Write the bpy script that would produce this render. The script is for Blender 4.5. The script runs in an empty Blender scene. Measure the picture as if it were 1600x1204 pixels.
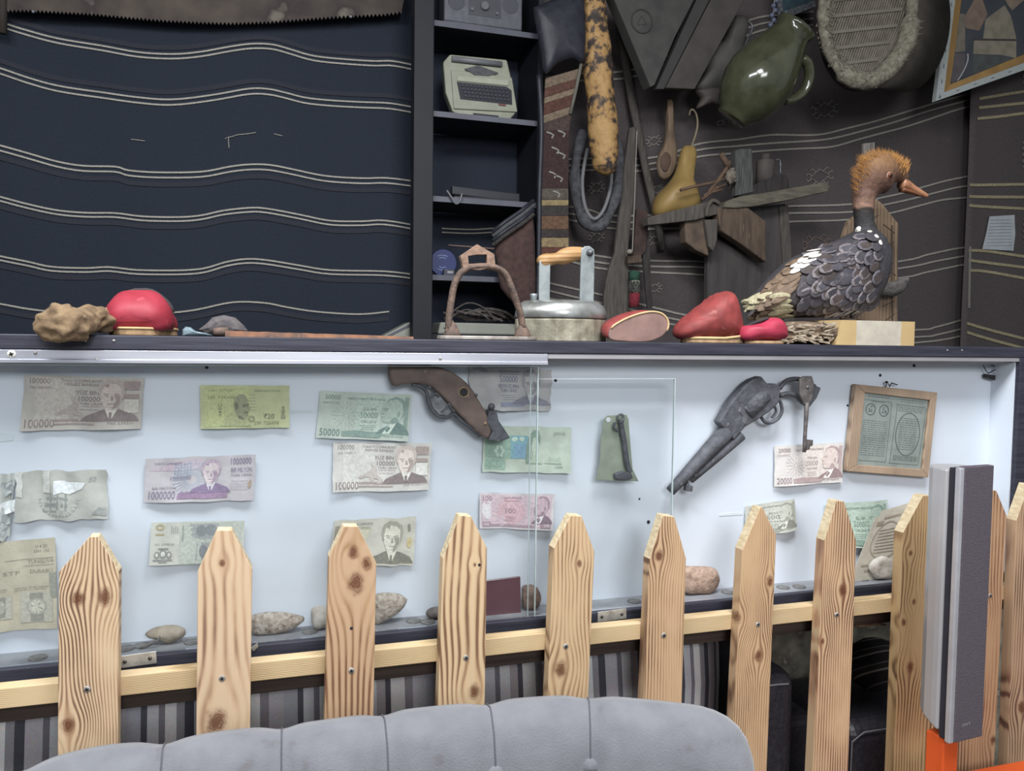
import bpy, bmesh, math, random
from mathutils import Vector, Matrix, noise
random.seed(7)
S = bpy.context.scene
C = S.collection

# ---------------------------------------------------------------- camera, world, lights, exposure
EYE = Vector((0.0, 0.0, 1.40))
FPX = 1250.0
_y, _p, _r = math.radians(17.4), math.radians(-3.0), math.radians(0.7)
FW = Vector((math.sin(_y) * math.cos(_p), math.cos(_y) * math.cos(_p), math.sin(_p)))
_rt = Vector((math.cos(_y), -math.sin(_y), 0.0))
_up = _rt.cross(FW)
RT = _rt * math.cos(_r) + _up * math.sin(_r)
UP = _up * math.cos(_r) - _rt * math.sin(_r)
cam_data = bpy.data.cameras.new('camera')
cam_data.sensor_width = 36.0
cam_data.lens = FPX / 1600.0 * 36.0
cam_data.clip_start = 0.02
cam = bpy.data.objects.new('camera', cam_data)
C.objects.link(cam)
cam.matrix_world = Matrix(((RT.x, UP.x, -FW.x, EYE.x), (RT.y, UP.y, -FW.y, EYE.y), (RT.z, UP.z, -FW.z, EYE.z), (0, 0, 0, 1)))
S.camera = cam

w = bpy.data.worlds.new('room_light')
S.world = w
w.use_nodes = True
w.node_tree.nodes['Background'].inputs[0].default_value = (0.88, 0.94, 1.0, 1)
w.node_tree.nodes['Background'].inputs[1].default_value = 0.36

def area(name, loc, target, size, power, col):
    d = bpy.data.lights.new(name, 'AREA')
    d.shape = 'RECTANGLE'
    d.size, d.size_y = size
    d.energy = power
    d.color = col
    o = bpy.data.objects.new(name, d)
    C.objects.link(o)
    o.location = loc
    o.rotation_euler = (Vector(target) - Vector(loc)).to_track_quat('-Z', 'Y').to_euler()
    return o
area('ceiling_panel_lamp', (0.5, 0.32, 2.85), (0.35, 1.15, 1.2), (0.6, 0.6), 36, (0.97, 0.98, 1.0))
area('ceiling_tube_lamp', (-0.7, 0.3, 2.85), (-0.2, 1.2, 1.2), (1.2, 0.25), 40, (0.93, 0.97, 1.0))
area('front_fill_light', (0.3, -2.3, 2.45), (0.6, 1.3, 1.1), (1.4, 0.7), 52, (0.97, 0.98, 1.0))  # unseen fill, added to brighten the dark recess behind the fence
S.view_settings.view_transform = 'Standard'
S.view_settings.look = 'None'
S.view_settings.exposure = 0.12
S.view_settings.gamma = 1.0
S.view_settings.use_curve_mapping = False

# ---------------------------------------------------------------- helpers
def at(px, py, Y):
    "the point seen at a pixel of the photograph, on the plane at distance Y behind the viewer's own plane"
    d = FW * FPX + RT * (px - 800.0) - UP * (py - 602.0)
    return EYE + d * ((Y - EYE.y) / d.y)

def atz(px, py, Z):
    d = FW * FPX + RT * (px - 800.0) - UP * (py - 602.0)
    return EYE + d * ((Z - EYE.z) / d.z)

def lin(c):
    return tuple(((x / 255.0) / 12.92 if x / 255.0 <= 0.04045 else ((x / 255.0 + 0.055) / 1.055) ** 2.4) for x in c)

MATS = {}
def mat(name, c, rough=0.65, metal=0.0, c2=None, scale=25.0, bump=0.0, stretch=(1, 1, 1), spec=0.4, c3=None, bscale=None, sheen=0.0, detail=5.0):
    "one procedural surface: noise between up to three colours, fine relief"
    if name in MATS:
        return MATS[name]
    m = bpy.data.materials.new(name)
    m.use_nodes = True
    nt = m.node_tree
    b = nt.nodes['Principled BSDF']
    b.inputs['Roughness'].default_value = rough
    b.inputs['Metallic'].default_value = metal
    b.inputs['Specular IOR Level'].default_value = spec
    if sheen:
        b.inputs['Sheen Weight'].default_value = sheen
    tc = nt.nodes.new('ShaderNodeTexCoord')
    mp = nt.nodes.new('ShaderNodeMapping')
    mp.inputs['Scale'].default_value = stretch
    nt.links.new(tc.outputs['Object'], mp.inputs[0])
    n = nt.nodes.new('ShaderNodeTexNoise')
    n.inputs['Scale'].default_value = scale
    n.inputs['Detail'].default_value = detail
    nt.links.new(mp.outputs[0], n.inputs['Vector'])
    if c2 is None:
        c2 = tuple(max(0, x * 0.93) for x in c)
    r = nt.nodes.new('ShaderNodeValToRGB')
    e = r.color_ramp.elements
    e[0].position, e[1].position = 0.36, 0.64
    e[0].color = lin(c) + (1,)
    e[1].color = lin(c2) + (1,)
    if c3 is not None:
        k = e.new(0.72)
        k.color = lin(c3) + (1,)
    nt.links.new(n.outputs['Fac'], r.inputs[0])
    nt.links.new(r.outputs[0], b.inputs['Base Color'])
    if bump:
        n2 = n
        if bscale:
            n2 = nt.nodes.new('ShaderNodeTexNoise')
            n2.inputs['Scale'].default_value = bscale
            n2.inputs['Detail'].default_value = 4
            nt.links.new(mp.outputs[0], n2.inputs['Vector'])
        bp = nt.nodes.new('ShaderNodeBump')
        bp.inputs['Strength'].default_value = bump
        bp.inputs['Distance'].default_value = 0.004
        nt.links.new(n2.outputs['Fac'], bp.inputs['Height'])
        nt.links.new(bp.outputs[0], b.inputs['Normal'])
    MATS[name] = m
    return m

def wood(name, c0, c1, c2, freq=1200.0, knots=(), wander=0.012, seed=0.0, rough=0.55, along=2, across=0, kcol=(96, 55, 35), relief=0.5):
    "brushed softwood: wandering grain that bends round dark knots"
    m = bpy.data.materials.new(name)
    m.use_nodes = True
    nt = m.node_tree
    N, L = nt.nodes.new, nt.links.new
    b = nt.nodes['Principled BSDF']
    b.inputs['Roughness'].default_value = rough
    b.inputs['Specular IOR Level'].default_value = 0.35
    tc = N('ShaderNodeTexCoord')
    sp = N('ShaderNodeSeparateXYZ')
    L(tc.outputs['Object'], sp.inputs[0])
    s, t = sp.outputs[across], sp.outputs[along]
    def mth(op, a, bb=None, c=None):
        k = N('ShaderNodeMath')
        k.operation = op
        for i, x in enumerate((a, bb, c)):
            if x is None:
                continue
            if isinstance(x, (int, float)):
                k.inputs[i].default_value = x
            else:
                L(x, k.inputs[i])
        return k.outputs[0]
    def nz(scale, sx, det=3.0):
        mp = N('ShaderNodeMapping')
        v = [1.0, 1.0, 1.0]
        v[along] = sx
        mp.inputs['Scale'].default_value = v
        mp.inputs['Location'].default_value = (seed * 3.1, seed, seed * 1.7)
        L(tc.outputs['Object'], mp.inputs[0])
        n = N('ShaderNodeTexNoise')
        n.inputs['Scale'].default_value = scale
        n.inputs['Detail'].default_value = det
        L(mp.outputs[0], n.inputs['Vector'])
        return n.outputs['Fac']
    g = mth('ADD', s, mth('MULTIPLY', mth('SUBTRACT', nz(9.0, 0.30, 1.0), 0.5), wander * 4))
    kmask = None
    for (ks, kt, kr) in knots:
        ds = mth('SUBTRACT', s, ks)
        dt = mth('SUBTRACT', t, kt)
        d2 = mth('ADD', mth('MULTIPLY', ds, ds), mth('MULTIPLY', mth('MULTIPLY', dt, dt), 0.55))
        q = mth('POWER', 2.718, mth('MULTIPLY', d2, -1.0 / (2.6 * kr) ** 2))
        g = mth('SUBTRACT', g, mth('MULTIPLY', mth('MULTIPLY', q, ds), 0.92))
        d = mth('SQRT', d2)
        d = mth('ADD', d, mth('MULTIPLY', mth('SUBTRACT', nz(90.0, 1.0), 0.5), kr * 0.9))
        mk = mth('SUBTRACT', 1.0, mth('SMOOTH_MIN', 1.0, mth('MULTIPLY', d, 1.0 / kr), 0.25))
        mk = mth('MAXIMUM', mk, 0.0)
        rr = mth('MULTIPLY', mk, mth('ADD', mth('MULTIPLY', mth('SINE', mth('MULTIPLY', d, 2400.0)), 0.35), 1.5))
        kmask = rr if kmask is None else mth('MAXIMUM', kmask, rr)
    g2 = mth('ADD', g, mth('MULTIPLY', mth('SUBTRACT', nz(60.0, 0.15), 0.5), 0.0035))
    band = mth('MULTIPLY_ADD', mth('SINE', mth('MULTIPLY', g2, freq)), 0.5, 0.5)
    band = mth('POWER', band, 1.8)
    patch = nz(14.0, 0.45)
    fac = mth('MULTIPLY', band, mth('MULTIPLY_ADD', mth('SUBTRACT', patch, 0.36), 3.4, 0.18))
    fine = nz(300.0, 0.06)
    fac = mth('ADD', fac, mth('MULTIPLY', mth('SUBTRACT', fine, 0.5), 0.35))
    r = N('ShaderNodeValToRGB')
    e = r.color_ramp.elements
    e[0].position, e[1].position = 0.02, 0.95
    e[0].color, e[1].color = lin(c0) + (1,), lin(c2) + (1,)
    k = e.new(0.42)
    k.color = lin(c1) + (1,)
    L(fac, r.inputs[0])
    col = r.outputs[0]
    if kmask is not None:
        mx = N('ShaderNodeMix')
        mx.data_type = 'RGBA'
        mx.inputs['B'].default_value = lin(kcol) + (1,)
        L(mth('MINIMUM', kmask, 0.9), mx.inputs['Factor'])
        L(col, mx.inputs['A'])
        col = mx.outputs['Result']
    L(col, b.inputs['Base Color'])
    bp = N('ShaderNodeBump')
    bp.inputs['Strength'].default_value = relief
    bp.inputs['Distance'].default_value = 0.0015
    L(mth('SUBTRACT', mth('MULTIPLY', fine, 0.6), fac), bp.inputs['Height'])
    L(bp.outputs[0], b.inputs['Normal'])
    return m

def glass_mat(name, tint=(0.985, 0.992, 0.992)):
    m = bpy.data.materials.new(name)
    m.use_nodes = True
    nt = m.node_tree
    for n in list(nt.nodes):
        if n.type != 'OUTPUT_MATERIAL':
            nt.nodes.remove(n)
    out = [n for n in nt.nodes if n.type == 'OUTPUT_MATERIAL'][0]
    t = nt.nodes.new('ShaderNodeBsdfTransparent')
    t.inputs[0].default_value = tint + (1,)
    gl = nt.nodes.new('ShaderNodeBsdfGlossy')
    gl.inputs['Roughness'].default_value = 0.06
    gl.inputs['Color'].default_value = (0.75, 0.78, 0.8, 1)
    fr = nt.nodes.new('ShaderNodeFresnel')
    fr.inputs['IOR'].default_value = 1.3
    n = nt.nodes.new('ShaderNodeTexNoise')
    n.inputs['Scale'].default_value = 6
    mm = nt.nodes.new('ShaderNodeMath')
    mm.operation = 'MULTIPLY'
    nt.links.new(fr.outputs[0], mm.inputs[0])
    nt.links.new(n.outputs['Fac'], mm.inputs[1])
    mx = nt.nodes.new('ShaderNodeMixShader')
    nt.links.new(mm.outputs[0], mx.inputs[0])
    nt.links.new(t.outputs[0], mx.inputs[1])
    nt.links.new(gl.outputs[0], mx.inputs[2])
    nt.links.new(mx.outputs[0], out.inputs['Surface'])
    return m

def stripe_mat(name, cols, period, rough=0.9, axis=0, warp=0.0):
    "woven cloth with vertical printed stripes of the given colours and widths"
    m = bpy.data.materials.new(name)
    m.use_nodes = True
    nt = m.node_tree
    N, L = nt.nodes.new, nt.links.new
    b = nt.nodes['Principled BSDF']
    b.inputs['Roughness'].default_value = rough
    b.inputs['Specular IOR Level'].default_value = 0.2
    tc = N('ShaderNodeTexCoord')
    sp = N('ShaderNodeSeparateXYZ')
    L(tc.outputs['Object'], sp.inputs[0])
    n = N('ShaderNodeTexNoise')
    n.inputs['Scale'].default_value = 260
    L(tc.outputs['Object'], n.inputs['Vector'])
    a = N('ShaderNodeMath')
    a.operation = 'MULTIPLY_ADD'
    L(sp.outputs[2], a.inputs[0])
    a.inputs[1].default_value = warp
    L(sp.outputs[axis], a.inputs[2])
    d = N('ShaderNodeMath')
    d.operation = 'DIVIDE'
    L(a.outputs[0], d.inputs[0])
    d.inputs[1].default_value = period
    f = N('ShaderNodeMath')
    f.operation = 'FRACT'
    L(d.outputs[0], f.inputs[0])
    r = N('ShaderNodeValToRGB')
    r.color_ramp.interpolation = 'CONSTANT'
    e = r.color_ramp.elements
    for i, (p, c) in enumerate(cols):
        k = e[i] if i < 2 else e.new(p)
        k.position = p
        k.color = lin(c) + (1,)
    L(f.outputs[0], r.inputs[0])
    mx = N('ShaderNodeMix')
    mx.data_type = 'RGBA'
    mx.blend_type = 'MULTIPLY'
    mx.inputs['Factor'].default_value = 0.35
    L(r.outputs[0], mx.inputs['A'])
    L(n.outputs['Color'], mx.inputs['B'])
    L(mx.outputs['Result'], b.inputs['Base Color'])
    bp = N('ShaderNodeBump')
    bp.inputs['Strength'].default_value = 0.3
    bp.inputs['Distance'].default_value = 0.002
    L(n.outputs['Fac'], bp.inputs['Height'])
    L(bp.outputs[0], b.inputs['Normal'])
    return m

ORG = {}
class B:
    "collects geometry in world coordinates and links it as one mesh object"
    def __init__(s):
        s.v, s.f, s.m = [], [], []
    def add(s, vs, fs, m=0):
        o = len(s.v)
        s.v += [Vector(q) for q in vs]
        for f in fs:
            s.f.append(tuple(i + o for i in f))
            s.m.append(m)
        return s
    def hexa(s, p, m=0):
        return s.add(p, [(0, 3, 2, 1), (4, 5, 6, 7), (0, 1, 5, 4), (1, 2, 6, 5), (2, 3, 7, 6), (3, 0, 4, 7)], m)
    def box(s, lo, hi, m=0):
        (a, b, c), (d, e, f) = lo, hi
        return s.hexa([(a, b, c), (d, b, c), (d, e, c), (a, e, c), (a, b, f), (d, b, f), (d, e, f), (a, e, f)], m)
    def obox(s, cen, ax, ay, az, m=0):
        c, ax, ay, az = Vector(cen), Vector(ax), Vector(ay), Vector(az)
        return s.hexa([c - ax - ay - az, c + ax - ay - az, c + ax + ay - az, c - ax + ay - az, c - ax - ay + az, c + ax - ay + az, c + ax + ay + az, c - ax + ay + az], m)
    def outline(s, pts, ext, m=0, taper=1.0):
        "a closed outline of world points, given thickness along ext"
        pts = [Vector(p) for p in pts]
        n = len(pts)
        ext = Vector(ext)
        c = sum(pts, Vector()) / n
        back = [c + (p - c) * taper + ext for p in pts]
        s.add(pts + back, [tuple(range(n)), tuple(range(2 * n - 1, n - 1, -1))] + [(i, n + i, n + (i + 1) % n, (i + 1) % n) for i in range(n)], m)
        return s
    def trace(s, px, Y, th, m=0, taper=1.0):
        return s.outline([at(x, y, Y) for x, y in px], (0, th, 0), m, taper)
    def ring(s, outer, inner, ext, m=0):
        "a plate with a hole: two outlines with equal point counts"
        n = len(outer)
        e = Vector(ext)
        o, i = [Vector(p) for p in outer], [Vector(p) for p in inner]
        vs = o + i + [p + e for p in o] + [p + e for p in i]
        fs = []
        for k in range(n):
            j = (k + 1) % n
            fs += [(k, j, n + j, n + k), (2 * n + j, 2 * n + k, 3 * n + k, 3 * n + j), (k, 2 * n + k, 2 * n + j, j), (n + j, 3 * n + j, 3 * n + k, n + k)]
        return s.add(vs, fs, m)
    def loft(s, rings, cap=True, m=0, closed=True):
        n = len(rings[0])
        vs = [p for r in rings for p in r]
        fs = []
        for i in range(len(rings) - 1):
            for k in range(n if closed else n - 1):
                j = (k + 1) % n
                fs.append((i * n + k, i * n + j, (i + 1) * n + j, (i + 1) * n + k))
        if cap and closed:
            fs.append(tuple(range(n - 1, -1, -1)))
            fs.append(tuple((len(rings) - 1) * n + k for k in range(n)))
        return s.add(vs, fs, m)
    def tube(s, pts, rad, n=10, m=0, flat=1.0, up=None, cap=True):
        pts = [Vector(p) for p in pts]
        if not isinstance(rad, (list, tuple)):
            rad = [rad] * len(pts)
        rings = []
        u = None
        for i, p in enumerate(pts):
            t = (pts[min(i + 1, len(pts) - 1)] - pts[max(i - 1, 0)]).normalized()
            if u is None:
                ref = Vector(up) if up else (Vector((0, 1, 0)) if abs(t.y) < 0.9 else Vector((1, 0, 0)))
                u = (ref - t * ref.dot(t)).normalized()
            else:
                u = (u - t * u.dot(t)).normalized()
            v = t.cross(u)
            rings.append([p + (u * math.cos(a) * flat + v * math.sin(a)) * rad[i] for a in [2 * math.pi * k / n for k in range(n)]])
        return s.loft(rings, cap, m)
    def lathe(s, prof, org, axis=(0, 0, 1), n=28, m=0, sq=1.0):
        "prof: (radius, height) pairs along axis"
        o, ax = Vector(org), Vector(axis).normalized()
        ref = Vector((0, 1, 0)) if abs(ax.y) < 0.9 else Vector((1, 0, 0))
        u = (ref - ax * ref.dot(ax)).normalized()
        v = ax.cross(u)
        rings = [[o + ax * h + (u * math.cos(2 * math.pi * k / n) * sq + v * math.sin(2 * math.pi * k / n)) * r for k in range(n)] for r, h in prof]
        return s.loft(rings, True, m)
    def blob(s, cen, rad, sub=3, amp=0.15, freq=2.5, seed=0, m=0, squash=None):
        bm = bmesh.new()
        bmesh.ops.create_icosphere(bm, subdivisions=sub, radius=1.0)
        cen, rad = Vector(cen), Vector(rad)
        vs = []
        for q in bm.verts:
            d = 1 + amp * noise.noise(q.co * freq + Vector((seed, seed * 2.3, 0))) * 2 + amp * 0.5 * noise.noise(q.co * freq * 3 + Vector((0, seed, 5)))
            p = q.co * d
            if squash is not None and p.z < squash:
                p.z = squash + (p.z - squash) * 0.08
            vs.append(cen + Vector((p.x * rad.x, p.y * rad.y, p.z * rad.z)))
        fs = [tuple(x.index for x in f.verts) for f in bm.faces]
        bm.free()
        return s.add(vs, fs, m)
    def strip(s, pts, wd, th=0.0015, m=0):
        "a woven band lying in the wall plane along world points; wd: width"
        pts = [Vector(p) for p in pts]
        rings = []
        for i, p in enumerate(pts):
            t = pts[min(i + 1, len(pts) - 1)] - pts[max(i - 1, 0)]
            nrm = Vector((-t.z, 0, t.x)).normalized() * wd * 0.5
            rings.append([p + nrm, p - nrm, p - nrm + Vector((0, th, 0)), p + nrm + Vector((0, th, 0))])
        return s.loft(rings, True, m)
    def build(s, name, mats, parent=None, smooth=False, bevel=0.0, seg=2, subsurf=0, solid=0.0, origin=None, recalc=True):
        if not isinstance(mats, (list, tuple)):
            mats = [mats]
        if parent is not None:
            org = ORG[parent.name]
        elif origin is not None:
            org = Vector(origin)
        else:
            xs, ys, zs = [p.x for p in s.v], [p.y for p in s.v], [p.z for p in s.v]
            org = Vector(((min(xs) + max(xs)) / 2, (min(ys) + max(ys)) / 2, min(zs)))
        me = bpy.data.meshes.new(name)
        me.from_pydata([tuple(p - org) for p in s.v], [], s.f)
        for q in mats:
            me.materials.append(q)
        for q, i in zip(me.polygons, s.m):
            q.material_index = i
            q.use_smooth = smooth
        if recalc:
            bm = bmesh.new()
            bm.from_mesh(me)
            bmesh.ops.recalc_face_normals(bm, faces=bm.faces)
            bm.to_mesh(me)
            bm.free()
        me.update()
        o = bpy.data.objects.new(name, me)
        C.objects.link(o)
        ORG[o.name] = org
        if parent is not None:
            o.parent = parent
        else:
            o.location = org
        if subsurf:
            k = o.modifiers.new('smooth', 'SUBSURF')
            k.levels = k.render_levels = subsurf
        if bevel:
            k = o.modifiers.new('bevel', 'BEVEL')
            k.width = bevel
            k.segments = seg
            k.limit_method = 'ANGLE'
        if solid:
            k = o.modifiers.new('thick', 'SOLIDIFY')
            k.thickness = abs(solid)
            k.offset = 0.0 if solid < 0 else -1.0
        return o

def thing(name, loc, label, cat, group=None):
    o = bpy.data.objects.new(name, None)
    o.empty_display_size = 0.05
    C.objects.link(o)
    o.location = loc
    ORG[o.name] = Vector(loc)
    return tag(o, label, cat, group)

def tag(o, label, cat, group=None):
    o['label'] = label
    o['category'] = cat
    if group:
        o['group'] = group
    return o

def struct(o):
    o['kind'] = 'structure'
    return o

def smoothpath(pts, n=6):
    "Catmull-Rom through world points"
    pts = [Vector(p) for p in pts]
    out = []
    for i in range(len(pts) - 1):
        p0, p1, p2, p3 = pts[max(i - 1, 0)], pts[i], pts[i + 1], pts[min(i + 2, len(pts) - 1)]
        for k in range(n):
            t = k / n
            out.append(0.5 * ((2 * p1) + (p2 - p0) * t + (2 * p0 - 5 * p1 + 4 * p2 - p3) * t * t + (3 * p1 - p0 - 3 * p2 + p3) * t ** 3))
    out.append(pts[-1])
    return out

def spx(px, Y, n=6):
    return smoothpath([at(x, y, Y) for x, y in px], n)

_TX = {}
def text2d(s):
    "glyph outlines of a string: points (height about 0.7 per unit size) and faces"
    if s not in _TX:
        cu = bpy.data.curves.new('lettering', 'FONT')
        cu.body = s
        cu.resolution_u = 2
        o = bpy.data.objects.new('lettering', cu)
        C.objects.link(o)
        bpy.context.view_layer.update()
        dg = bpy.context.evaluated_depsgraph_get()
        me = bpy.data.meshes.new_from_object(o.evaluated_get(dg))
        vs = [(q.co.x, q.co.y) for q in me.vertices]
        fs = [tuple(p.vertices) for p in me.polygons]
        bpy.data.objects.remove(o)
        bpy.data.curves.remove(cu)
        bpy.data.meshes.remove(me)
        if vs:
            x0, x1 = min(v[0] for v in vs), max(v[0] for v in vs)
            y0, y1 = min(v[1] for v in vs), max(v[1] for v in vs)
            vs = [((x - x0) / max(x1 - x0, 1e-6), (y - y0) / max(y1 - y0, 1e-6)) for x, y in vs]
        _TX[s] = (vs, fs)
    return _TX[s]

# ---------------------------------------------------------------- key heights and distances
YF, YB, YW = 1.165, 1.222, 3.0          # case front, case back, back wall of the alcove
ZL = at(0, 521, YF).z                   # top of the ledge
ZC = at(0, 545, YF).z                   # underside of the ledge board
ZS = at(270, 1019, YF).z                # sill of the case
ZFB = at(270, 1042, YF).z               # bottom of the case frame
XL, XR = -1.05, at(1590, 600, YF).x     # case ends

white = mat('white_board', (218, 225, 234), 0.45, c2=(210, 218, 228), scale=4)
black_wood = mat('black_board', (40, 41, 52), 0.5, c2=(56, 56, 68), scale=30, stretch=(0.4, 4, 6), bump=0.15)
alu = mat('aluminium', (205, 206, 214), 0.32, 0.75, c2=(180, 182, 192), scale=12, stretch=(0.3, 3, 6))
plaster = mat('mottled_wallpaper', (150, 146, 130), 0.85, c2=(104, 100, 92), scale=34, bump=0.5, c3=(172, 166, 150))
floor_m = mat('floor_boards', (92, 74, 58), 0.6, c2=(70, 55, 44), scale=8, stretch=(1, 8, 1))
dark_wall = mat('dark_wall_paint', (30, 30, 34), 0.9, c2=(24, 24, 28), scale=6)
ceil_m = mat('dark_ceiling', (46, 44, 44), 0.9, scale=6)

# ---------------------------------------------------------------- the setting
struct(B().box((-2.6, -3.2, -0.05), (4.6, 3.1, 0)).build('floor', floor_m))
struct(B().box((-2.6, 3.02, 0), (4.6, 3.1, 3.3)).build('wall_back', dark_wall))
struct(B().box((-2.6, 1.47, 0), (-2.52, 3.02, 3.3)).build('wall_left', dark_wall))
struct(B().box((4.3, 1.47, 0), (4.38, 3.02, 3.3)).build('wall_right', dark_wall))
struct(B().box((-2.6, 1.3, 3.3), (4.6, 3.1, 3.35)).build('ceiling', ceil_m))
struct(B().box((-2.6, 1.42, 0), (4.6, 1.46, ZL - 0.026)).build('wall_front', plaster))

# ---------------------------------------------------------------- cloths on the back wall
def wav(x, z):
    return 0.009 * math.sin(6.5 * x + 1.3 * math.sin(2.1 * z)) + 0.004 * math.sin(15 * x + z * 2)
def cloth_pt(px, py, Y, off=0.0):
    p = at(px, py, Y)
    return Vector((p.x, Y + wav(p.x, p.z) - off, p.z))
def cloth(x0, x1, z0, z1, Y, nx=60, nz=24):
    b = B()
    vs = []
    for j in range(nz + 1):
        for i in range(nx + 1):
            x = x0 + (x1 - x0) * i / nx
            z = z0 + (z1 - z0) * j / nz
            vs.append((x, Y + wav(x, z), z))
    n = nx + 1
    b.add(vs, [(j * n + i, j * n + i + 1, (j + 1) * n + i + 1, (j + 1) * n + i) for j in range(nz) for i in range(nx)])
    return b
def band(px, dy, wpx, Y, off=0.007):
    pts = smoothpath([(x, y + dy, 0) for x, y in px], 4)
    b = B()
    wd = wpx * Y / FPX * 1.08
    b.strip([cloth_pt(p.x, p.y, Y, off) for p in pts], wd, 0.003)
    return b
navy = mat('navy_black_weave', (38, 45, 58), 0.8, c2=(32, 38, 49), scale=160, bump=0.4, stretch=(1, 1, 3), spec=0.3)
brown_weave = mat('dark_brown_weave', (98, 91, 91), 0.9, c2=(84, 78, 79), scale=140, bump=0.5, stretch=(1, 1, 3), spec=0.2)
cream_yarn = mat('cream_yarn', (176, 172, 162), 0.9, c2=(150, 146, 138), scale=220, bump=0.6)
dull_yarn = mat('dull_grey_yarn', (49, 51, 60), 0.9, c2=(43, 45, 54), scale=200)
ochre_yarn = mat('ochre_cream_yarn', (178, 168, 138), 0.9, c2=(150, 140, 112), scale=150, bump=0.8)
dim_yarn = mat('pale_motif_yarn', (140, 136, 130), 0.9, scale=200)
pink_yarn = mat('dusky_motif_yarn', (132, 112, 106), 0.9, scale=200)

xe = at(842, 300, YW).x
ka = cloth(-2.45, xe, 1.05, 3.2, YW).build('wall_hanging', navy, smooth=True, solid=-0.003)
tag(ka, 'black woven wall hanging with paired thin cream stripes, behind the ledge on the left', 'wall hanging')
k2 = 1 / 2.23
LS = [([(-120, 35), (20, 85), (100, 108), (200, 132), (350, 158), (480, 183), (600, 190), (700, 183), (800, 168), (880, 159), (950, 161), (1010, 175), (1090, 195), (1200, 206), (1300, 213), (1370, 213), (1460, 230)], 16, -22),
      ([(-120, 205), (0, 240), (100, 272), (200, 297), (350, 320), (480, 340), (600, 348), (750, 332), (870, 314), (940, 316), (1000, 328), (1080, 344), (1250, 355), (1360, 360), (1460, 377)], 19, -26),
      ([(-120, 478), (0, 508), (100, 535), (200, 562), (290, 576), (400, 580), (450, 594), (550, 602), (700, 600), (800, 583), (870, 576), (940, 578), (1020, 592), (1130, 612), (1260, 620), (1350, 620), (1460, 634)], 18, 42),
      ([(-120, 655), (0, 686), (100, 712), (200, 732), (300, 740), (400, 742), (500, 755), (620, 758), (700, 752), (780, 735), (870, 726), (930, 729), (1050, 750), (1150, 768), (1260, 770), (1340, 768), (1460, 788)], 14, 34),
      ([(-120, 865), (0, 892), (100, 912), (180, 929), (300, 933), (380, 930), (480, 941), (620, 943), (710, 936), (790, 913), (860, 903), (930, 907), (1050, 926), (1150, 940), (1340, 945), (1460, 960)], 14, 34),
      ([(-120, 1040), (0, 1058), (100, 1076), (200, 1085), (380, 1085), (570, 1090), (680, 1080), (810, 1053), (920, 1055), (1000, 1070), (1100, 1085), (1250, 1094), (1355, 1085)], None, 24)]
for pts, second, dull in LS:
    q = [(x * k2, y * k2) for x, y in pts]
    band(q, 0, 2.2, YW).build('stripe', cream_yarn, ka)
    if second:
        band(q, second * k2, 2.2, YW).build('stripe', cream_yarn, ka)
    band(q, dull * k2, 6, YW, 0.0055).build('stripe', dull_yarn, ka)
for q, m_ in (([(690, 357), (740, 359), (790, 355), (835, 346)], cream_yarn), ([(690, 363), (740, 365), (790, 361), (835, 352)], cream_yarn), ([(700, 383), (735, 386), (780, 390)], pink_yarn)):
    band(q, 0, 2.0, YW).build('stripe', m_, ka)
# loose threads on the black cloth
for q in ([(352, 218), (357, 215), (358, 232)], [(358, 216), (372, 212), (386, 211), (400, 209)], [(205, 218), (214, 219), (227, 221)], [(428, 211), (441, 214)]):
    B().tube([cloth_pt(x, y, YW, 0.006) for x, y in q], 0.0016, 5).build('loose_thread', cream_yarn, ka)

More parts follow.
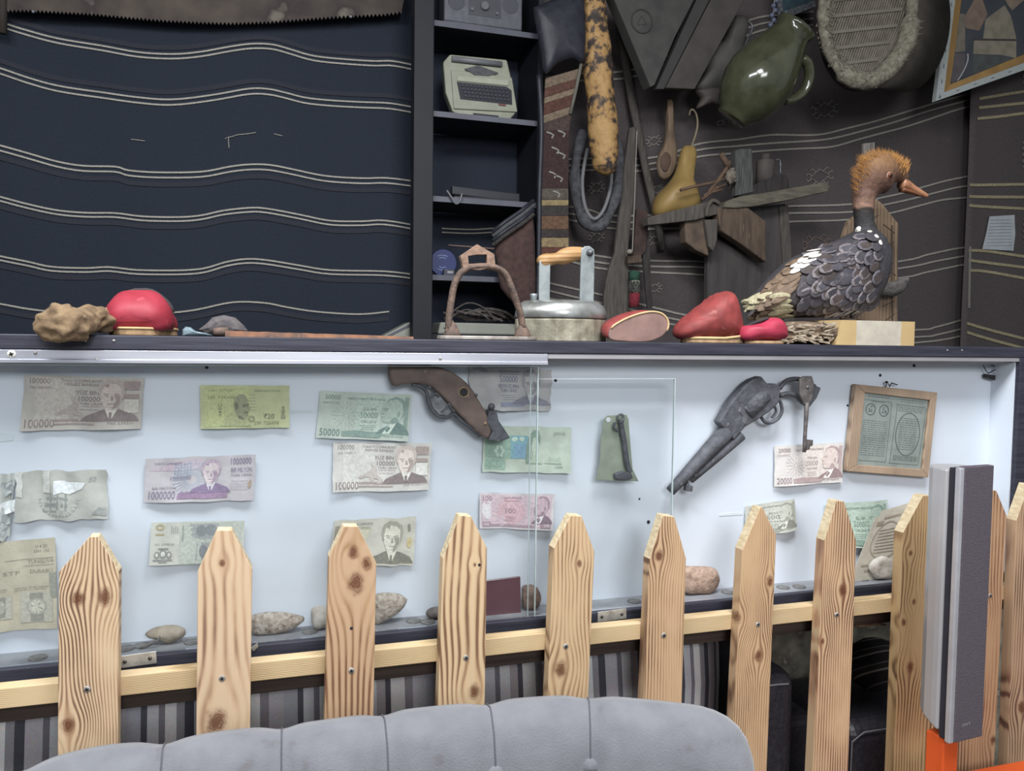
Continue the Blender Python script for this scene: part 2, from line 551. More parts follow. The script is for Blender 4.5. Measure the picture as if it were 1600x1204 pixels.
kb = cloth(xe + 0.004, at(1517, 300, YW).x, 1.05, 3.2, YW, 70).build('wall_hanging', brown_weave, smooth=True, solid=-0.003)
tag(kb, 'dark brown woven wall hanging with triple cream stripes and diamond motifs, behind the duck', 'wall hanging')
RS = [[[(850, 122), (905, 116), (1000, 106), (1090, 62), (1172, 32), (1212, 24), (1272, 17)], [(850, 133), (905, 127), (1000, 117), (1090, 74), (1175, 42), (1215, 34), (1272, 28)], [(1100, 84), (1175, 53), (1215, 44), (1272, 38)]],
      [[(850, 252), (910, 248), (1010, 247), (1059, 236), (1085, 227), (1115, 222), (1150, 219), (1200, 212), (1250, 211), (1287, 209), (1325, 200), (1362, 191), (1412, 176), (1462, 161), (1515, 146)],
       [(850, 262), (910, 258), (1010, 257), (1085, 236), (1150, 229), (1250, 221), (1300, 216), (1350, 204), (1400, 190), (1449, 174), (1514, 156)],
       [(850, 272), (910, 266), (1010, 266), (1088, 246), (1150, 240), (1250, 232), (1300, 229), (1337, 219), (1370, 210), (1412, 199), (1449, 187), (1487, 174), (1514, 166)]],
      [[(850, 318), (917, 327), (960, 337), (1100, 332), (1236, 322), (1331, 319), (1376, 309), (1404, 303), (1435, 294), (1475, 283), (1514, 275)],
       [(850, 328), (917, 338), (960, 347), (1100, 344), (1236, 333), (1331, 331), (1381, 320), (1418, 312), (1449, 304), (1489, 294), (1514, 290)],
       [(850, 338), (917, 348), (960, 357), (1100, 356), (1239, 346), (1328, 343), (1390, 333), (1432, 322), (1469, 313), (1514, 308)]],
      [[(850, 375), (931, 399), (1014, 407), (1106, 410), (1250, 425), (1405, 408), (1446, 398), (1489, 389), (1512, 386)],
       [(850, 384), (931, 409), (1016, 416), (1106, 419), (1250, 436), (1405, 419), (1460, 408), (1512, 399)],
       [(850, 395), (931, 418), (1016, 425), (1106, 431), (1250, 450), (1405, 434), (1446, 425), (1512, 412)]],
      [[(850, 440), (960, 465), (1035, 484), (1080, 494), (1250, 520), (1432, 515), (1460, 511), (1510, 498)],
       [(850, 452), (960, 478), (1045, 497), (1080, 503), (1250, 530), (1432, 526), (1466, 522), (1510, 512)],
       [(850, 464), (960, 488), (1045, 506), (1100, 514), (1250, 540), (1432, 535), (1512, 523)]]]
for trio in RS:
    for q in trio:
        band(q, 0, 3.0, YW).build('stripe', cream_yarn, kb)
def motif(cx, cy, r, sq=0.75):
    d = [[(0, -1), (-1, 0), (0, 1), (1, 0), (0, -1)]]
    d += [[(-.35, -.65), (-.75, -1.15), (-.95, -.95)], [(.35, -.65), (.75, -1.15), (.95, -.95)], [(-.35, .65), (-.75, 1.15), (-.95, .95)], [(.35, .65), (.75, 1.15), (.95, .95)],
          [(-.8, -.2), (-1.25, -.55), (-1.4, -.3)], [(.8, -.2), (1.25, -.55), (1.4, -.3)], [(-.8, .2), (-1.25, .55), (-1.4, .3)], [(.8, .2), (1.25, .55), (1.4, .3)]]
    b = B()
    for l in d:
        b.strip([cloth_pt(cx + x * r, cy + y * r * sq - x * r * 0.12, YW, 0.007) for x, y in l], 0.0042, 0.003)
    return b
for cx, cy, r, mm in ((1289, 171, 15, dim_yarn), (1282, 275, 15, dim_yarn), (1276, 381, 16, pink_yarn), (1022, 220, 9, dim_yarn), (931, 293, 10, dim_yarn), (932, 370, 9, dim_yarn), (1022, 375, 8, dim_yarn), (1022, 450, 8, dim_yarn), (1123, 193, 5, dim_yarn), (1027, 296, 8, dim_yarn)):
    motif(cx, cy, r).build('diamond_motif', mm, kb)

YK = 2.93
kc = cloth(at(1512, 300, YK).x, at(1690, 300, YK).x, 1.05, 3.2, YK, 16).build('wall_hanging', brown_weave, smooth=True, solid=-0.003)
tag(kc, 'brown woven hanging with knobbly ochre stripes at the far right edge', 'wall hanging')
TS = [[(1531, 154), (1600, 143), (1680, 134)], [(1530, 168), (1561, 165), (1600, 161), (1680, 152)], [(1528, 185), (1561, 182), (1600, 177), (1680, 168)],
      [(1515, 289), (1600, 288), (1680, 288)], [(1514, 307), (1600, 308), (1680, 309)], [(1514, 321), (1600, 326), (1680, 330)],
      [(1514, 391), (1545, 392), (1600, 401), (1680, 412)], [(1514, 406), (1600, 418), (1680, 430)], [(1514, 422), (1545, 424), (1600, 435), (1680, 448)],
      [(1512, 505), (1600, 530), (1680, 550)], [(1512, 519), (1600, 545), (1680, 562)]]
for q in TS:
    band(q, 0, 5.0, YK).build('stripe', ochre_yarn, kc)
B().strip([cloth_pt(1516 - (y - 385) * 0.012, y, YK, 0.008) for y in range(385, 482, 8)], 0.012, 0.003).build('seam_thread', dim_yarn, kc)
for y in range(60, 130, 10):
    B().strip([cloth_pt(1597, y, YK, 0.008), cloth_pt(1603, y + 5, YK, 0.008), cloth_pt(1597, y + 9, YK, 0.008)], 0.005, 0.003).build('zigzag_motif', dim_yarn, kc)
for y in range(222, 262, 10):
    B().strip([cloth_pt(1597, y, YK, 0.008), cloth_pt(1603, y + 5, YK, 0.008), cloth_pt(1597, y + 9, YK, 0.008)], 0.005, 0.003).build('zigzag_motif', dim_yarn, kc)
for y in list(range(342, 382, 10)) + list(range(465, 500, 10)):
    B().strip([cloth_pt(1597, y, YK, 0.008), cloth_pt(1603, y + 5, YK, 0.008), cloth_pt(1597, y + 9, YK, 0.008)], 0.005, 0.003).build('zigzag_motif', pink_yarn, kc)

# ---------------------------------------------------------------- glazed display case under the ledge
case = thing('display_case', ((XL + XR) / 2, YF, ZFB), 'shallow white display case with sliding glass under the black ledge', 'display case')
B().box((XL, YB, ZFB), (XR + 0.02, YB + 0.012, ZC)).build('back_panel', white, case)
B().box((XR - 0.002, YF + 0.006, ZS), (XR + 0.014, YB, ZC)).build('side_panel', white, case)
lb = B().box((XL, YF - 0.004, ZC), (XR + 0.7, 1.455, ZL)).build('ledge_board', black_wood, case, bevel=0.0015)
sill_m = mat('grey_sill', (150, 152, 156), 0.6, c2=(128, 130, 136), scale=20)
B().box((XL, YF + 0.004, ZS - 0.012), (XR, YB, ZS)).build('sill', sill_m, case)
B().box((XL, YF - 0.006, ZFB), (XR + 0.03, YF + 0.006, ZS + 0.0005)).build('lower_frame', black_wood, case, bevel=0.001)
B().box((XR, YF - 0.004, ZFB), (XR + 0.03, YF + 0.006, ZC)).build('end_frame', black_wood, case, bevel=0.001)
tr = B()
x1 = at(855, 560, YF).x
tr.box((XL, YF - 0.003, ZC - 0.0125), (x1, YF - 0.001, ZC - 0.0005))
tr.box((XL, YF - 0.005, ZC - 0.0175), (x1, YF - 0.001, ZC - 0.0125))
tr.box((XL, YF + 0.0225, ZC - 0.012), (x1, YF + 0.0245, ZC - 0.0005))
rail_a = tr.build('glass_track', alu, case, bevel=0.0006)
tr = B()
tr.box((x1 + 0.0005, YF - 0.002, ZC - 0.008), (XR, YF + 0.0, ZC - 0.0005))
tr.box((x1 + 0.0005, YF + 0.0105, ZC - 0.011), (XR, YF + 0.0125, ZC - 0.0005))
tr.box((x1 + 0.0005, YF + 0.0225, ZC - 0.013), (XR, YF + 0.0245, ZC - 0.0005))
tr.build('glass_track', mat('dull_aluminium', (186, 183, 186), 0.4, 0.6, scale=12), case, bevel=0.0006)
screw_m = mat('steel_screw', (176, 172, 166), 0.4, 0.2, c2=(130, 126, 122), scale=300)
dark_dot = mat('dark_hole', (40, 38, 38), 0.8)
def screw(px, py, Y, r, parent, m=screw_m, slot=True, name='screw'):
    p = at(px, py, Y)
    s = B().lathe([(r, 0), (r, -0.0006), (r * 0.75, -0.0014), (0.0001, -0.0016)], p, (0, 1, 0), 14).build(name, m, parent, smooth=True)
    if slot:
        q = p + Vector((0, -0.0017, 0))
        B().obox(q, (r * 0.5, 0, r * 0.2), (0, 0.0003, 0), (-r * 0.06, 0, r * 0.15)).obox(q, (-r * 0.2, 0, r * 0.5), (0, 0.0003, 0), (r * 0.15, 0, r * 0.06)).build('screw_slot', dark_dot, s if parent.parent is None else parent)
    return s
screw(18, 553, YF - 0.003, 0.0052, case, mat('white_screw', (215, 214, 205), 0.5))
for px, py in ((55, 551), (150, 562), (688, 560)):
    screw(px, py, YF - 0.0035, 0.0022, case, slot=False)
for px, py in ((134, 532), (178, 532), (1480, 547), (1503, 547)):
    screw(px, py, YF - 0.004, 0.0018, case, slot=False)
for px, py, r in ((323, 574, .0022), (868, 594, .0026), (1375, 586, .0028), (1324, 633, .002), (1013, 815, .003), (999, 779, .0016), (1555, 735, .003), (1428, 571, .003)):
    B().lathe([(r, 0), (r, -0.001), (0.0001, -0.0018)], at(px, py, YB), (0, 1, 0), 10).build('nail_head', dark_dot, case, smooth=True)
gl = glass_mat('clear_glass')
gedge = mat('glass_edge', (196, 208, 206), 0.2, c2=(170, 186, 184), scale=30)
def pane(xa, xb, ztop, Y):
    g = B().box((xa, Y, ZS + 0.0005), (xb, Y + 0.004, ztop)).build('glass_pane', gl, case)
    B().box((xb, Y, ZS + 0.0005), (xb + 0.0012, Y + 0.004, ztop)).build('polished_edge', gedge, g)
    B().box((xa, Y, ztop), (xb + 0.0012, Y + 0.004, ztop + 0.0009)).build('polished_edge', gedge, g)
    return g
pane(XL, at(838, 760, YF + .005).x, at(600, 572, YF + .005).z, YF + 0.005)
pane(at(829, 760, YF + .012).x, at(1052, 700, YF + .012).x, at(950, 592, YF + .012).z, YF + 0.012)
ga = at(826, 760, YF + .012).x
B().box((ga, YF + 0.010, ZS + 0.0005), (ga + 0.0012, YF + 0.0115, ZC - 0.02)).build('polished_edge', gedge, case)
# latch plates on the lower frame
plate_m = mat('brushed_plate', (206, 204, 198), 0.38, 0.6, c2=(160, 158, 152), scale=60, bump=0.2)
for a, b_, c_, d_ in (((187, 1025), (244, 1017), (245, 1036), (187, 1044)), ((934, 956), (979, 950), (979, 966), (934, 972)), ((392, 1012), (402, 1004), (404, 1010), (396, 1018))):
    Y = YF - 0.0085
    pl = B().trace([a, b_, c_, d_], Y, 0.002).build('latch_plate', plate_m, case, bevel=0.0006)
    if b_[0] - a[0] > 20:
        for t in (0.14, 0.83):
            px = a[0] + (b_[0] - a[0]) * t
            py = (a[1] + d_[1]) / 2 + (b_[1] - a[1]) * t
            B().lathe([(0.0026, 0), (0.0024, -0.001), (0.0001, -0.0012)], at(px, py, Y), (0, 1, 0), 12).build('screw', mat('dark_screw', (96, 90, 84), 0.4, 0.7), pl, smooth=True)
# tape strips left on the white board
tape = mat('clear_tape', (214, 222, 226), 0.25, c2=(206, 214, 220), scale=30)
for q in ([(0, 676), (22, 678), (20, 688), (0, 690)], [(1124, 802), (1160, 800), (1160, 804), (1124, 806)], [(432, 642), (488, 640), (488, 644), (432, 646)]):
    B().trace(q, YB - 0.0008, 0.0005).build('tape_strip', tape, case)
# spring clip in the upper right corner of the case
cl = thing('spring_clip', at(1550, 590, YB - 0.012), 'small dark wire clip hanging in the upper right corner of the case', 'clip')
dk_metal = mat('dark_clip_metal', (62, 60, 60), 0.45, 0.6)
B().trace([(1541, 584), (1556, 586), (1555, 594), (1541, 590)], YB - 0.012, 0.008).build('clip_body', dk_metal, cl, bevel=0.001)
B().tube([at(1536, 570, YB - .008), at(1541, 580, YB - .01), at(1546, 583, YB - .01), at(1558, 575, YB - .008), at(1549, 570, YB - .006)], 0.0009, 6).build('clip_wire', dk_metal, cl)
B().lathe([(0.003, 0), (0.003, 0.008)], at(1562, 577, YB - .009), (0, 1, 0), 10).build('clip_pivot', dk_metal, cl)

# ---------------------------------------------------------------- picket fence
YP = 1.096
PT = 0.021
fence = thing('picket_fence', (at(800, 1000, YP).x, YP + PT, 0.0), 'natural pine picket fence with pointed boards in front of the display case', 'fence')
FO = ORG[fence.name]
rz1, rz0 = at(690, 1005, YP + PT).z, at(690, 1032.5, YP + PT).z
rail_m = wood('rail_pine', (204, 180, 142), (192, 166, 126), (168, 142, 104), 2600, seed=3.0, along=0, across=2, wander=0.004, relief=0.2)
B().box((-1.1, YP + PT, rz0), (2.0, YP + PT + 0.022, rz1)).build('rail', rail_m, fence, bevel=0.0012)
drail = mat('dark_stained_rail', (70, 58, 52), 0.6, c2=(52, 42, 38), scale=14, stretch=(0.4, 4, 8), bump=0.2)
db0 = at(690, 1051, 1.142).z
B().box((-1.1, 1.1422, db0), (2.0, 1.158, rz0 + 0.012)).build('backing_rail', drail, fence, bevel=0.001)
# front outline: shoulder left, tip left, tip right, shoulder right, lower right, lower left (photo pixels)
PK = [([(92, 893), (140, 838), (153, 838), (186, 892), (184, 1204), (90, 1204)], [(122, 935, 9), (163, 933, 10), (106, 1134, 9)], 1500),
      ([(309, 893), (339, 828), (362, 828), (394, 888), (390, 1204), (306, 1204)], [(338, 1128, 16), (347, 880, 5)], 620),
      ([(514, 870), (537, 822), (559, 822), (588, 879), (582, 1204), (505, 1204)], [(556, 910, 13), (552, 862, 9), (572, 880, 8)], 700),
      ([(692, 872), (718, 805), (736, 806), (761, 856), (756, 1204), (681, 1204)], [(741, 1080, 10), (742, 882, 3)], 640),
      ([(865, 856), (892, 805), (909, 806), (929, 862), (914, 1204), (851, 1204)], [(905, 880, 5), (876, 1045, 11)], 900),
      ([(1015, 873), (1036, 805), (1054, 807), (1072, 872), (1062, 1204), (1001, 1204)], [(1030, 868, 8)], 1300),
      ([(1160, 859), (1188, 792), (1191, 792), (1213, 836), (1198, 1204), (1142, 1204)], [(1203, 908, 8), (1185, 1024, 9), (1151, 966, 9)], 1500),
      ([(1288, 844), (1307, 782), (1319, 783), (1338, 845), (1325, 1204), (1270, 1204)], [(1316, 922, 9), (1285, 1002, 5)], 1200),
      ([(1411, 832), (1442, 774), (1456, 774), (1474, 835), (1458, 1204), (1396, 1204)], [(1423, 864, 5), (1412, 972, 6), (1422, 1042, 9), (1428, 940, 5)], 900),
      ([(1510, 822), (1536, 765), (1557, 766), (1573, 805), (1553, 1204), (1492, 1204)], [(1538, 955, 7), (1552, 1155, 8)], 800),
      ([(1588, 813), (1608, 756), (1622, 757), (1640, 815), (1625, 1204), (1574, 1204)], [(1596, 1105, 11)], 1000)]
TON = [((207, 180, 147), (179, 146, 115), (113, 87, 70)), ((207, 180, 149), (190, 158, 127), (135, 106, 87)), ((190, 158, 127), (178, 144, 110), (123, 88, 68)), ((207, 180, 144), (192, 160, 125), (126, 95, 72)),
       ((201, 172, 136), (185, 153, 118), (125, 95, 72)), ((197, 164, 129), (178, 144, 111), (113, 84, 65)), ((197, 164, 128), (179, 144, 110), (117, 86, 65)), ((200, 170, 134), (179, 141, 110), (121, 85, 66)),
       ((185, 154, 113), (171, 138, 98), (111, 83, 60)), ((183, 145, 112), (166, 126, 95), (114, 80, 63)), ((182, 152, 122), (160, 126, 101), (108, 81, 66))]
pick_screw = [(136, 1076), (347, 1059), (549, 1047), (728, 1027), (884, 1009), (1037, 992), (1184, 975), (1307, 960), (None, None), (1547, 930), (None, None)]
endgrain = [None] * 11
for i, (o, kn, fr) in enumerate(PK):
    w0 = [at(x, y, YP) for x, y in o]
    # carry the two long edges down to just above the floor
    for a, b_ in ((3, 4), (0, 5)):
        d = w0[b_] - w0[a]
        w0[b_] = w0[a] + d * ((w0[a].z - 0.02) / -d.z)
    ks = []
    for x, y, r in kn:
        p = at(x, y, YP) - FO
        ks.append((p.x, p.z, r * 0.00105))
    c0, c1, c2 = TON[i]
    m = wood('picket_pine', c0, c1, c2, fr, ks, seed=i * 1.37 + 0.4, wander=0.010 if fr < 1000 else 0.005)
    b = B()
    n = 6
    back = [p + Vector((0, PT, 0)) for p in w0]
    b.add(w0 + back, [tuple(range(n)), tuple(range(2 * n - 1, n - 1, -1))], 0)
    for k in range(n):
        j = (k + 1) % n
        b.add([w0[k], w0[j], back[j], back[k]], [(0, 1, 2, 3)], 1 if k in (0, 1, 2) else 0)
    eg = mat('sawn_pine_end', (210, 194, 162), 0.7, c2=(190, 170, 136), scale=60, stretch=(3, 1, 3), bump=0.4)
    bm = b.build('picket', [m, eg], fence, bevel=0.0009)
    md = bm.data
    tb = bmesh.new(); tb.from_mesh(md); bmesh.ops.remove_doubles(tb, verts=tb.verts, dist=1e-5); bmesh.ops.recalc_face_normals(tb, faces=tb.faces); tb.to_mesh(md); tb.free()
    sx, sy = pick_screw[i]
    if sx:
        p = at(sx, sy, YP)
        s = B().lathe([(0.0042, 0), (0.0042, -0.0006), (0.003, -0.0012), (0.0001, -0.0013)], p, (0, 1, 0), 14)
        q = p + Vector((0, -0.0015, 0))
        s.obox(q, (0.0022, 0, 0.0008), (0, 0.0003, 0), (-0.0003, 0, 0.0006), 1).obox(q, (-0.0008, 0, 0.0022), (0, 0.0003, 0), (0.0006, 0, 0.0003), 1)
        s.build('screw', [screw_m, dark_dot], bm, smooth=True)
for px, py, k in ((549, 981, 2), (749, 882, 3)):
    ch = [c for c in fence.children if c.name.startswith('picket')][k]
    B().lathe([(0.0022, 0), (0.0022, -0.0004), (0.0001, -0.0005)], at(px, py, YP), (0, 1, 0), 10).build('nail_hole', dark_dot, ch)
# split sticks lying on the backing rail
stick_m = mat('split_stick', (176, 148, 120), 0.8, c2=(120, 94, 72), scale=40, stretch=(0.3, 4, 4), bump=0.5)
for i, q in enumerate(([(1336, 970), (1360, 972), (1384, 976)], [(1340, 964), (1362, 963), (1378, 958)], [(1336, 976), (1350, 977), (1384, 970)])):
    yy = 1.165 + 0.006 * i
    o = B().tube([at(x, y, yy) for x, y in q], [0.0022, 0.003, 0.0018], 7).build('split_stick', stick_m, smooth=True)
    tag(o, ['pale splintered stick under the fence rail, lowest of three', 'pale splintered stick under the fence rail, topmost of three', 'pale splintered stick under the fence rail, crossing between the other two'][i], 'stick', 'splintered sticks under the rail')

# ---------------------------------------------------------------- striped sofa behind the fence
strp = stripe_mat('striped_upholstery', [(p_, tuple(min(235, int(x_ * 1.3 + 14)) for x_ in c_)) for p_, c_ in [(0, (112, 112, 118)), (.09, (52, 52, 58)), (.13, (134, 134, 138)), (.2, (84, 82, 88)), (.24, (150, 150, 150)), (.31, (96, 94, 98)), (.36, (44, 44, 50)), (.42, (118, 116, 120)), (.52, (70, 68, 74)), (.56, (128, 128, 130)), (.64, (104, 98, 100)), (.70, (48, 46, 52)), (.74, (140, 138, 138)), (.84, (88, 84, 88)), (.9, (120, 118, 122))]], 0.21)
sx0, sx1 = -1.15, at(1142, 1080, 1.2).x
ztop = db0 + 0.035
sofa = thing('striped_sofa', ((sx0 + sx1) / 2, 1.28, 0), 'long sofa back in vertical grey and black stripes, behind the fence below the display case', 'sofa')
prof = [(1.40, 0.42), (1.40, ztop - 0.02), (1.36, ztop), (1.26, ztop), (1.205, ztop - 0.02), (1.185, ztop - 0.06), (1.175, ztop - 0.12), (1.178, ztop - 0.2), (1.19, ztop - 0.30), (1.20, 0.45), (1.20, 0.42)]
rings = []
for i in range(41):
    x = sx0 + (sx1 - sx0) * i / 40
    e = 1.0 if i < 38 else (0.93, 0.8, 0.5)[i - 38]
    rings.append([Vector((x, 1.3 + (y - 1.3) * e, 0.42 + (z - 0.42) * (0.9 + 0.1 * e))) for y, z in prof])
B().loft(rings).build('backrest', strp, sofa, smooth=True)
B().box((sx0, 1.13, 0.12), (sx1, 1.40, 0.42)).build('seat', strp, sofa, bevel=0.03, seg=4)
for x in (sx0 + 0.1, sx1 - 0.1):
    for y in (1.16, 1.36):
        B().lathe([(0.018, 0), (0.024, 0.12)], (x, y, 0), n=12).build('leg', black_wood, sofa, smooth=True)

# ---------------------------------------------------------------- black leather sofa on the right
leather = mat('black_leather', (52, 50, 56), 0.38, c2=(42, 40, 46), scale=120, bump=0.3)
stitch = mat('grey_stitching', (120, 118, 120), 0.8)
def rbox(lo, hi, r, name, m, parent, seg=5):
    return B().box(lo, hi).build(name, m, parent, smooth=False, bevel=r, seg=seg)
lx0, lx1 = at(1150, 1080, 1.19).x, at(1240, 1060, 1.19).x
ls = thing('leather_sofa', ((lx0 + 1.4) / 2, 1.25, 0), 'black leather sofa with rounded stitched arms, low behind the right half of the fence', 'sofa')
za = at(1215, 1052, 1.17).z
rbox((sx1 + 0.012, 1.17, 0.05), (lx1, 1.41, za), 0.035, 'arm', leather, ls)
B().tube([(lx1 - 0.004, 1.2, za - 0.30), (lx1 - 0.004, 1.2, za - 0.045), (lx1 - 0.025, 1.172, za - 0.022), (lx1 - 0.05, 1.171, za - 0.02), (sx1 + 0.04, 1.171, za - 0.02)], 0.0016, 6).build('stitched_seam', stitch, ls)
zb = at(1350, 1125, 1.19).z
rx = at(1400, 1100, 1.19).x
rbox((at(1318, 1150, 1.19).x, 1.18, 0.05), (rx + 0.1, 1.41, zb), 0.035, 'arm', leather, ls)
rbox((lx1 + 0.004, 1.25, 0.05), (at(1318, 1150, 1.19).x - 0.004, 1.41, at(1300, 1110, 1.25).z), 0.03, 'backrest', leather, ls)
rbox((lx1 + 0.004, 1.13, 0.05), (at(1318, 1150, 1.19).x - 0.004, 1.248, at(1300, 1190, 1.25).z), 0.03, 'seat', leather, ls)
B().tube([(at(1330, 1150, 1.178).x, 1.1785, zb - 0.2), (at(1332, 1150, 1.178).x, 1.1785, zb - 0.03), (at(1350, 1150, 1.178).x, 1.1785, zb - 0.016), (rx, 1.1785, zb - 0.016)], 0.0014, 6).build('stitched_seam', stitch, ls)
cu_m = stripe_mat('curved_stripe_cushion', [(0, (38, 36, 36)), (.42, (128, 122, 116)), (.52, (44, 42, 42)), (.8, (96, 92, 88)), (.86, (36, 34, 34))], 0.05, axis=1, warp=1.2)
cc = at(1362, 1098, 1.30)
cu = B().blob((cc.x + 0.005, 1.30, zb + 0.052), (0.07, 0.055, 0.05), 3, 0.05, 1.5, 4).build('cushion', cu_m, smooth=True)
tag(cu, 'dark cushion with pale curved stripes lying on the black leather sofa', 'cushion')

# ---------------------------------------------------------------- grey velvet barrel chair in the foreground
velvet = mat('grey_velvet', (116, 117, 122), 0.8, c2=(107, 108, 113), scale=30, bump=0.25, bscale=500, sheen=0.35, c3=(100, 98, 102))
vseam = mat('velvet_seam', (92, 92, 98), 0.9)
ZT = EYE.z - 0.42
top_px = [(60, 1420), (-15, 1290), (10, 1225), (50, 1199), (150, 1172), (255, 1162), (350, 1147), (440, 1138), (520, 1128), (600, 1117), (680, 1108), (765, 1100), (840, 1093), (920, 1090), (1000, 1096), (1075, 1104)]
tp = [atz(x, y, ZT) for x, y in top_px]
for p in tp:
    p.z = 0
path = smoothpath(tp, 10)
drops = [0.0] * len(path)
de = (path[-1] - path[-4]).normalized()
pe = path[-1]
for t_, d_ in ((.015, .001), (.030, .004), (.045, .010), (.058, .020), (.068, .034), (.075, .055), (.078, .085), (.079, .15), (.079, .40)):
    path.append(pe + de * t_)
    drops.append(d_)
cen = sum(tp, Vector()) / len(tp)
seam_i = [5 * 10, 7 * 10, 9 * 10, 11 * 10, 13 * 10]
chair = thing('barrel_armchair', (cen.x, cen.y, 0), 'grey velvet barrel armchair with seamed buttoned back, in front of the fence', 'armchair')
# cross section measured from the top ridge: (outwards, up)
sec = [(-0.16, -0.50), (-0.10, -0.40), (-0.062, -0.28), (-0.05, -0.18), (-0.046, -0.10), (-0.042, -0.05), (-0.032, -0.02), (-0.016, -0.004), (0, 0), (0.018, -0.004), (0.036, -0.02), (0.046, -0.045), (0.046, -0.09), (0.03, -0.13), (0.025, -0.3), (0.02, -0.62), (-0.1, -0.70)]
def bulge(i):
    d = min([abs(i - s) for s in seam_i] + [abs(i + 0), abs(i - 30)])
    return 1 - math.exp(-(d / 3.0) ** 2)
rings = []
for i, p in enumerate(path):
    t = (path[min(i + 1, len(path) - 1)] - path[max(i - 1, 0)]).normalized()
    nrm = Vector((-t.y, t.x, 0))
    if nrm.dot(p - cen) < 0:
        nrm = -nrm
    bl = bulge(i)
    ring = []
    for k, (o_, u_) in enumerate(sec):
        g = (1 - bl) * (0.005 if 3 <= k <= 11 else 0.0)
        ring.append(Vector((p.x, p.y, ZT + max(u_ - drops[i], -.70))) + nrm * (o_ * (1 - g * 12) + (g if k < 8 else -g * 0.5)) + Vector((0, 0, -g * 0.6)))
    rings.append(ring)
# tufting: press the inner face in at the button points
btn = [at(762, 1197, 0.0001 + 0.80), at(925, 1193, 0.80)]
B().loft(rings, True).build('backrest', velvet, chair, smooth=True)
for s in seam_i:
    ln = [rings[s][k] + (rings[s][k] - Vector((path[s].x, path[s].y, ZT - 0.1))).normalized() * 0.0012 for k in range(3, 13)]
    B().tube(ln, 0.0008, 6).build('seam', vseam, chair, smooth=True)
def on_inner(i, k):
    return (rings[i][k] + rings[i][k + 1]) / 2
for i in (50, 70, 90, 110, 130):
    p = rings[i][4] * .25 + rings[i][5] * .75
    t = (path[i + 1] - path[i - 1]).normalized()
    nrm = Vector((-t.y, t.x, 0))
    if nrm.dot(path[i] - cen) > 0:
        nrm = -nrm
    B().lathe([(0.0001, 0.010), (0.009, 0.008), (0.012, 0.003), (0.010, -0.002)], p - nrm * 0.0055, nrm, 16).build('button', velvet, chair, smooth=True)
    for sg in (-1, 1):
        q = rings[i + sg * 8][3]
        B().tube(smoothpath([p + nrm * 0.002, (p + q) / 2 + nrm * 0.002, q + nrm * 0.003], 3), 0.0016, 6).build('tuft_fold', vseam, chair, smooth=True)
sb = B()
inner = [r[1] for r in rings]
n = len(inner)
zs = 0.47
sb.add([Vector((p.x + (cen.x - p.x) * 0.1, p.y + (cen.y - p.y) * 0.1, zs)) for p in inner] + [Vector((p.x + (cen.x - p.x) * 0.1, p.y + (cen.y - p.y) * 0.1, 0.30)) for p in inner],
       [tuple(range(n)), tuple(range(2 * n - 1, n - 1, -1))] + [(i, n + i, n + (i + 1) % n, (i + 1) % n) for i in range(n)])
sb.build('seat', velvet, chair, bevel=0.02, seg=3)
for i in (8, 60, 120, 180):
    p = inner[min(i, n - 1)]
    p = p + (cen - p) * 0.15
    B().lathe([(0.014, 0), (0.022, 0.30)], (p.x, p.y, 0), n=14).build('leg', black_wood, chair, smooth=True)

# ---------------------------------------------------------------- loudspeaker on its orange stand
silver = mat('silver_plastic', (190, 188, 190), 0.35, 0.35, c2=(164, 162, 164), scale=4)
bright = mat('bright_silver_trim', (205, 204, 210), 0.28, 0.5)
grille = mat('dark_grille_cloth', (92, 84, 92), 0.85, c2=(84, 76, 84), scale=600, bump=0.5)
gap = mat('black_plastic', (48, 48, 56), 0.5)
YS = 0.93
sc = at(1494, 900, YS)
sc_t, sc_b = at(1502, 730, YS).z, at(1476, 1164, YS).z
az = math.radians(17.4) + math.atan(694 / 1250.0)
sr, sa = Vector((math.cos(az), -math.sin(az), 0)), Vector((math.sin(az), math.cos(az), 0))
e1 = (sr * 0.8 + sa * 1.0).normalized()       # along the grille
e2 = (-sr * 1.0 + sa * 0.8).normalized()      # along the silver side
spk = thing('loudspeaker', (sc.x, sc.y, sc_b), 'tall slim silver loudspeaker with dark grille at the right, in front of the fence', 'loudspeaker')
def slab(pl, z0, z1, name, m, parent, bev=0.002, z0b=None):
    n = len(pl)
    b = B()
    lo = [Vector((p.x, p.y, z0 if z0b is None else z0b[i])) for i, p in enumerate(pl)]
    hi = [Vector((p.x, p.y, z1)) for p in pl]
    b.add(lo + hi, [tuple(range(n - 1, -1, -1)), tuple(range(n, 2 * n))] + [(i, (i + 1) % n, n + (i + 1) % n, n + i) for i in range(n)])
    return b.build(name, m, parent, bevel=bev)
o = Vector((sc.x, sc.y, 0))
W1, W2 = 0.072, 0.052
g0 = slab([o + e1 * 0.010, o + e1 * W1, o + e1 * W1 + e2 * 0.012, o + e1 * 0.010 + e2 * 0.012], sc_b, sc_t, 'grille', grille, spk, 0.0015)
slab([o, o + e1 * 0.0098, o + e1 * 0.0098 + e2 * 0.012, o + e2 * 0.009], sc_b, sc_t - 0.001, 'silver_trim', bright, spk, 0.002)
slab([o + e2 * 0.0125 + e1 * 0.004, o + e1 * (W1 - 0.002) + e2 * 0.0125, o + e1 * (W1 - 0.002) + e2 * 0.022, o + e2 * 0.022 + e1 * 0.004], sc_b + 0.002, sc_t - 0.003, 'shadow_gap', gap, spk, 0.001)
cab = [o + e2 * 0.0222]
for k in range(9):
    a = math.pi * k / 8
    cab.append(o + e2 * (0.034 + 0.040 * math.sin(a)) + e1 * (W1 / 2 - W1 / 2 * math.cos(a)))
cab.append(o + e1 * W1 + e2 * 0.0222)
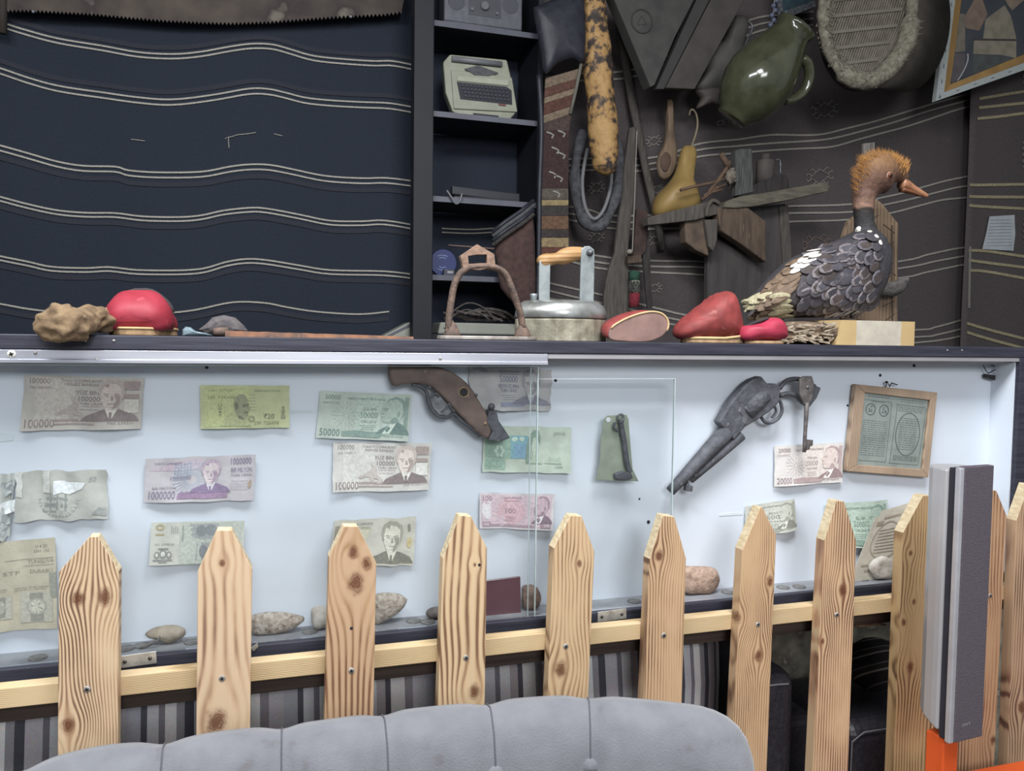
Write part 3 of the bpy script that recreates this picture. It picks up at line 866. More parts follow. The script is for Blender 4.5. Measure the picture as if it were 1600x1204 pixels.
zz = [sc_b + 0.002 + 0.032 * min(1.0, (p - o).dot(e2) / 0.074) for p in cab]
slab(cab, sc_b, sc_t - 0.006, 'cabinet', silver, spk, 0.003, zz)
lt = B()
lg = text2d('SVVT')
zb_ = sc_b + 0.0235
lt.add([o + e1 * (0.026 + x * 0.018) - e2 * 0.0004 + Vector((0, 0, zb_ + y * 0.0042)) for x, y in lg[0]], lg[1])
lt.build('badge', mat('badge_silver', (170, 168, 172), 0.4), g0)
orange = mat('orange_painted_steel', (222, 96, 44), 0.4, c2=(206, 84, 38), scale=6)
ost = thing('orange_stand', (o.x, o.y + 0.03, 0), 'orange stand with a slim post holding up the silver loudspeaker', 'stand')
pz = at(1560, 1194, YS + 0.11).z
mid = o + e1 * 0.022 + e2 * 0.030
slab([mid - e1 * 0.016 - e2 * 0.016, mid + e1 * 0.016 - e2 * 0.016, mid + e1 * 0.016 + e2 * 0.016, mid - e1 * 0.016 + e2 * 0.016], pz, sc_b + 0.0015, 'post', orange, ost, 0.002)
ca, cb = o - e1 * 0.01 - e2 * 0.01, None
B().box((o.x - 0.03, YS - 0.02, pz - 0.02), (o.x + 0.30, YS + 0.11, pz)).build('top_plate', orange, ost, bevel=0.003)
for x in (o.x - 0.01, o.x + 0.28):
    for y in (YS, YS + 0.09):
        B().box((x - 0.012, y - 0.012, 0), (x + 0.012, y + 0.012, pz - 0.02)).build('leg', orange, ost, bevel=0.002)

# ---------------------------------------------------------------- banknotes pinned in the case
class Note:
    "a sheet of paper hung in the case; print is laid on it in its own units (u to the right, v up, height 1)"
    def __init__(s, name, label, cat, corners, paper, seed=0, group='banknotes in the display case', lift=0.004, amp=0.0016, curl=0.006, gap=0.0, rag=0.0):
        s.c = [at(x, y, YB - 0.002 - gap) for x, y in corners]          # TL TR BR BL
        s.A = (s.c[1] - s.c[0]).length / max((s.c[3] - s.c[0]).length, 1e-6)
        s.seed, s.amp, s.curl, s.lift, s.rag = seed, amp, curl, lift, rag
        mid = sum(s.c, Vector()) / 4
        s.root = thing(name, (mid.x, mid.y, min(p.z for p in s.c)), label, cat, group)
        nx, ny = 36, 18
        b = B()
        vs = [s.pt(i / nx * s.A, j / ny) for j in range(ny + 1) for i in range(nx + 1)]
        n = nx + 1
        b.add(vs, [(j * n + i, j * n + i + 1, (j + 1) * n + i + 1, (j + 1) * n + i) for j in range(ny) for i in range(nx)])
        s.paper = b.build('paper', paper, s.root, smooth=True)
        s.layer = 0
    def pt(s, u, v, off=0.0):
        a = u / s.A
        if s.rag:
            w = 1 - v
            e = s.rag * (noise.noise(Vector((a * 6 + s.seed, 0, 0))) * w + noise.noise(Vector((a * 6 + s.seed, 9, 0))) * v)
            e2 = s.rag * 0.6 * noise.noise(Vector((v * 5, s.seed, 3))) * (2 * a - 1)
            v, a = v + e, a + e2
        p = s.c[3] * (1 - a) * (1 - v) + s.c[2] * a * (1 - v) + s.c[1] * a * v + s.c[0] * (1 - a) * v
        y = s.amp * math.sin(a * 9 + s.seed) + s.amp * 0.7 * math.sin(a * 17 + v * 4 + s.seed * 2)
        y += s.curl * (1 - v) ** 2 * (0.6 + 0.4 * math.sin(a * 7 + s.seed * 3))
        return p + Vector((0, -s.lift - y - off, 0))
    def put(s, name, polys, m, parent=None):
        s.layer += 1
        off = 0.00035 + 0.00013 * s.layer
        bm = bmesh.new()
        for pts, fs in polys:
            vs = [bm.verts.new((x, y, 0)) for x, y in pts]
            for f in fs:
                try:
                    bm.faces.new([vs[i] for i in f])
                except ValueError:
                    pass
        bmesh.ops.triangulate(bm, faces=bm.faces)
        for _ in range(3):
            es = [e for e in bm.edges if e.calc_length() > 0.12]
            if not es:
                break
            bmesh.ops.subdivide_edges(bm, edges=es, cuts=1)
            bmesh.ops.triangulate(bm, faces=bm.faces)
        bm.verts.index_update()
        b = B()
        b.add([s.pt(v.co.x, v.co.y, off) for v in bm.verts], [tuple(v.index for v in f.verts) for f in bm.faces])
        bm.free()
        return b.build(name, m, parent or s.root, recalc=False)
def P(*pts):
    return (list(pts), [tuple(range(len(pts)))])
def R(a, b, c, d):
    return P((a, b), (c, b), (c, d), (a, d))
def E(cx, cy, rx, ry, n=20, a0=0, a1=360):
    return P(*[(cx + rx * math.cos(math.radians(a0 + (a1 - a0) * k / n)), cy + ry * math.sin(math.radians(a0 + (a1 - a0) * k / n))) for k in range(n if a1 - a0 == 360 else n + 1)])
def T(s, u, v, w, h, rot=False):
    vs, fs = text2d(s)
    if rot:
        return ([(u - y * h, v + x * w) for x, y in vs], fs)
    return ([(u + x * w, v + y * h) for x, y in vs], fs)
def ringp(cx, cy, r, wd, n=22, sy=1.0):
    o = [(cx + r * math.cos(2 * math.pi * k / n), cy + r * sy * math.sin(2 * math.pi * k / n)) for k in range(n)]
    i = [(cx + (r - wd) * math.cos(2 * math.pi * k / n), cy + (r - wd) * sy * math.sin(2 * math.pi * k / n)) for k in range(n)]
    return (o + i, [(k, (k + 1) % n, n + (k + 1) % n, n + k) for k in range(n)])
def xf(polys, ox, oy, sx, sy=None):
    sy = sx if sy is None else sy
    return [([(ox + x * sx, oy + y * abs(sy)) for x, y in pts], fs) for pts, fs in polys]
# a man's head seen from the front, unit height, centred on x = 0
FRONT = dict(
    suit=[P((-.62, 0), (-.52, .12), (-.2, .26), (-.12, .29), (-.02, .05), (.02, .05), (.14, .29), (.25, .25), (.52, .14), (.62, 0))],
    shirt=[P((-.13, .30), (-.02, .04), (.03, .04), (.15, .30))],
    tie=[P((-.03, .2), (.03, .2), (.035, .04), (-.025, .04))],
    hair=[P((-.25, .55), (-.29, .72), (-.24, .9), (-.1, 1.0), (.1, 1.0), (.25, .9), (.29, .72), (.25, .54), (.2, .5), (-.2, .5))],
    face=[P((-.22, .62), (-.2, .46), (-.13, .31), (0, .24), (.13, .31), (.2, .46), (.22, .62), (.21, .78), (.12, .88), (.02, .84), (-.06, .9), (-.17, .84))],
    shade=[P((.05, .62), (.2, .62), (.19, .46), (.12, .32), (.03, .26), (.06, .4), (.10, .48)), P((-.17, .66), (-.05, .645), (-.05, .625), (-.17, .63)), P((.04, .645), (.17, .67), (.17, .635), (.04, .625)),
           E(-.1, .595, .04, .016, 10), E(.1, .595, .04, .016, 10), P((-.01, .6), (.025, .6), (.05, .49), (-.02, .475)), P((-.085, .41), (.075, .41), (.06, .39), (-.07, .39)), P((-.17, .84), (-.06, .9), (-.08, .8)), P((-.04, .33), (.05, .33), (.04, .315), (-.03, .315))])
# a man's head in profile, looking left
SIDE = dict(
    suit=[P((-.4, 0), (-.3, .1), (-.08, .22), (.0, .12), (.16, .32), (.34, .24), (.46, .1), (.5, 0))],
    shirt=[P((-.24, .0), (-.13, .14), (.02, .32), (.16, .34), (.0, .06), (-.04, 0))],
    tie=[P((-.16, .1), (-.06, .2), (-.02, .15), (-.1, .04))],
    hair=[P((-.2, .8), (-.12, .93), (.06, 1.0), (.26, .94), (.37, .78), (.36, .58), (.26, .42), (.18, .5), (.16, .68), (.06, .8))],
    face=[P((-.22, .78), (-.25, .66), (-.31, .56), (-.27, .53), (-.28, .47), (-.25, .42), (-.26, .35), (-.2, .3), (-.08, .31), (.02, .26), (.2, .32), (.26, .45), (.3, .6), (.26, .82), (.1, .93), (-.1, .9))],
    shade=[P((-.25, .675), (-.1, .69), (-.1, .66), (-.24, .65)), E(-.17, .62, .04, .015, 10), P((-.29, .545), (-.2, .535), (-.21, .515), (-.27, .52)), P((-.27, .445), (-.17, .445), (-.17, .43), (-.27, .43)),
           P((.14, .58), (.2, .61), (.21, .5), (.16, .44)), P((-.05, .33), (.05, .45), (.15, .42), (.18, .33), (.02, .27))])
INK = {}
def ink(c):
    g_ = sum(c) / 3.0
    c = tuple(int((g_ + (x - g_) * .8) * .8 + 42) for x in c)  # greyed and lifted: milky haze put into the ink colour
    k = tuple(c)
    if k not in INK:
        INK[k] = mat('ink_%d_%d_%d' % k, c, 0.8, c2=tuple(min(255, int(x * 1.08) + 4) for x in c), scale=260)
    return INK[k]
def paper(c, c2=None):
    g_ = sum(c) / 3.0
    c = tuple(min(238, int((g_ + (x - g_) * .75) * .8 + 48)) for x in c)  # paler and greyer paper, the same haze put into its colour
    c2 = None
    return mat('note_paper_%d_%d_%d' % tuple(c), c, 0.75, c2=c2 or tuple(int(x * 0.93) for x in c), scale=45, bump=0.25, bscale=90)
def portrait(n, kind, ou, ov, h, suit, hair, face, shade, shirt):
    r = n.put('portrait', xf(kind['suit'], ou, ov, h), ink(suit))
    for k, c in (('shirt', shirt), ('hair', hair), ('face', face), ('shade', shade), ('tie', suit)):
        n.put('portrait_' + k, xf(kind[k], ou, ov, h), ink(c), r)
def rays(u, v, r0, r1, n, wd):
    return [P(*[(u + rr * math.cos(a + d), v + rr * math.sin(a + d)) for rr, d in ((r0, -wd), (r1, -wd * .6), (r1, wd * .6), (r0, wd))]) for a in [2 * math.pi * k / n for k in range(n)]]
def lines(u0, u1, v0, v1, n, th=0.012, jit=0.0, seed=0):
    rr = random.Random(seed)
    out = []
    for k in range(n):
        v = v0 + (v1 - v0) * k / max(n - 1, 1)
        a, b = u0 + rr.random() * jit, u1 - rr.random() * jit
        # broken into word-like dashes
        x = a
        while x < b:
            e = min(b, x + 0.03 + rr.random() * 0.07)
            out.append(R(x, v - th / 2, e, v + th / 2))
            x = e + 0.014
    return out

def hundred_thousand(label, corners, pc, dark, mid, light, serial, seed):
    n = Note('banknote', label, 'banknote', corners, paper(pc), seed, rag=0.012)
    A = n.A
    n.put('tint_panel', [R(A * .10, .1, A * .42, .96)], ink(tuple(int(x * .97) for x in pc)))
    n.put('numeral', [T('100000', .06, .05, .46, .155), T('100000', .1, .85, .32, .1)], ink(dark))
    n.put('numeral_inlay', [R(.09 + k * .076, .075, .1 + k * .076, .185) for k in range(6)], ink(light))
    n.put('lettering', [T('TURKIYE CUMHURIYET', .58, .89, .68, .05), T('MERKEZ BANKASI', .64, .82, .56, .05), T('Y\u00dcZ BIN', .83, .66, .38, .09), T('100000', .88, .53, .36, .1), T('TURK LIRASI', .9, .465, .38, .045)], ink(dark))
    n.put('serial_number', [T(serial, .1, .76, .34, .045), T(serial, A - .55, .1, .42, .05)], ink(tuple(int(x * .9) for x in mid)))
    n.put('small_lettering', lines(.9, 1.28, .38, .44, 2, .012, .05, seed), ink(mid))
    n.put('ribbon', [P((.52, .16), (A - .75, .16), (A - .64, .2), (.52, .2)), P((.52, .1), (A - .78, .1), (A - .76, .125), (.52, .125))], ink(mid))
    # a rider on a rearing horse
    h = n.put('horseman', [P((.5, .3), (.62, .36), (.72, .42), (.8, .46), (.82, .52), (.86, .5), (.88, .44), (.86, .36), (.95, .3), (1.0, .25), (.94, .17), (.9, .16), (.92, .25), (.84, .28), (.78, .2), (.74, .2), (.74, .3), (.66, .3), (.56, .27)), E(.79, .57, .03, .05), P((.74, .4), (.8, .52), (.85, .44))], ink(tuple(int(a * .5 + b * .5) for a, b in zip(mid, pc))))
    n.put('window_frame', [R(A - .32, .76, A - .06, .93), R(A - .32, .6, A - .06, .68)], ink(mid))
    n.put('window_pale', [R(A - .3, .32, A - .06, .58)], ink(tuple(min(255, x + 8) for x in pc)))
    portrait(n, FRONT, A - .52, .17, .78, dark, tuple(int(x * .45 + y * .55) for x, y in zip(mid, light)), light, mid, tuple(min(255, x + 10) for x in pc))
    return n
hundred_thousand('worn brown 100000 banknote at the top left of the display case', [(40, 585), (226, 590), (221, 669), (34, 672)], (188, 180, 166), (112, 94, 92), (142, 120, 116), (190, 172, 160), 'F60 239331', 1)
hundred_thousand('clean pale 100000 banknote directly below the green 50000 note', [(520, 690), (674, 692), (669, 764), (519, 768)], (214, 210, 200), (116, 98, 96), (160, 138, 130), (222, 206, 192), 'J32 216311', 3)

n = Note('banknote', 'yellow-green 20 rupee banknote near the top of the display case', 'banknote', [(313, 601), (452, 602), (452, 667), (314, 669)], paper((196, 204, 132)), 2, rag=.006)
A = n.A
n.put('tint_panel', [R(A * .05, .05, A * .55, .95)], ink((180, 190, 116)))
n.put('lettering', [T('RESERVE BANK OF INDIA', A - .78, .85, .58, .05), T('BHARATIYA RIZARV BANK', .18, .85, .52, .05)], ink((118, 122, 92)))
n.put('numeral', [T('\u20b920', A - .58, .22, .24, .12)], ink((84, 92, 66)))
n.put('serial_number', [T('29F 726498', .15, .68, .6, .07), T('29F 726498', A - .8, .08, .56, .08)], ink((124, 124, 84)))
n.put('devanagari', [ringp(.42, .53, .045, .014), R(.38, .44, .47, .46), E(.42, .38, .035, .03), P((.39, .32), (.46, .34), (.43, .29))], ink((112, 118, 80)))
n.put('seal', [ringp(A - .85, .22, .075, .014), ringp(A - .85, .22, .045, .012)], ink((112, 118, 82)))
n.put('emblem', [E(A - .14, .38, .04, .07), R(A - .19, .22, A - .09, .3), E(A - .14, .48, .03, .03)], ink((128, 132, 92)))
n.put('small_lettering', lines(A - .92, A - .74, .42, .78, 6, .012, .02, 4), ink((140, 146, 104)))
# bald man with a moustache and a shawl, looking right
r = n.put('portrait', [P((.42, .06), (.55, .28), (.72, .4), (.84, .36), (1.02, .24), (1.1, .06))], ink((164, 172, 110)))
n.put('portrait_face', [P((.76, .36), (.72, .55), (.74, .7), (.84, .8), (.96, .78), (1.03, .66), (1.06, .52), (1.09, .44), (1.04, .42), (1.04, .3), (.96, .2), (.84, .22))], ink((138, 144, 100)), r)
n.put('portrait_shade', [E(.78, .52, .04, .09), R(.93, .54, 1.05, .565), P((.96, .4), (1.06, .4), (1.03, .35), (.94, .34)), E(.95, .52, .035, .03), E(1.02, .52, .02, .03), P((.96, .2), (.84, .22), (.8, .3), (.9, .28))], ink((100, 106, 74)), r)

def profile_note(label, corners, pc, dark, mid, light, big, small, words, seed, extra=None, rag=.008, ph=.8):
    n = Note('banknote', label, 'banknote', corners, paper(pc), seed, rag=rag)
    A = n.A
    n.put('tint_panel', [R(A * .4, .1, A - .06, .94)], ink(tuple(int(x * .55 + y * .45) for x, y in zip(pc, light))))
    n.put('rosette', rays(A * .3, .5, .03, .2, 12, .12) + rays(A * .3, .5, .2, .3, 20, .03), ink(tuple(int(x * .6 + y * .4) for x, y in zip(pc, mid))))
    n.put('numeral', [T(big, .06, .06, .42, .15), T(big, .12, .83, .32, .1), T(big, A * .5 - .1, .46, .38, .12)], ink(dark))
    n.put('lettering', [T('TURKIYE CUMHURIYET MERKEZ BANKASI', .58, .84, A * .42, .05), T(words, A * .5 - .04, .62, .28, .06), T('TURK LIRASI', A * .5 - .08, .36, .34, .05)], ink(dark))
    n.put('small_lettering', lines(A * .5 - .1, A * .5 + .26, .22, .3, 3, .012, .05, seed), ink(mid))
    n.put('serial_number', [T(small, .08, .74, .34, .045), T(small, A - .55, .07, .42, .05)], ink(mid))
    n.put('ribbon', [P((.52, .07), (A - .65, .05), (A - .5, .16), (A * .5, .11), (.8, .19), (.52, .17))], ink(mid))
    n.put('edge_panel', [R(A - .14, .25, A - .05, .93)], ink(tuple(int(x * .5 + y * .5) for x, y in zip(dark, light))))
    portrait(n, SIDE, A - .4, .14, ph, dark, mid, light, mid, tuple(min(255, x + 12) for x in pc))
    return n
profile_note('green 50000 banknote with a man in profile, left of the old gun', [(500, 610), (643, 616), (636, 688), (493, 683)], (188, 204, 188), (84, 116, 106), (112, 142, 130), (160, 184, 166), '50000', 'A34 214163', 'ELLI BIN', 5)
profile_note('brown 20000 banknote hanging below the iron key', [(1208, 696), (1315, 690), (1312, 752), (1207, 759)], (216, 210, 202), (128, 100, 100), (160, 132, 130), (206, 184, 174), '20000', 'C28 080473', 'YIRMI BIN', 6)
profile_note('small olive 500 banknote half hidden behind a picket tip on the right', [(1163, 790), (1240, 778), (1241, 826), (1160, 841)], (190, 194, 178), (108, 110, 96), (134, 136, 120), (172, 176, 160), '500', 'K11 02817', 'BESYUZ', 7)
profile_note('mint green 50000 banknote behind a picket at the lower right of the case', [(1286, 787), (1386, 780), (1381, 856), (1288, 852)], (184, 210, 190), (88, 124, 108), (116, 150, 132), (160, 190, 170), '50000', 'B17 301722', 'ELLI BIN', 8)

# pink hundred
n = Note('banknote', 'pink 100 banknote with a man in profile, lowest under the gun muzzle', 'banknote', [(748, 768), (866, 771), (862, 827), (747, 823)], paper((222, 212, 216)), 9, rag=.004)
A = n.A
n.put('tint_panel', [R(.06, .06, A - .08, .94)], ink((208, 178, 188)))
n.put('watermark_window', [E(.26, .52, .2, .26)], ink((224, 218, 222)))
n.put('centre_panel', [E(A * .42, .5, .42, .36)], ink((216, 166, 178)))
n.put('numeral', [T('100', A * .42 - .17, .44, .3, .14), T('100', .12, .1, .22, .1), T('100', A - .34, .1, .2, .1), T('100', .1, .76, .28, .14)], ink((132, 96, 112)))
n.put('lettering', [T('TURKIYE CUMHURIYETI', A * .42 - .3, .84, .6, .05), T('MERKEZ BANKASI', A * .42 - .22, .76, .44, .045)], ink((128, 92, 104)))
n.put('border', [R(.3, .07, A - .6, .13), R(.08, .06, .3, .2), R(A - .42, .06, A - .1, .2)], ink((162, 128, 142)))
n.put('border_numeral', [T('100', .11, .09, .16, .08), T('100', A - .3, .09, .16, .08)], ink((226, 212, 218)))
n.put('small_lettering', lines(A * .42 - .2, A * .42 + .14, .24, .34, 3, .012, .05, 3), ink((150, 110, 122)))
portrait(n, SIDE, A - .42, .18, .76, (120, 92, 110), (150, 120, 136), (190, 158, 172), (140, 112, 126), (226, 216, 222))

# 500000, blue grey, torn
n = Note('banknote', 'torn grey-blue 500000 banknote at the top behind the old gun', 'banknote', [(732, 571), (861, 577), (858, 641), (734, 640)], paper((176, 174, 174), (160, 156, 150)), 10, rag=.05)
A = n.A
n.put('numeral', [T('500000', .72, .66, .42, .15), T('500000', .08, .88, .32, .09)], ink((84, 92, 120)))
n.put('lettering', [T('TURKIYE CUMHURIYETI', .68, .88, .5, .045), T('MERKEZ BANKASI', .72, .83, .44, .04), T('BESYUZ BIN', .68, .53, .48, .08), T('TURK LIRASI', .72, .43, .4, .08)], ink((88, 96, 122)))
n.put('small_lettering', lines(.74, 1.1, .26, .36, 3, .012, .05, 5), ink((104, 110, 132)))
n.put('ribbon', [P((.72, .1), (1.3, .1), (1.42, .36), (1.3, .2), (.72, .2))], ink((120, 130, 158)))
portrait(n, FRONT, A - .5, .14, .8, (110, 110, 126), (140, 138, 146), (176, 172, 172), (132, 130, 138), (186, 186, 188))

# green and blue note
n = Note('banknote', 'faded green and blue banknote with a woman in a headscarf below the gun', 'banknote', [(755, 664), (891, 667), (888, 738), (752, 736)], paper((184, 202, 176)), 11, rag=.02)
A = n.A
n.put('green_panel', [R(.05, .3, .62, .8), R(.05, .06, .5, .28)], ink((126, 164, 142)))
n.put('blue_panel', [R(.62, .3, 1.0, .8)], ink((96, 158, 172)))
n.put('blue_panel_inner', [R(.7, .32, .98, .62)], ink((98, 148, 180)))
n.put('leaf_motif', [E(.36 + .08 * math.cos(a), .46 + .09 * math.sin(a), .035, .05, 10) for a in (0, 1.05, 2.1, 3.14, 4.2, 5.25)] + [E(.7, .72, .07, .05), E(.86, .73, .06, .05)], ink((178, 206, 186)))
n.put('serial_number', [T('OP33118', A - .42, .82, .26, .07), T('OP33118', .12, .1, .3, .06), T('1000', A - .36, .1, .16, .06)], ink((118, 140, 116)))
n.put('headscarf', [P((.98, .2), (.96, .5), (1.02, .78), (1.14, .92), (1.26, .9), (1.32, .76), (1.3, .6), (1.24, .76), (1.12, .74), (1.06, .52), (1.1, .3), (1.16, .2))], ink((108, 138, 118)))
n.put('portrait', [P((1.08, .52), (1.13, .74), (1.23, .76), (1.27, .58), (1.24, .42), (1.15, .34))], ink((168, 184, 160)))
n.put('headscarf_folds', [P((1.04, .2), (1.12, .34), (1.24, .36), (1.36, .2)), P((1.4, .22), (1.52, .36), (1.66, .3), (1.76, .36), (1.8, .2))], ink((158, 182, 152)))

# million
n = Note('banknote', 'purple 1000000 banknote with a smiling man, upper left of the ten dinar note', 'banknote', [(228, 716), (400, 709), (396, 780), (225, 784)], paper((194, 184, 192)), 12, rag=.02)
A = n.A
n.put('tint_panel', [P((.1, .72), (.6, .9), (1.2, .95), (1.2, .72), (.7, .7))], ink((182, 158, 174)))
n.put('blue_rosette', rays(1.0, .5, .1, .42, 30, .05), ink((164, 178, 196)))
n.put('blue_mosaic', [P(*[(.62 + i * .065 + dx, .6 + j * .06 + dy) for dx, dy in ((0, .0), (.025, .025), (.05, 0), (.025, -.025))]) for i in range(6) for j in range(5)], ink((132, 150, 176)))
n.put('numeral', [T('1000000', .1, .08, .56, .18), T('1000000', A - .55, .8, .46, .14), T('1000000', .55, .5, .44, .08)], ink((104, 92, 128)))
n.put('lettering', [T('BIR MILYON', A - .54, .63, .46, .1), T('TURK LIRASI', A - .54, .54, .46, .05), T('TURKIYE CUMHURIYET', .18, .85, .6, .05), T('BIR MILYON', .16, .3, .5, .05)], ink((104, 94, 122)))
n.put('ribbon', [P((.7, .08), (A - .6, .08), (A - .6, .24), (.72, .2))] + [E(.8 + k * .11, .2, .05, .04, 10) for k in range(7)], ink((140, 104, 142)))
n.put('small_lettering', lines(A - .54, A - .12, .26, .44, 4, .012, .05, 9), ink((150, 138, 152)))
n.put('stain', [E(A - .1, .36, .04, .09)], ink((158, 132, 110)))
portrait(n, FRONT, A - .98, .2, .74, (118, 94, 134), (170, 148, 166), (202, 184, 186), (150, 124, 148), (206, 200, 206))

# ten dinar, printed upright
n = Note('banknote', 'crisp pale yellow 10 note with upright numeral behind the second picket', 'banknote', [(237, 815), (382, 812), (380, 880), (234, 880)], paper((212, 214, 196)), 13, rag=0.0, amp=.0008)
A = n.A
n.put('tint_panel', [R(.64, 0.02, A - .04, .98)], ink((182, 190, 176)))
n.put('dark_panel', [P((.86, .94), (1.5, .96), (1.5, .62), (1.2, .58), (.9, .62)), P((1.0, .1), (1.3, .1), (1.34, .5), (1.02, .52))], ink((152, 158, 156)))
n.put('drawing', [E(1.12, .78, .12, .14), E(1.34, .8, .13, .13), E(1.18, .3, .1, .16)], ink((120, 126, 130)))
n.put('numeral', [T('10', .3, .7, .26, .2, rot=True)], ink((176, 158, 96)))
n.put('serial_number', [T('AA 2598858', .1, .46, .42, .05)], ink((124, 128, 120)))
n.put('coat_of_arms', [R(.08, .1, .5, .14), E(.16, .24, .06, .08), E(.29, .26, .08, .1), E(.42, .24, .06, .08), R(.18, .36, .4, .4), R(.2, .06, .38, .085)], ink((128, 130, 124)))
n.put('coat_of_arms_inlay', [E(.29, .26, .045, .06), E(.16, .24, .03, .045), E(.42, .24, .03, .045)], ink((206, 208, 192)))
n.put('small_lettering', [R(.45 + k * .045, .74, .465 + k * .045, .92 - .03 * (k % 2)) for k in range(4)] + [R(.7, .55, .72, .92)], ink((140, 144, 134)))

# beige note behind the third picket
n = Note('banknote', 'crumpled beige banknote with a man facing front, behind the third picket', 'banknote', [(522, 812), (650, 806), (645, 882), (514, 878)], paper((206, 202, 182)), 14, rag=.035)
A = n.A
n.put('tint_panel', [P((.1, .1), (.6, .1), (.9, .8), (.2, .9))], ink((196, 190, 160)))
n.put('dark_panel', [R(.04, .55, .3, .86)], ink((140, 130, 112)))
n.put('lettering', [T('TURKIYE CUMHURIYET', .36, .86, .56, .06), T('MERKEZ BANKASI', .42, .77, .44, .055), T('5 MILYON', .3, .42, .4, .12), T('TURK LIRASI', .36, .32, .36, .06)], ink((112, 110, 96)))
n.put('gold_disc', [E(A - .14, .48, .06, .11)], ink((196, 178, 110)))
n.put('margin_ornament', [P((A - .2, .84), (A - .14, .86), (A - .12, .72), (A - .18, .7))], ink((120, 116, 100)))
portrait(n, FRONT, A - .56, .06, .88, (110, 108, 92), (150, 146, 126), (208, 204, 184), (140, 136, 118), (218, 214, 196))

# tattered grey note, and the scrap beside it
tat = paper((178, 178, 166), (158, 158, 148))
n = Note('banknote', 'tattered grey banknote patched with clear tape at the left of the case', 'banknote', [(30, 735), (166, 733), (171, 808), (24, 813)], tat, 15, rag=.05, amp=.003)
A = n.A
n.put('seal', [E(A * .46, .42, .36, .34, 24, 180, 360)], ink((160, 162, 150)))
n.put('building', [R(A * .3, .26, A * .56, .34), R(A * .32, .4, A * .56, .46), R(A * .36, .2, A * .38, .55), R(A * .44, .2, A * .46, .5), R(A * .53, .2, A * .55, .55), R(A * .28, .16, A * .58, .19)], ink((120, 126, 122)))
n.put('seal_rim', [P((A * .46 + .3 * math.cos(a), .42 + .32 * math.sin(a)), (A * .46 + .35 * math.cos(a), .42 + .36 * math.sin(a)), (A * .46 + .35 * math.cos(a + .09), .42 + .36 * math.sin(a + .09)), (A * .46 + .3 * math.cos(a + .09), .42 + .32 * math.sin(a + .09))) for a in [math.pi + k * .2 for k in range(16)]], ink((134, 138, 132)))
n.put('torn_patch', [P((A * .4, .5), (A * .5, .56), (A * .58, .54), (A * .72, .62), (A * .76, .74), (A * .6, .72), (A * .52, .8), (A * .4, .78))], ink((214, 220, 222)))
n.put('corner_mark', [P((A * .82, .1), (A * .9, .24), (A * .98, .22), (A * .99, .06)), T('50', A * .8, .76, .12, .1)], ink((130, 134, 130)))
n.put('tape', [R(A * .28, .55, A * .36, 1.0), R(0, .5, .1, 1.0)], ink((186, 188, 180)))
n = Note('banknote', 'torn scrap of a pale grey banknote at the left edge of the frame', 'banknote', [(-26, 742), (26, 738), (16, 842), (-30, 850)], paper((186, 190, 184), (168, 172, 168)), 16, rag=.10, amp=.003)
n.put('smudge', [P((.1, .1), (.34, .05), (.44, .3), (.3, .4), (.16, .3)), P((.2, .6), (.4, .7), (.44, .9), (.2, .86))], ink((146, 152, 152)))
n.put('tape', [P((.16, .38), (.5, .42), (.5, .62), (.2, .56))], ink((220, 226, 228)))

# ---------------------------------------------------------------- leaflet with watches at the lower left
n = Note('leaflet', 'folded yellowed leaflet with printed wristwatches at the lower left of the case', 'leaflet', [(-70, 852), (87, 838), (94, 975), (-70, 992)], paper((196, 184, 150), (184, 172, 140)), 17, group=None, rag=.004, amp=.001, curl=.012)
A = n.A
g2 = ink((126, 120, 100))
n.put('lettering', [T('U 4 20', A - .2, .9, .12, .035), T('20H 150', A - .22, .85, .16, .03), T('TUNISLIVA', A - .28, .73, .26, .04), T('DURABLI', A - .26, .62, .22, .04), T('STF', A - .52, .62, .16, .04), T('WITH THE NEW', A - .42, .455, .34, .02), T('JEWELS LEVER', A - .42, .43, .32, .02), T('LADIES MODEL', A - .78, .455, .3, .02), T('SEVENTEEN', A - .78, .43, .28, .02)], g2)
n.put('rule', [R(A - .5, .78, A - .02, .786), R(A - .32, .705, A - .02, .71)], g2)
n.put('picture_panel', [R(A - .36, .08, A - .04, .41), R(A - .66, .14, A - .44, .39)], ink((168, 166, 146)))
n.put('side_panel', [P((A - .06, .34), (A - .0, .34), (A + .0, .62), (A - .07, .62))], ink((132, 136, 118)))
wd = [P((A - .27, .26), (A - .15, .26), (A - .13, .4), (A - .27, .4)), P((A - .27, .22), (A - .13, .22), (A - .13, .09), (A - .26, .09)), R(A - .6, .16, A - .5, .38)]
n.put('watch_strap', wd, ink((128, 128, 114)))
n.put('watch_case', [E(A - .2, .25, .1, .09), E(A - .55, .27, .05, .075)], ink((150, 150, 134)))
n.put('watch_dial', [E(A - .2, .25, .08, .072), R(A - .58, .23, A - .52, .31)], ink((186, 184, 162)))
n.put('watch_hands', [P((A - .2, .25), (A - .26, .27), (A - .265, .262)), P((A - .2, .25), (A - .17, .29), (A - .16, .285)), P((A - .2, .25), (A - .14, .23), (A - .145, .22))] + [R(A - .2 + .068 * math.cos(k * .52) - .004, .25 + .06 * math.sin(k * .52) - .004, A - .2 + .068 * math.cos(k * .52) + .004, .25 + .06 * math.sin(k * .52) + .004) for k in range(12)], ink((96, 96, 86)))
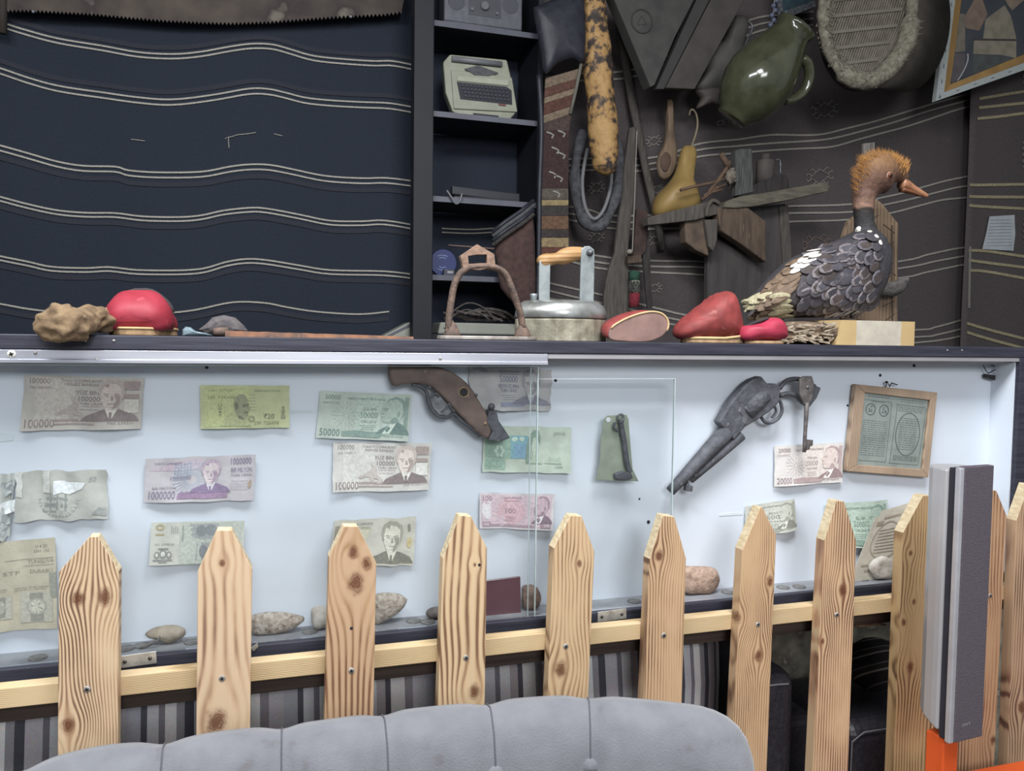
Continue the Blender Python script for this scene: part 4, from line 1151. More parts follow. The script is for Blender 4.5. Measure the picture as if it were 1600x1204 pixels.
# sepia printed card on the right
card = paper((172, 162, 138), (160, 150, 128))
cd = thing('printed_card', at(1380, 900, YB - .02), 'brown printed card with an oval panel leaning behind the pebble at the right', 'card')
q = [at(1371, 800, YB - .008), at(1419, 786, YB - .008), at(1412, 905, YB - .03), at(1328, 905, YB - .03)]
for k_ in (2, 3):
    q[k_].z = ZS + .0006
cn = (q[1] - q[0]).cross(q[3] - q[0]).normalized()
B().outline(q, (0, 0.0012, 0)).build('board', card, cd)
def card_pt(a, v):
    return (q[3] * (1 - a) + q[2] * a) * (1 - v) + (q[0] * (1 - a) + q[1] * a) * v + Vector((0, -0.0006, 0))
oo = [card_pt(.5 + .36 * math.cos(2 * math.pi * k / 24), .55 + .27 * math.sin(2 * math.pi * k / 24)) for k in range(24)]
oi = [card_pt(.5 + .34 * math.cos(2 * math.pi * k / 24), .55 + .25 * math.sin(2 * math.pi * k / 24)) for k in range(24)]
B().add(oo + oi, [(k, (k + 1) % 24, 24 + (k + 1) % 24, 24 + k) for k in range(24)]).build('oval_border', ink((128, 116, 96)), cd, recalc=False)
b = B()
for k in range(8):
    v = .38 + k * .045
    b.add([card_pt(.26, v), card_pt(.74, v), card_pt(.74, v + .012), card_pt(.26, v + .012)], [(0, 1, 2, 3)])
b.build('small_lettering', ink((134, 124, 104)), cd, recalc=False)
b = B()
for (a, v, w_, h_) in ((.12, .78, .2, .06), (.3, .86, .5, .03), (.1, .2, .5, .03), (.2, .12, .3, .03)):
    b.add([card_pt(a, v), card_pt(a + w_, v), card_pt(a + w_, v + h_), card_pt(a, v + h_)], [(0, 1, 2, 3)])
b.build('small_lettering', ink((122, 106, 84)), cd, recalc=False)

# ---------------------------------------------------------------- framed document
fr_m = wood('frame_wood', (172, 150, 128), (156, 134, 114), (122, 102, 86), 1800, seed=9, wander=.004)
YFm = YB - 0.016
fc = [(1338, 600), (1465, 613), (1451, 746), (1323, 736)]
fi = [(1352, 613), (1454, 625), (1442, 733), (1340, 726)]
fo, fin = [at(x, y, YFm) for x, y in fc], [at(x, y, YFm) for x, y in fi]
frm = thing('framed_document', (fo[3].x + .06, YFm, fo[3].z), 'tilted wooden frame holding a two-column printed document, right end of the case', 'picture frame')
for k in range(4):
    j = (k + 1) % 4
    B().outline([fo[k], fo[j], fin[j], fin[k]], (0, 0.012, 0)).build('frame_bar', fr_m, frm, bevel=0.0012)
dm = mat('document_paper', (168, 174, 168), 0.7, c2=(156, 164, 158), scale=18)
dc = [p + Vector((0, 0.006, 0)) for p in fin]
B().outline(dc, (0, 0.001, 0)).build('document', dm, frm)
B().outline([p + Vector((0, 0.0035, 0)) for p in fin], (0, 0.001, 0)).build('glass', gl, frm)
def dpt(a, v):
    return (dc[3] * (1 - a) + dc[2] * a) * (1 - v) + (dc[0] * (1 - a) + dc[1] * a) * v + Vector((0, -0.0005, 0))
dk = ink((78, 84, 82))
dg_ = ink((104, 110, 106))
def dquad(b, a0, v0, a1, v1):
    b.add([dpt(a0, v0), dpt(a1, v0), dpt(a1, v1), dpt(a0, v1)], [(0, 1, 2, 3)])
b = B()
for a0, v0, a1, v1 in ((.03, .06, .45, .066), (.445, .06, .45, .91), (.03, .905, .45, .91)):
    dquad(b, a0, v0, a1, v1)
b.build('column_rule', dk, frm, recalc=False)
b = B()
for k in range(26):
    dquad(b, .52 + k * .0175, .88, .53 + k * .0175, .893)
    dquad(b, .50 + k * .0175, .045, .51 + k * .0175, .058)
for k in range(40):
    dquad(b, .505 + .0007 * k, .06 + k * .0205, .515 + .0007 * k, .072 + k * .0205)
    dquad(b, .95 + .0007 * k, .06 + k * .0205, .96 + .0007 * k, .072 + k * .0205)
b.build('dotted_border', dk, frm, recalc=False)
b = B()
for cx in (.14, .34):
    o_ = [dpt(cx + .075 * math.cos(2 * math.pi * k / 20), .78 + .085 * math.sin(2 * math.pi * k / 20)) for k in range(20)]
    i_ = [dpt(cx + .062 * math.cos(2 * math.pi * k / 20), .78 + .072 * math.sin(2 * math.pi * k / 20)) for k in range(20)]
    b.add(o_ + i_, [(k, (k + 1) % 20, 20 + (k + 1) % 20, 20 + k) for k in range(20)])
    for k in range(9):
        a, v = cx + random.uniform(-.035, .035), .78 + random.uniform(-.045, .045)
        dquad(b, a, v, a + .016, v + .014)
o_ = [dpt(.74 + .19 * math.cos(2 * math.pi * k / 36), .48 + .31 * math.sin(2 * math.pi * k / 36)) for k in range(36)]
i_ = [dpt(.74 + .178 * math.cos(2 * math.pi * k / 36), .48 + .298 * math.sin(2 * math.pi * k / 36)) for k in range(36)]
b.add(o_ + i_, [(k, (k + 1) % 36, 36 + (k + 1) % 36, 36 + k) for k in range(36)])
b.build('oval_emblem', dk, frm, recalc=False)
b = B()
for x0, x1, v0, v1, cnt in ((.05, .42, .14, .62, 17), (.6, .88, .26, .7, 15), (.08, .4, .95, .97, 2), (.58, .94, .93, .96, 2), (.55, .94, .1, .16, 4), (.56, .94, .80, .85, 3)):
    for k in range(cnt):
        v = v0 + (v1 - v0) * k / max(cnt - 1, 1)
        x = x0
        while x < x1:
            e = min(x1, x + random.uniform(.02, .07))
            dquad(b, x, v, e, v + .009)
            x = e + .012
b.build('small_lettering', dg_, frm, recalc=False)
b = B()
vs, fs = text2d('HURRIYET')
b.add([dpt(.14 + x * .2, .885 + y * .018) for x, y in vs], fs)
b.build('heading', dk, frm, recalc=False)
wr = thing('wire_hook', at(1391, 604, YB - .01), 'bent dark wire hook above the framed document', 'hook')
B().tube([at(1383, 605, YB - .006), at(1387, 596, YB - .01), at(1390, 604, YB - .012), at(1393, 598, YB - .01), at(1402, 601, YB - .008)], 0.0011, 6).build('wire', dk_metal, wr)
B().lathe([(0.0016, 0), (0.0026, 0.002), (0.0016, 0.006)], at(1387, 597, YB - .012), (0, 1, 0), 10).build('hook_loop', dk_metal, wr)
# maroon booklet
mb = thing('booklet', at(788, 978, YB - .02), 'plain maroon booklet standing on the sill beside the fourth picket', 'booklet')
q = [(758, 908), (813, 901), (814, 977), (758, 980)]
mm_ = mat('maroon_cover', (96, 66, 74), 0.5, c2=(90, 60, 68), scale=20, bump=0.1)
B().trace(q, YB - .028, 0.0012).build('front_cover', mm_, mb)
B().outline([at(x, y, YB - .028) + Vector((0, .0013, .0008)) for x, y in [(759, 909), (812, 902.5), (813, 976), (759, 979)]], (0, .003, 0)).build('pages', paper((214, 208, 192)), mb)
B().outline([at(x, y, YB - .028) + Vector((0, .0044, 0)) for x, y in q], (0, .0012, 0)).build('back_cover', mm_, mb)

# ---------------------------------------------------------------- organic solids from a silhouette
def puff(b, pts, depth, n=5, m=0, back=1.0, power=1.0, cen=None, dirv=(0, 1, 0)):
    "a rounded solid with the given silhouette: rings shrink towards a crown in front and behind"
    pts = [Vector(p) for p in pts]
    c = cen or sum(pts, Vector()) / len(pts)
    d = Vector(dirv)
    rings = []
    for k in range(-n, n + 1):
        a = k / n * math.pi / 2 * 0.97
        s = math.cos(a) ** power
        o = math.sin(a) * depth * (back if k > 0 else 1.0)
        rings.append([c + (p - c) * s + d * o for p in pts])
    return b.loft(rings, True, m)
def ppx(px, Y, sm=3):
    w_ = [at(x, y, Y) for x, y in px]
    if sm:
        q = w_[-2:] + w_ + w_[:2]
        q = smoothpath(q, sm)
        return q[2 * sm: 2 * sm + len(px) * sm]
    return w_
def crop(pts, ox, oy, s):
    return [(ox + x / s, oy + y / s) for x, y in pts]

rust = mat('rusted_iron', (112, 92, 80), 0.85, c2=(74, 64, 60), scale=90, bump=0.7, c3=(142, 112, 90))
iron = mat('blackened_iron', (92, 94, 100), 0.65, 0.15, c2=(74, 75, 80), scale=70, bump=0.6, c3=(116, 116, 120))
old_stock = mat('worn_walnut_stock', (112, 94, 86), 0.6, c2=(90, 77, 72), scale=40, stretch=(1, 1, 1), bump=0.4, c3=(136, 112, 100))
steel = mat('grey_steel', (120, 122, 126), 0.45, 0.4, c2=(88, 90, 94), scale=60, bump=0.3)

# ---------------------------------------------------------------- the old gun stock with its trigger guard
K = (600, 555, 5.333)
YG = YB - 0.034
gun = thing('gun_stock', at(700, 686, YG), 'broken walnut gun stock with iron trigger guard hanging at the top of the case', 'gun')
B().outline([at(x, y, YG) for x, y in crop([(45, 62), (52, 180), (80, 265), (150, 245), (240, 233), (330, 238), (400, 262), (480, 335), (560, 420), (640, 505), (720, 585), (810, 668), (870, 700), (905, 640), (872, 520), (850, 470), (800, 385), (750, 300), (700, 235), (640, 185), (590, 150), (540, 125), (480, 104), (390, 80), (250, 62)], *K)], (0, 0.024, 0)).build('stock', old_stock, gun, bevel=0.004, seg=3)
B().outline([at(x, y, YG - .0015) for x, y in crop([(860, 560), (905, 640), (872, 702), (905, 716), (960, 720), (1055, 690), (1000, 605), (958, 545), (945, 480), (915, 450), (880, 455), (868, 500)], *K)], (0, 0.02, 0)).build('lock_plate', iron, gun, bevel=0.002)
B().tube(spx(crop([(232, 243), (300, 258), (350, 300), (372, 380), (400, 450), (450, 500), (520, 512), (580, 488), (640, 540), (720, 600), (800, 672)], *K), YG + .01), 0.0032, 8, flat=1.6).build('trigger_guard', iron, gun, smooth=True)
B().outline([at(x, y, YG + .004) for x, y in crop([(345, 262), (420, 320), (460, 330), (520, 395), (575, 462), (530, 505), (460, 495), (410, 440), (385, 370), (370, 310)], *K)], (0, 0.004, 0)).build('guard_plate', steel, gun, bevel=0.0006)
B().tube(spx(crop([(480, 470), (515, 440), (540, 405), (560, 440), (590, 470)], *K), YG - .001), 0.0014, 7).build('trigger', iron, gun, smooth=True)
B().tube(spx(crop([(395, 350), (410, 325), (440, 320), (462, 345)], *K), YG + .001), 0.0016, 7).build('guard_hook', iron, gun, smooth=True)
p = at(*crop([(665, 308)], *K)[0], YG)
B().lathe([(0.0085, 0.004), (0.0085, -0.0008), (0.0068, -0.0008), (0.0066, 0.0)], p, (0, 1, 0), 20).build('bolt_collar', mat('dull_brass', (150, 126, 100), 0.5, 0.3), gun, smooth=True)
B().lathe([(0.0066, 0.001), (0.0066, -0.0003), (0.0001, -0.0006)], p, (0, 1, 0), 18).build('bolt_hole', dark_dot, gun)
p = at(*crop([(895, 428)], *K)[0], YG - .002)
B().lathe([(0.0001, -.0058), (.004, -.004), (.0058, 0), (.004, .004), (.0001, .0058)], p, (0, 1, 0), 16).build('hammer_knob', iron, gun, smooth=True)
B().lathe([(.003, .003), (.003, -.001), (.0001, -.0014)], at(*crop([(845, 568)], *K)[0], YG), (0, 1, 0), 12).build('pin', mat('dull_brass', (150, 126, 100)), gun, smooth=True)
B().lathe([(.0026, .003), (.0026, -.001), (.0001, -.0014)], at(*crop([(380, 265)], *K)[0], YG + .003), (0, 1, 0), 12).build('pin', steel, gun, smooth=True)
B().lathe([(.0024, .003), (.0024, -.001), (.0001, -.0014)], at(*crop([(768, 330)], *K)[0], YG), (0, 1, 0), 12).build('pin', steel, gun, smooth=True)

# ---------------------------------------------------------------- the rusted revolver
K = (1030, 570, 5.474)
YR = YB - 0.032
rev = thing('revolver', at(1130, 775, YR), 'corroded black revolver frame with long barrel pointing down left', 'gun')
B().outline([at(x, y, YR) for x, y in crop([(510, 490), (600, 340), (740, 170), (795, 125), (865, 98), (880, 98), (935, 165), (1000, 160), (1045, 185), (1035, 250), (1030, 315), (990, 365), (930, 412), (870, 455), (740, 530), (680, 600), (640, 645)], *K)], (0, 0.02, 0)).build('frame', iron, rev, bevel=0.003, seg=2)
m0, m1 = at(*crop([(575, 565)], *K)[0], YR + .010), at(*crop([(95, 1080)], *K)[0], YR + .010)
B().tube([m0 + (m1 - m0) * t for t in (0, .3, .6, .9, 1)], [.0150, .0132, .0112, .0092, .0086], 12).build('barrel', iron, rev, smooth=True)
a0, a1 = at(*crop([(700, 600)], *K)[0], YR + .010), at(*crop([(270, 985)], *K)[0], YR + .010)
B().tube([a0, (a0 + a1) / 2, a1], [.010, .0085, .006], 10).build('loading_lever', iron, rev, smooth=True)
B().trace(crop([(232, 1030), (250, 995), (262, 1025), (292, 1035), (285, 1085), (230, 1078)], *K), YR + .004, 0.01).build('lever_catch', iron, rev, bevel=.001)
c0, c1 = at(*crop([(900, 235)], *K)[0], YR + .010), at(*crop([(725, 415)], *K)[0], YR + .010)
ax = (c1 - c0)
B().lathe([(.011, 0), (.0165, .003), (.0175, ax.length * .5), (.0165, ax.length - .003), (.011, ax.length)], c0, ax, 18).build('cylinder', mat('pitted_iron', (92, 94, 98), .6, .2, c2=(72, 74, 78), scale=110, bump=.8), rev, smooth=True)
B().tube(spx(crop([(875, 450), (905, 488), (960, 492), (1015, 460), (1048, 400), (1045, 345), (1030, 300)], *K), YR + .01), .0030, 8).build('trigger_guard', iron, rev, smooth=True)
B().tube(spx(crop([(975, 340), (1000, 385), (985, 420), (960, 450)], *K), YR + .01), .002, 7).build('trigger', iron, rev, smooth=True)
B().tube(spx(crop([(1030, 200), (1080, 140), (1150, 120), (1230, 130), (1330, 185)], *K), YR + .01), .0042, 8).build('backstrap', iron, rev, smooth=True)
B().tube(spx(crop([(1030, 260), (1100, 245), (1170, 262), (1215, 310), (1280, 345)], *K), YR + .01), .0044, 8).build('frontstrap', iron, rev, smooth=True)
B().trace(crop([(1315, 168), (1388, 195), (1350, 285), (1285, 365), (1262, 340), (1310, 260)], *K), YR + .004, .012).build('butt_plate', iron, rev, bevel=.002)
B().trace(crop([(690, 360), (740, 395), (780, 440), (760, 470), (735, 510), (712, 490), (720, 440), (680, 400)], *K), YR - .001, .004).build('cylinder_pin', steel, rev, bevel=.0008)

# ---------------------------------------------------------------- the big key
YKy = YB - 0.04
key = thing('iron_key', at(1262, 706, YKy), 'large old iron key hanging over the revolver grip', 'key')
km = mat('grey_brown_key_iron', (112, 106, 104), .6, .3, c2=(84, 80, 80), scale=80, bump=.5)
B().trace(crop([(1203, 120), (1240, 95), (1308, 95), (1326, 150), (1312, 280), (1282, 338), (1245, 338), (1203, 250)], *K), YKy, .005).build('bow', km, key, bevel=.0012)
B().lathe([(.0028, 0), (.0028, -.0015), (.0001, -.002)], at(*crop([(1268, 190)], *K)[0], YKy), (0, 1, 0), 12).build('bow_rivet', steel, key, smooth=True)
B().tube([at(*crop([q], *K)[0], YKy + .0025) for q in ((1263, 320), (1256, 450), (1249, 560), (1243, 680), (1240, 745))], [.0046, .0038, .0034, .0036, .0032], 10).build('shank', km, key, smooth=True)
B().trace(crop([(1250, 635), (1318, 642), (1314, 690), (1292, 698), (1290, 722), (1240, 735)], *K), YKy + .001, .004).build('bit', km, key, bevel=.0006)

# ---------------------------------------------------------------- metal tag with a small iron figure
K = (880, 560, 3.478)
YT = YB - 0.024
tg = thing('metal_tag', at(965, 752, YT), 'grey-green metal plate with an iron pin hanging right of the gun stock', 'plate')
B().trace(crop([(222, 330), (240, 310), (345, 304), (356, 330), (362, 420), (378, 600), (411, 667), (178, 660), (200, 560), (208, 420)], *K), YT, .0022).build('plate', mat('olive_zinc', (146, 154, 138), .55, .1, c2=(132, 140, 126), scale=40, bump=.2), tg, bevel=.0006)
B().lathe([(.004, 0), (.004, -.0004), (.0001, -.0005)], at(*crop([(245, 332)], *K)[0], YT), (0, 1, 0), 14).build('hole', mat('white_through_hole', (205, 210, 214)), tg)
pin = B()
pin.tube(spx(crop([(312, 340), (322, 400), (335, 480), (345, 560), (362, 615)], *K), YT - .006), [.0055, .0048, .0040, .0044, .0040, .0042] + [.0046] * 19, 9)
pin.build('pin', iron, tg, smooth=True)
o_ = at(*crop([(312, 320)], *K)[0], YT - .006)
rr = [o_ + Vector((.0055 * math.cos(2 * math.pi * k / 16), 0, .0055 * math.sin(2 * math.pi * k / 16))) for k in range(17)]
B().tube(rr, .0018, 7, cap=False).build('pin_eye', steel, tg, smooth=True)
B().trace(crop([(280, 628), (320, 612), (372, 620), (382, 652), (340, 665), (285, 655)], *K), YT - .010, .008).build('pin_foot', iron, tg, bevel=.002)
B().tube(spx(crop([(282, 345), (275, 375), (300, 395)], *K), YT - .006), .0022, 7).build('pin_arm', iron, tg, smooth=True)

# ---------------------------------------------------------------- stones and coins on the sill
def stone(name, px, label, m, Y=1.203, d=.012, cat='stone', smooth_n=3, top=True):
    b = B()
    pts = ppx(px, Y, smooth_n)
    dz = ZS - min(p.z for p in pts)
    puff(b, [p + Vector((0, 0, dz)) for p in pts], d, 4, power=.8)
    c = sum(b.v, Vector()) / len(b.v)
    for i, v in enumerate(b.v):
        f = 1 + .10 * noise.noise(v * 60) + .05 * noise.noise(v * 160)
        q = c + (v - c) * f
        q.z = max(q.z, ZS + .0004)
        q.y = min(max(q.y, YF + .0175), YB - .001)
        b.v[i] = q
    return tag(b.build(name, m, smooth=True), label, cat, 'stones on the sill')
tan_stone = mat('tan_stone', (168, 158, 144), .9, c2=(140, 130, 116), scale=70, bump=.8)
sponge = mat('pitted_stone', (188, 180, 170), .9, c2=(150, 138, 126), scale=150, bump=1.0, c3=(120, 104, 94))
stone('stone', [(226, 990), (240, 978), (262, 975), (284, 978), (290, 988), (278, 998), (262, 1003), (250, 998)], 'flat tan stone leaning on the sill between the first two pickets', tan_stone)
stone('pitted_stone', [(392, 968), (420, 962), (455, 964), (476, 972), (462, 986), (430, 995), (398, 997), (388, 985)], 'speckled pale pitted stone right of the second picket', sponge)
stone('stone', [(486, 962), (498, 955), (512, 958), (516, 975), (508, 988), (490, 989)], 'white chipped stone peeking out left of the third picket', mat('white_stone', (206, 202, 194), .85, c2=(168, 160, 150), scale=60, bump=.7))
stone('stone', [(580, 945), (600, 938), (622, 938), (636, 948), (628, 964), (604, 980), (582, 984)], 'rough grey-brown stone right of the third picket', sponge)
stone('stone', [(666, 955), (678, 948), (700, 950), (704, 962), (672, 964)], 'small dark stone mostly hidden behind the fourth picket', mat('dark_stone', (116, 110, 106), .9, c2=(90, 84, 82), scale=70, bump=.7))
stone('stone', [(816, 932), (826, 924), (840, 930), (844, 948), (838, 962), (818, 962)], 'brown stone standing beside the maroon booklet', mat('brown_stone', (146, 124, 112), .9, c2=(116, 98, 90), scale=80, bump=.8))
stone('stone', [(1060, 900), (1066, 889), (1100, 888), (1118, 894), (1124, 908), (1118, 925), (1100, 931), (1066, 929)], 'rounded pinkish-brown stone with a flat end beside the sixth picket', mat('pinkish_stone', (178, 154, 138), .9, c2=(150, 126, 112), scale=120, bump=.8), d=.014)
stone('stone', [(1358, 882), (1366, 868), (1384, 864), (1398, 870), (1402, 886), (1396, 898), (1370, 898)], 'white crumbly stone in front of the brown printed card', mat('white_stone', (206, 202, 194)), Y=1.188, d=.009)
coin_m = mat('tarnished_coin', (140, 138, 136), .5, .4, c2=(112, 110, 108), scale=90, bump=.3)
coins = [(196, 'coin on the sill just right of the first picket', 0), (222, 'coin on the sill left of the flat tan stone', .006), (300, 'coin on the sill left of the second picket', .002), (484, 'coin on the sill right of the pitted stone', 0), (646, 'coin on the sill between the third and fourth pickets, left one', .004), (668, 'coin on the sill touching the small dark stone', -.006), (990, 'dark coin on the sill left of the sixth picket', 0), (1136, 'coin on the sill right of the rounded stone', .002), (1222, 'coin on the sill right of the seventh picket, left of two', 0), (1247, 'coin on the sill right of the seventh picket, right of two', -.004), (1345, 'coin on the sill right of the eighth picket', .004), (58, 'coin lying on the sill left of the first picket', -.004)]
for x, lb_, dy in coins:
    Y = 1.200 + dy
    p = at(x, 900, Y)
    r = .0115
    o = B().lathe([(r * .97, 0), (r, .0004), (r, .0015), (r * .93, .0019), (r * .9, .0016), (.0001, .0016)], (p.x, Y - .004, ZS + .0001), n=24).build('coin', coin_m, smooth=False)
    tag(o, lb_, 'coin', 'coins on the sill of the case')
tw = B().tube([at(x, y, 1.188) for x, y in ((218, 1012), (232, 1006), (246, 1001), (250, 994))], .0014, 6).build('twig', mat('grey_twig', (130, 126, 120), .9, c2=(100, 96, 92), scale=80), smooth=True)
tag(tw, 'short grey twig lying below the flat tan stone', 'twig')

# ================================================================ things on the ledge
def drop(b, z=None, eps=0.0):
    "sets collected geometry down on the ledge"
    z = ZL if z is None else z
    d = z - min(v.z for v in b.v) + eps
    for i in range(len(b.v)):
        b.v[i] = b.v[i] + Vector((0, 0, d))
    return b
# knobbly root
root_m = mat('weathered_root', (134, 112, 86), .95, c2=(96, 78, 60), scale=55, bump=1.0, c3=(158, 138, 110))
b = B()
q = at(97, 507, 1.136)
bm = B().blob(q, (.030, .020, .023), 4, .16, 2.2, 3)
b.add(bm.v, bm.f)
for (x, y, tx, ty, r) in ((76, 500, 58, 499, .010), (98, 492, 104, 475, .009), (85, 520, 70, 524, .009), (112, 522, 124, 532, .009), (95, 525, 93, 533, .008)):
    b.tube([at(x, y, 1.134), at((x + tx) / 2, (y + ty) / 2, 1.132), at(tx, ty, 1.132)], [r * 1.5, r, r * .45], 9)
b2 = B().blob(at(142, 503, 1.195), (.036, .030, .019), 4, .12, 2.2, 8)
z_ = min(v.z for v in b2.v)
b.add([v + Vector((0, 0, ZL - z_ + .0005)) for v in b2.v], b2.f)
b.tube([at(150, 492, 1.17), at(160, 488, 1.175), at(165, 492, 1.18)], [.012, .009, .005], 8)
b.tube([at(118, 505, 1.13), at(132, 503, 1.15), at(145, 503, 1.185)], [.017, .017, .015], 10)
for i, v in enumerate(b.v):
    b.v[i] = v + Vector((noise.noise(v * 70), noise.noise(v * 70 + Vector((5, 0, 0))), noise.noise(v * 70 + Vector((0, 7, 0))))) * .003
    if b.v[i].y > 1.158 and b.v[i].z < ZL + .0003:
        b.v[i].z = ZL + .0003
o = b.build('root_knot', root_m, smooth=True)
tag(o, 'knobbly brown root with stubby horns overhanging the ledge at the far left', 'root')
rm = o.modifiers.new('fuse', 'REMESH'); rm.mode = 'VOXEL'; rm.voxel_size = .0022; rm.use_smooth_shade = True

red = mat('red_leather', (160, 54, 68), .55, c2=(146, 46, 58), scale=30, bump=.25, c3=(178, 80, 90))
dusty_red = mat('dusty_red_leather', (142, 62, 60), .62, c2=(120, 52, 50), scale=40, bump=.35, c3=(158, 92, 86))
tan_sole = mat('tan_sole', (176, 146, 112), .8, c2=(148, 120, 90), scale=60, bump=.4)
dark_in = mat('dark_lining', (58, 54, 56), .9)
stitch_t = mat('tan_stitching', (206, 176, 130), .8)
# red slipper with its toe towards the viewer
cx = at(213, 520, 1.19)
sl = thing('slipper', (cx.x, 1.24, ZL), 'bright red leather slipper facing the viewer next to the root', 'slipper', 'old leather slippers on the ledge')
secs = [(1.172, .55, .34, .0), (1.178, .80, .58, 0), (1.190, .94, .80, 0), (1.208, 1.0, .97, 0), (1.224, 1.0, 1.03, 0), (1.24, .98, 1.0, 0), (1.262, .95, .88, 0), (1.30, .92, .70, 0), (1.34, .90, .62, 0), (1.375, .8, .60, 0), (1.385, .5, .5, 0)]
HW, HH = .043, .054
b = B()
rings = []
for y, ww, hh, _ in secs:
    r = []
    for k in range(20):
        a = math.pi * k / 19
        rx, rz = math.cos(a), math.sin(a) ** .78
        wob = .0012 * math.sin(y * 900 + a * 6)
        r.append(Vector((cx.x + (-rx) * HW * ww + .004 * math.sin(a) * (1 if rx < 0 else -1), y + .012 * (1 - math.sin(a)) * (1 if y < 1.2 else 0), ZL + .009 + rz * HH * hh + wob)))
    rings.append(r)
b.loft(rings, True)
b.build('upper', red, sl, smooth=True)
out = [Vector((cx.x + HW * 1.04 * math.cos(a) * (1.0 if math.sin(a) < 0 else .95), 1.275 + (.104 if math.sin(a) < 0 else .112) * math.sin(a), ZL)) for a in [2 * math.pi * k / 28 for k in range(28)]]
B().outline(out, (0, 0, .0095)).build('sole', tan_sole, sl, bevel=.0015)
B().tube([p + Vector((0, 0, .0098)) for p in out] + [out[0] + Vector((0, 0, .0098))], .0018, 6).build('welt', stitch_t, sl, smooth=True)
top = [rings[5][k] + Vector((0, 0, .0006)) for k in range(2, 18)]
B().tube(top, .0030, 7).build('rim', dark_in, sl, smooth=True)

# pale shard, dark stone, rusty blade
b = puff(B(), ppx([(285, 512), (290, 507), (298, 508), (306, 514), (322, 517), (333, 521), (300, 522), (285, 521)], 1.185, 0), .008, 3)
drop(b)
tag(b.build('glass_shard', mat('grey_blue_glass', (124, 140, 148), .25, c2=(100, 116, 124), scale=30), smooth=False), 'small grey-blue shard lying left of the dark pointed stone', 'shard')
b = puff(B(), ppx([(309, 508), (322, 498), (332, 488), (350, 484), (368, 488), (380, 500), (387, 509), (372, 516), (340, 519), (316, 516)], 1.215, 0), .022, 4, power=.7)
for i, v in enumerate(b.v):
    b.v[i] = v + Vector((0, noise.noise(v * 50) * .003, noise.noise(v * 60 + Vector((3, 3, 3))) * .002))
drop(b)
tag(b.build('pointed_stone', mat('slate_stone', (96, 90, 90), .9, c2=(74, 70, 72), scale=60, bump=.7), smooth=False), 'dark slate-brown humped stone on the ledge behind the rusty blade', 'stone')
bl = thing('rusty_blade', at(490, 525, 1.175), 'long thin rusty blade lying along the ledge in front of the black hanging', 'blade')
ru = mat('orange_rust', (132, 92, 68), .9, c2=(84, 66, 58), scale=40, bump=.6, c3=(172, 132, 98))
xa, xb = at(352, 520, 1.19).x, at(645, 524, 1.19).x
b = B()
N_ = 24
vs = []
for i in range(N_ + 1):
    x = xa + (xb - xa) * i / N_
    h = .0085 * (1 - .55 * i / N_) + .0008 * noise.noise(Vector((x * 60, 0, 0)))
    vs.append([Vector((x, 1.182, ZL + .0002)), Vector((x, 1.186, ZL + h)), Vector((x, 1.192, ZL + h)), Vector((x, 1.206, ZL + .0002))])
b.loft(vs)
b.build('blade', ru, bl)
B().tube([(xa - .016, 1.193, ZL + .007), (xa + .004, 1.193, ZL + .007)], [.0055, .0065], 8).build('tang', rust, bl, smooth=True)

# ---------------------------------------------------------------- stirrup
YSt = 1.196
stp = thing('stirrup', at(760, 530, YSt), 'rusted iron stirrup with a square-slotted top standing on the ledge', 'stirrup')
K = (620, 250, 4.015)
arch = crop([(340, 1075), (325, 1040), (332, 950), (345, 860), (362, 780), (395, 715), (440, 680), (505, 668), (570, 668), (630, 680), (680, 715), (715, 790), (748, 880), (775, 960), (790, 1050)], *K)
ap = spx(arch, YSt)
z_ = min(p.z for p in ap)
B().tube(ap, .0052, 10, flat=1.5).build('arch', rust, stp, smooth=True)
o4 = [(400, 600), (505, 528), (612, 590), (620, 668), (520, 690), (418, 680)]
i4 = [(447, 600), (505, 592), (565, 592), (568, 645), (510, 650), (452, 650)]
B().ring([at(*q, YSt - .006) for q in crop(o4, *K)], [at(*q, YSt - .006) for q in crop(i4, *K)], (0, .012, 0)).build('strap_loop', mat('pale_rust', (150, 122, 104), .9, c2=(116, 94, 82), scale=70, bump=.7), stp, bevel=.0015)
b = B()
xa, xb = at(683, 528, YSt).x, at(838, 528, YSt).x
n_ = 20
top, bot = [], []
pl = []
for i in range(n_):
    a = 2 * math.pi * i / n_
    pl.append(Vector(((xa + xb) / 2 + (xb - xa) / 2 * math.copysign(abs(math.cos(a)) ** .6, math.cos(a)), YSt + .026 * math.copysign(abs(math.sin(a)) ** .8, math.sin(a)), ZL + .0004)))
b.outline(pl, (0, 0, .006))
b.build('foot_plate', mat('pale_worn_iron', (168, 162, 156), .5, .2, c2=(130, 120, 112), scale=40, bump=.4), stp, bevel=.0015)
for x in (706, 816):
    p = at(x, 520, YSt)
    lob = B()
    lob.lathe([(.013, 0), (.013, .003), (.010, .011), (.006, .018), (.0001, .025)], (p.x, YSt, ZL + .006), n=14, sq=.9)
    lob.build('arch_foot', rust, stp, smooth=True)

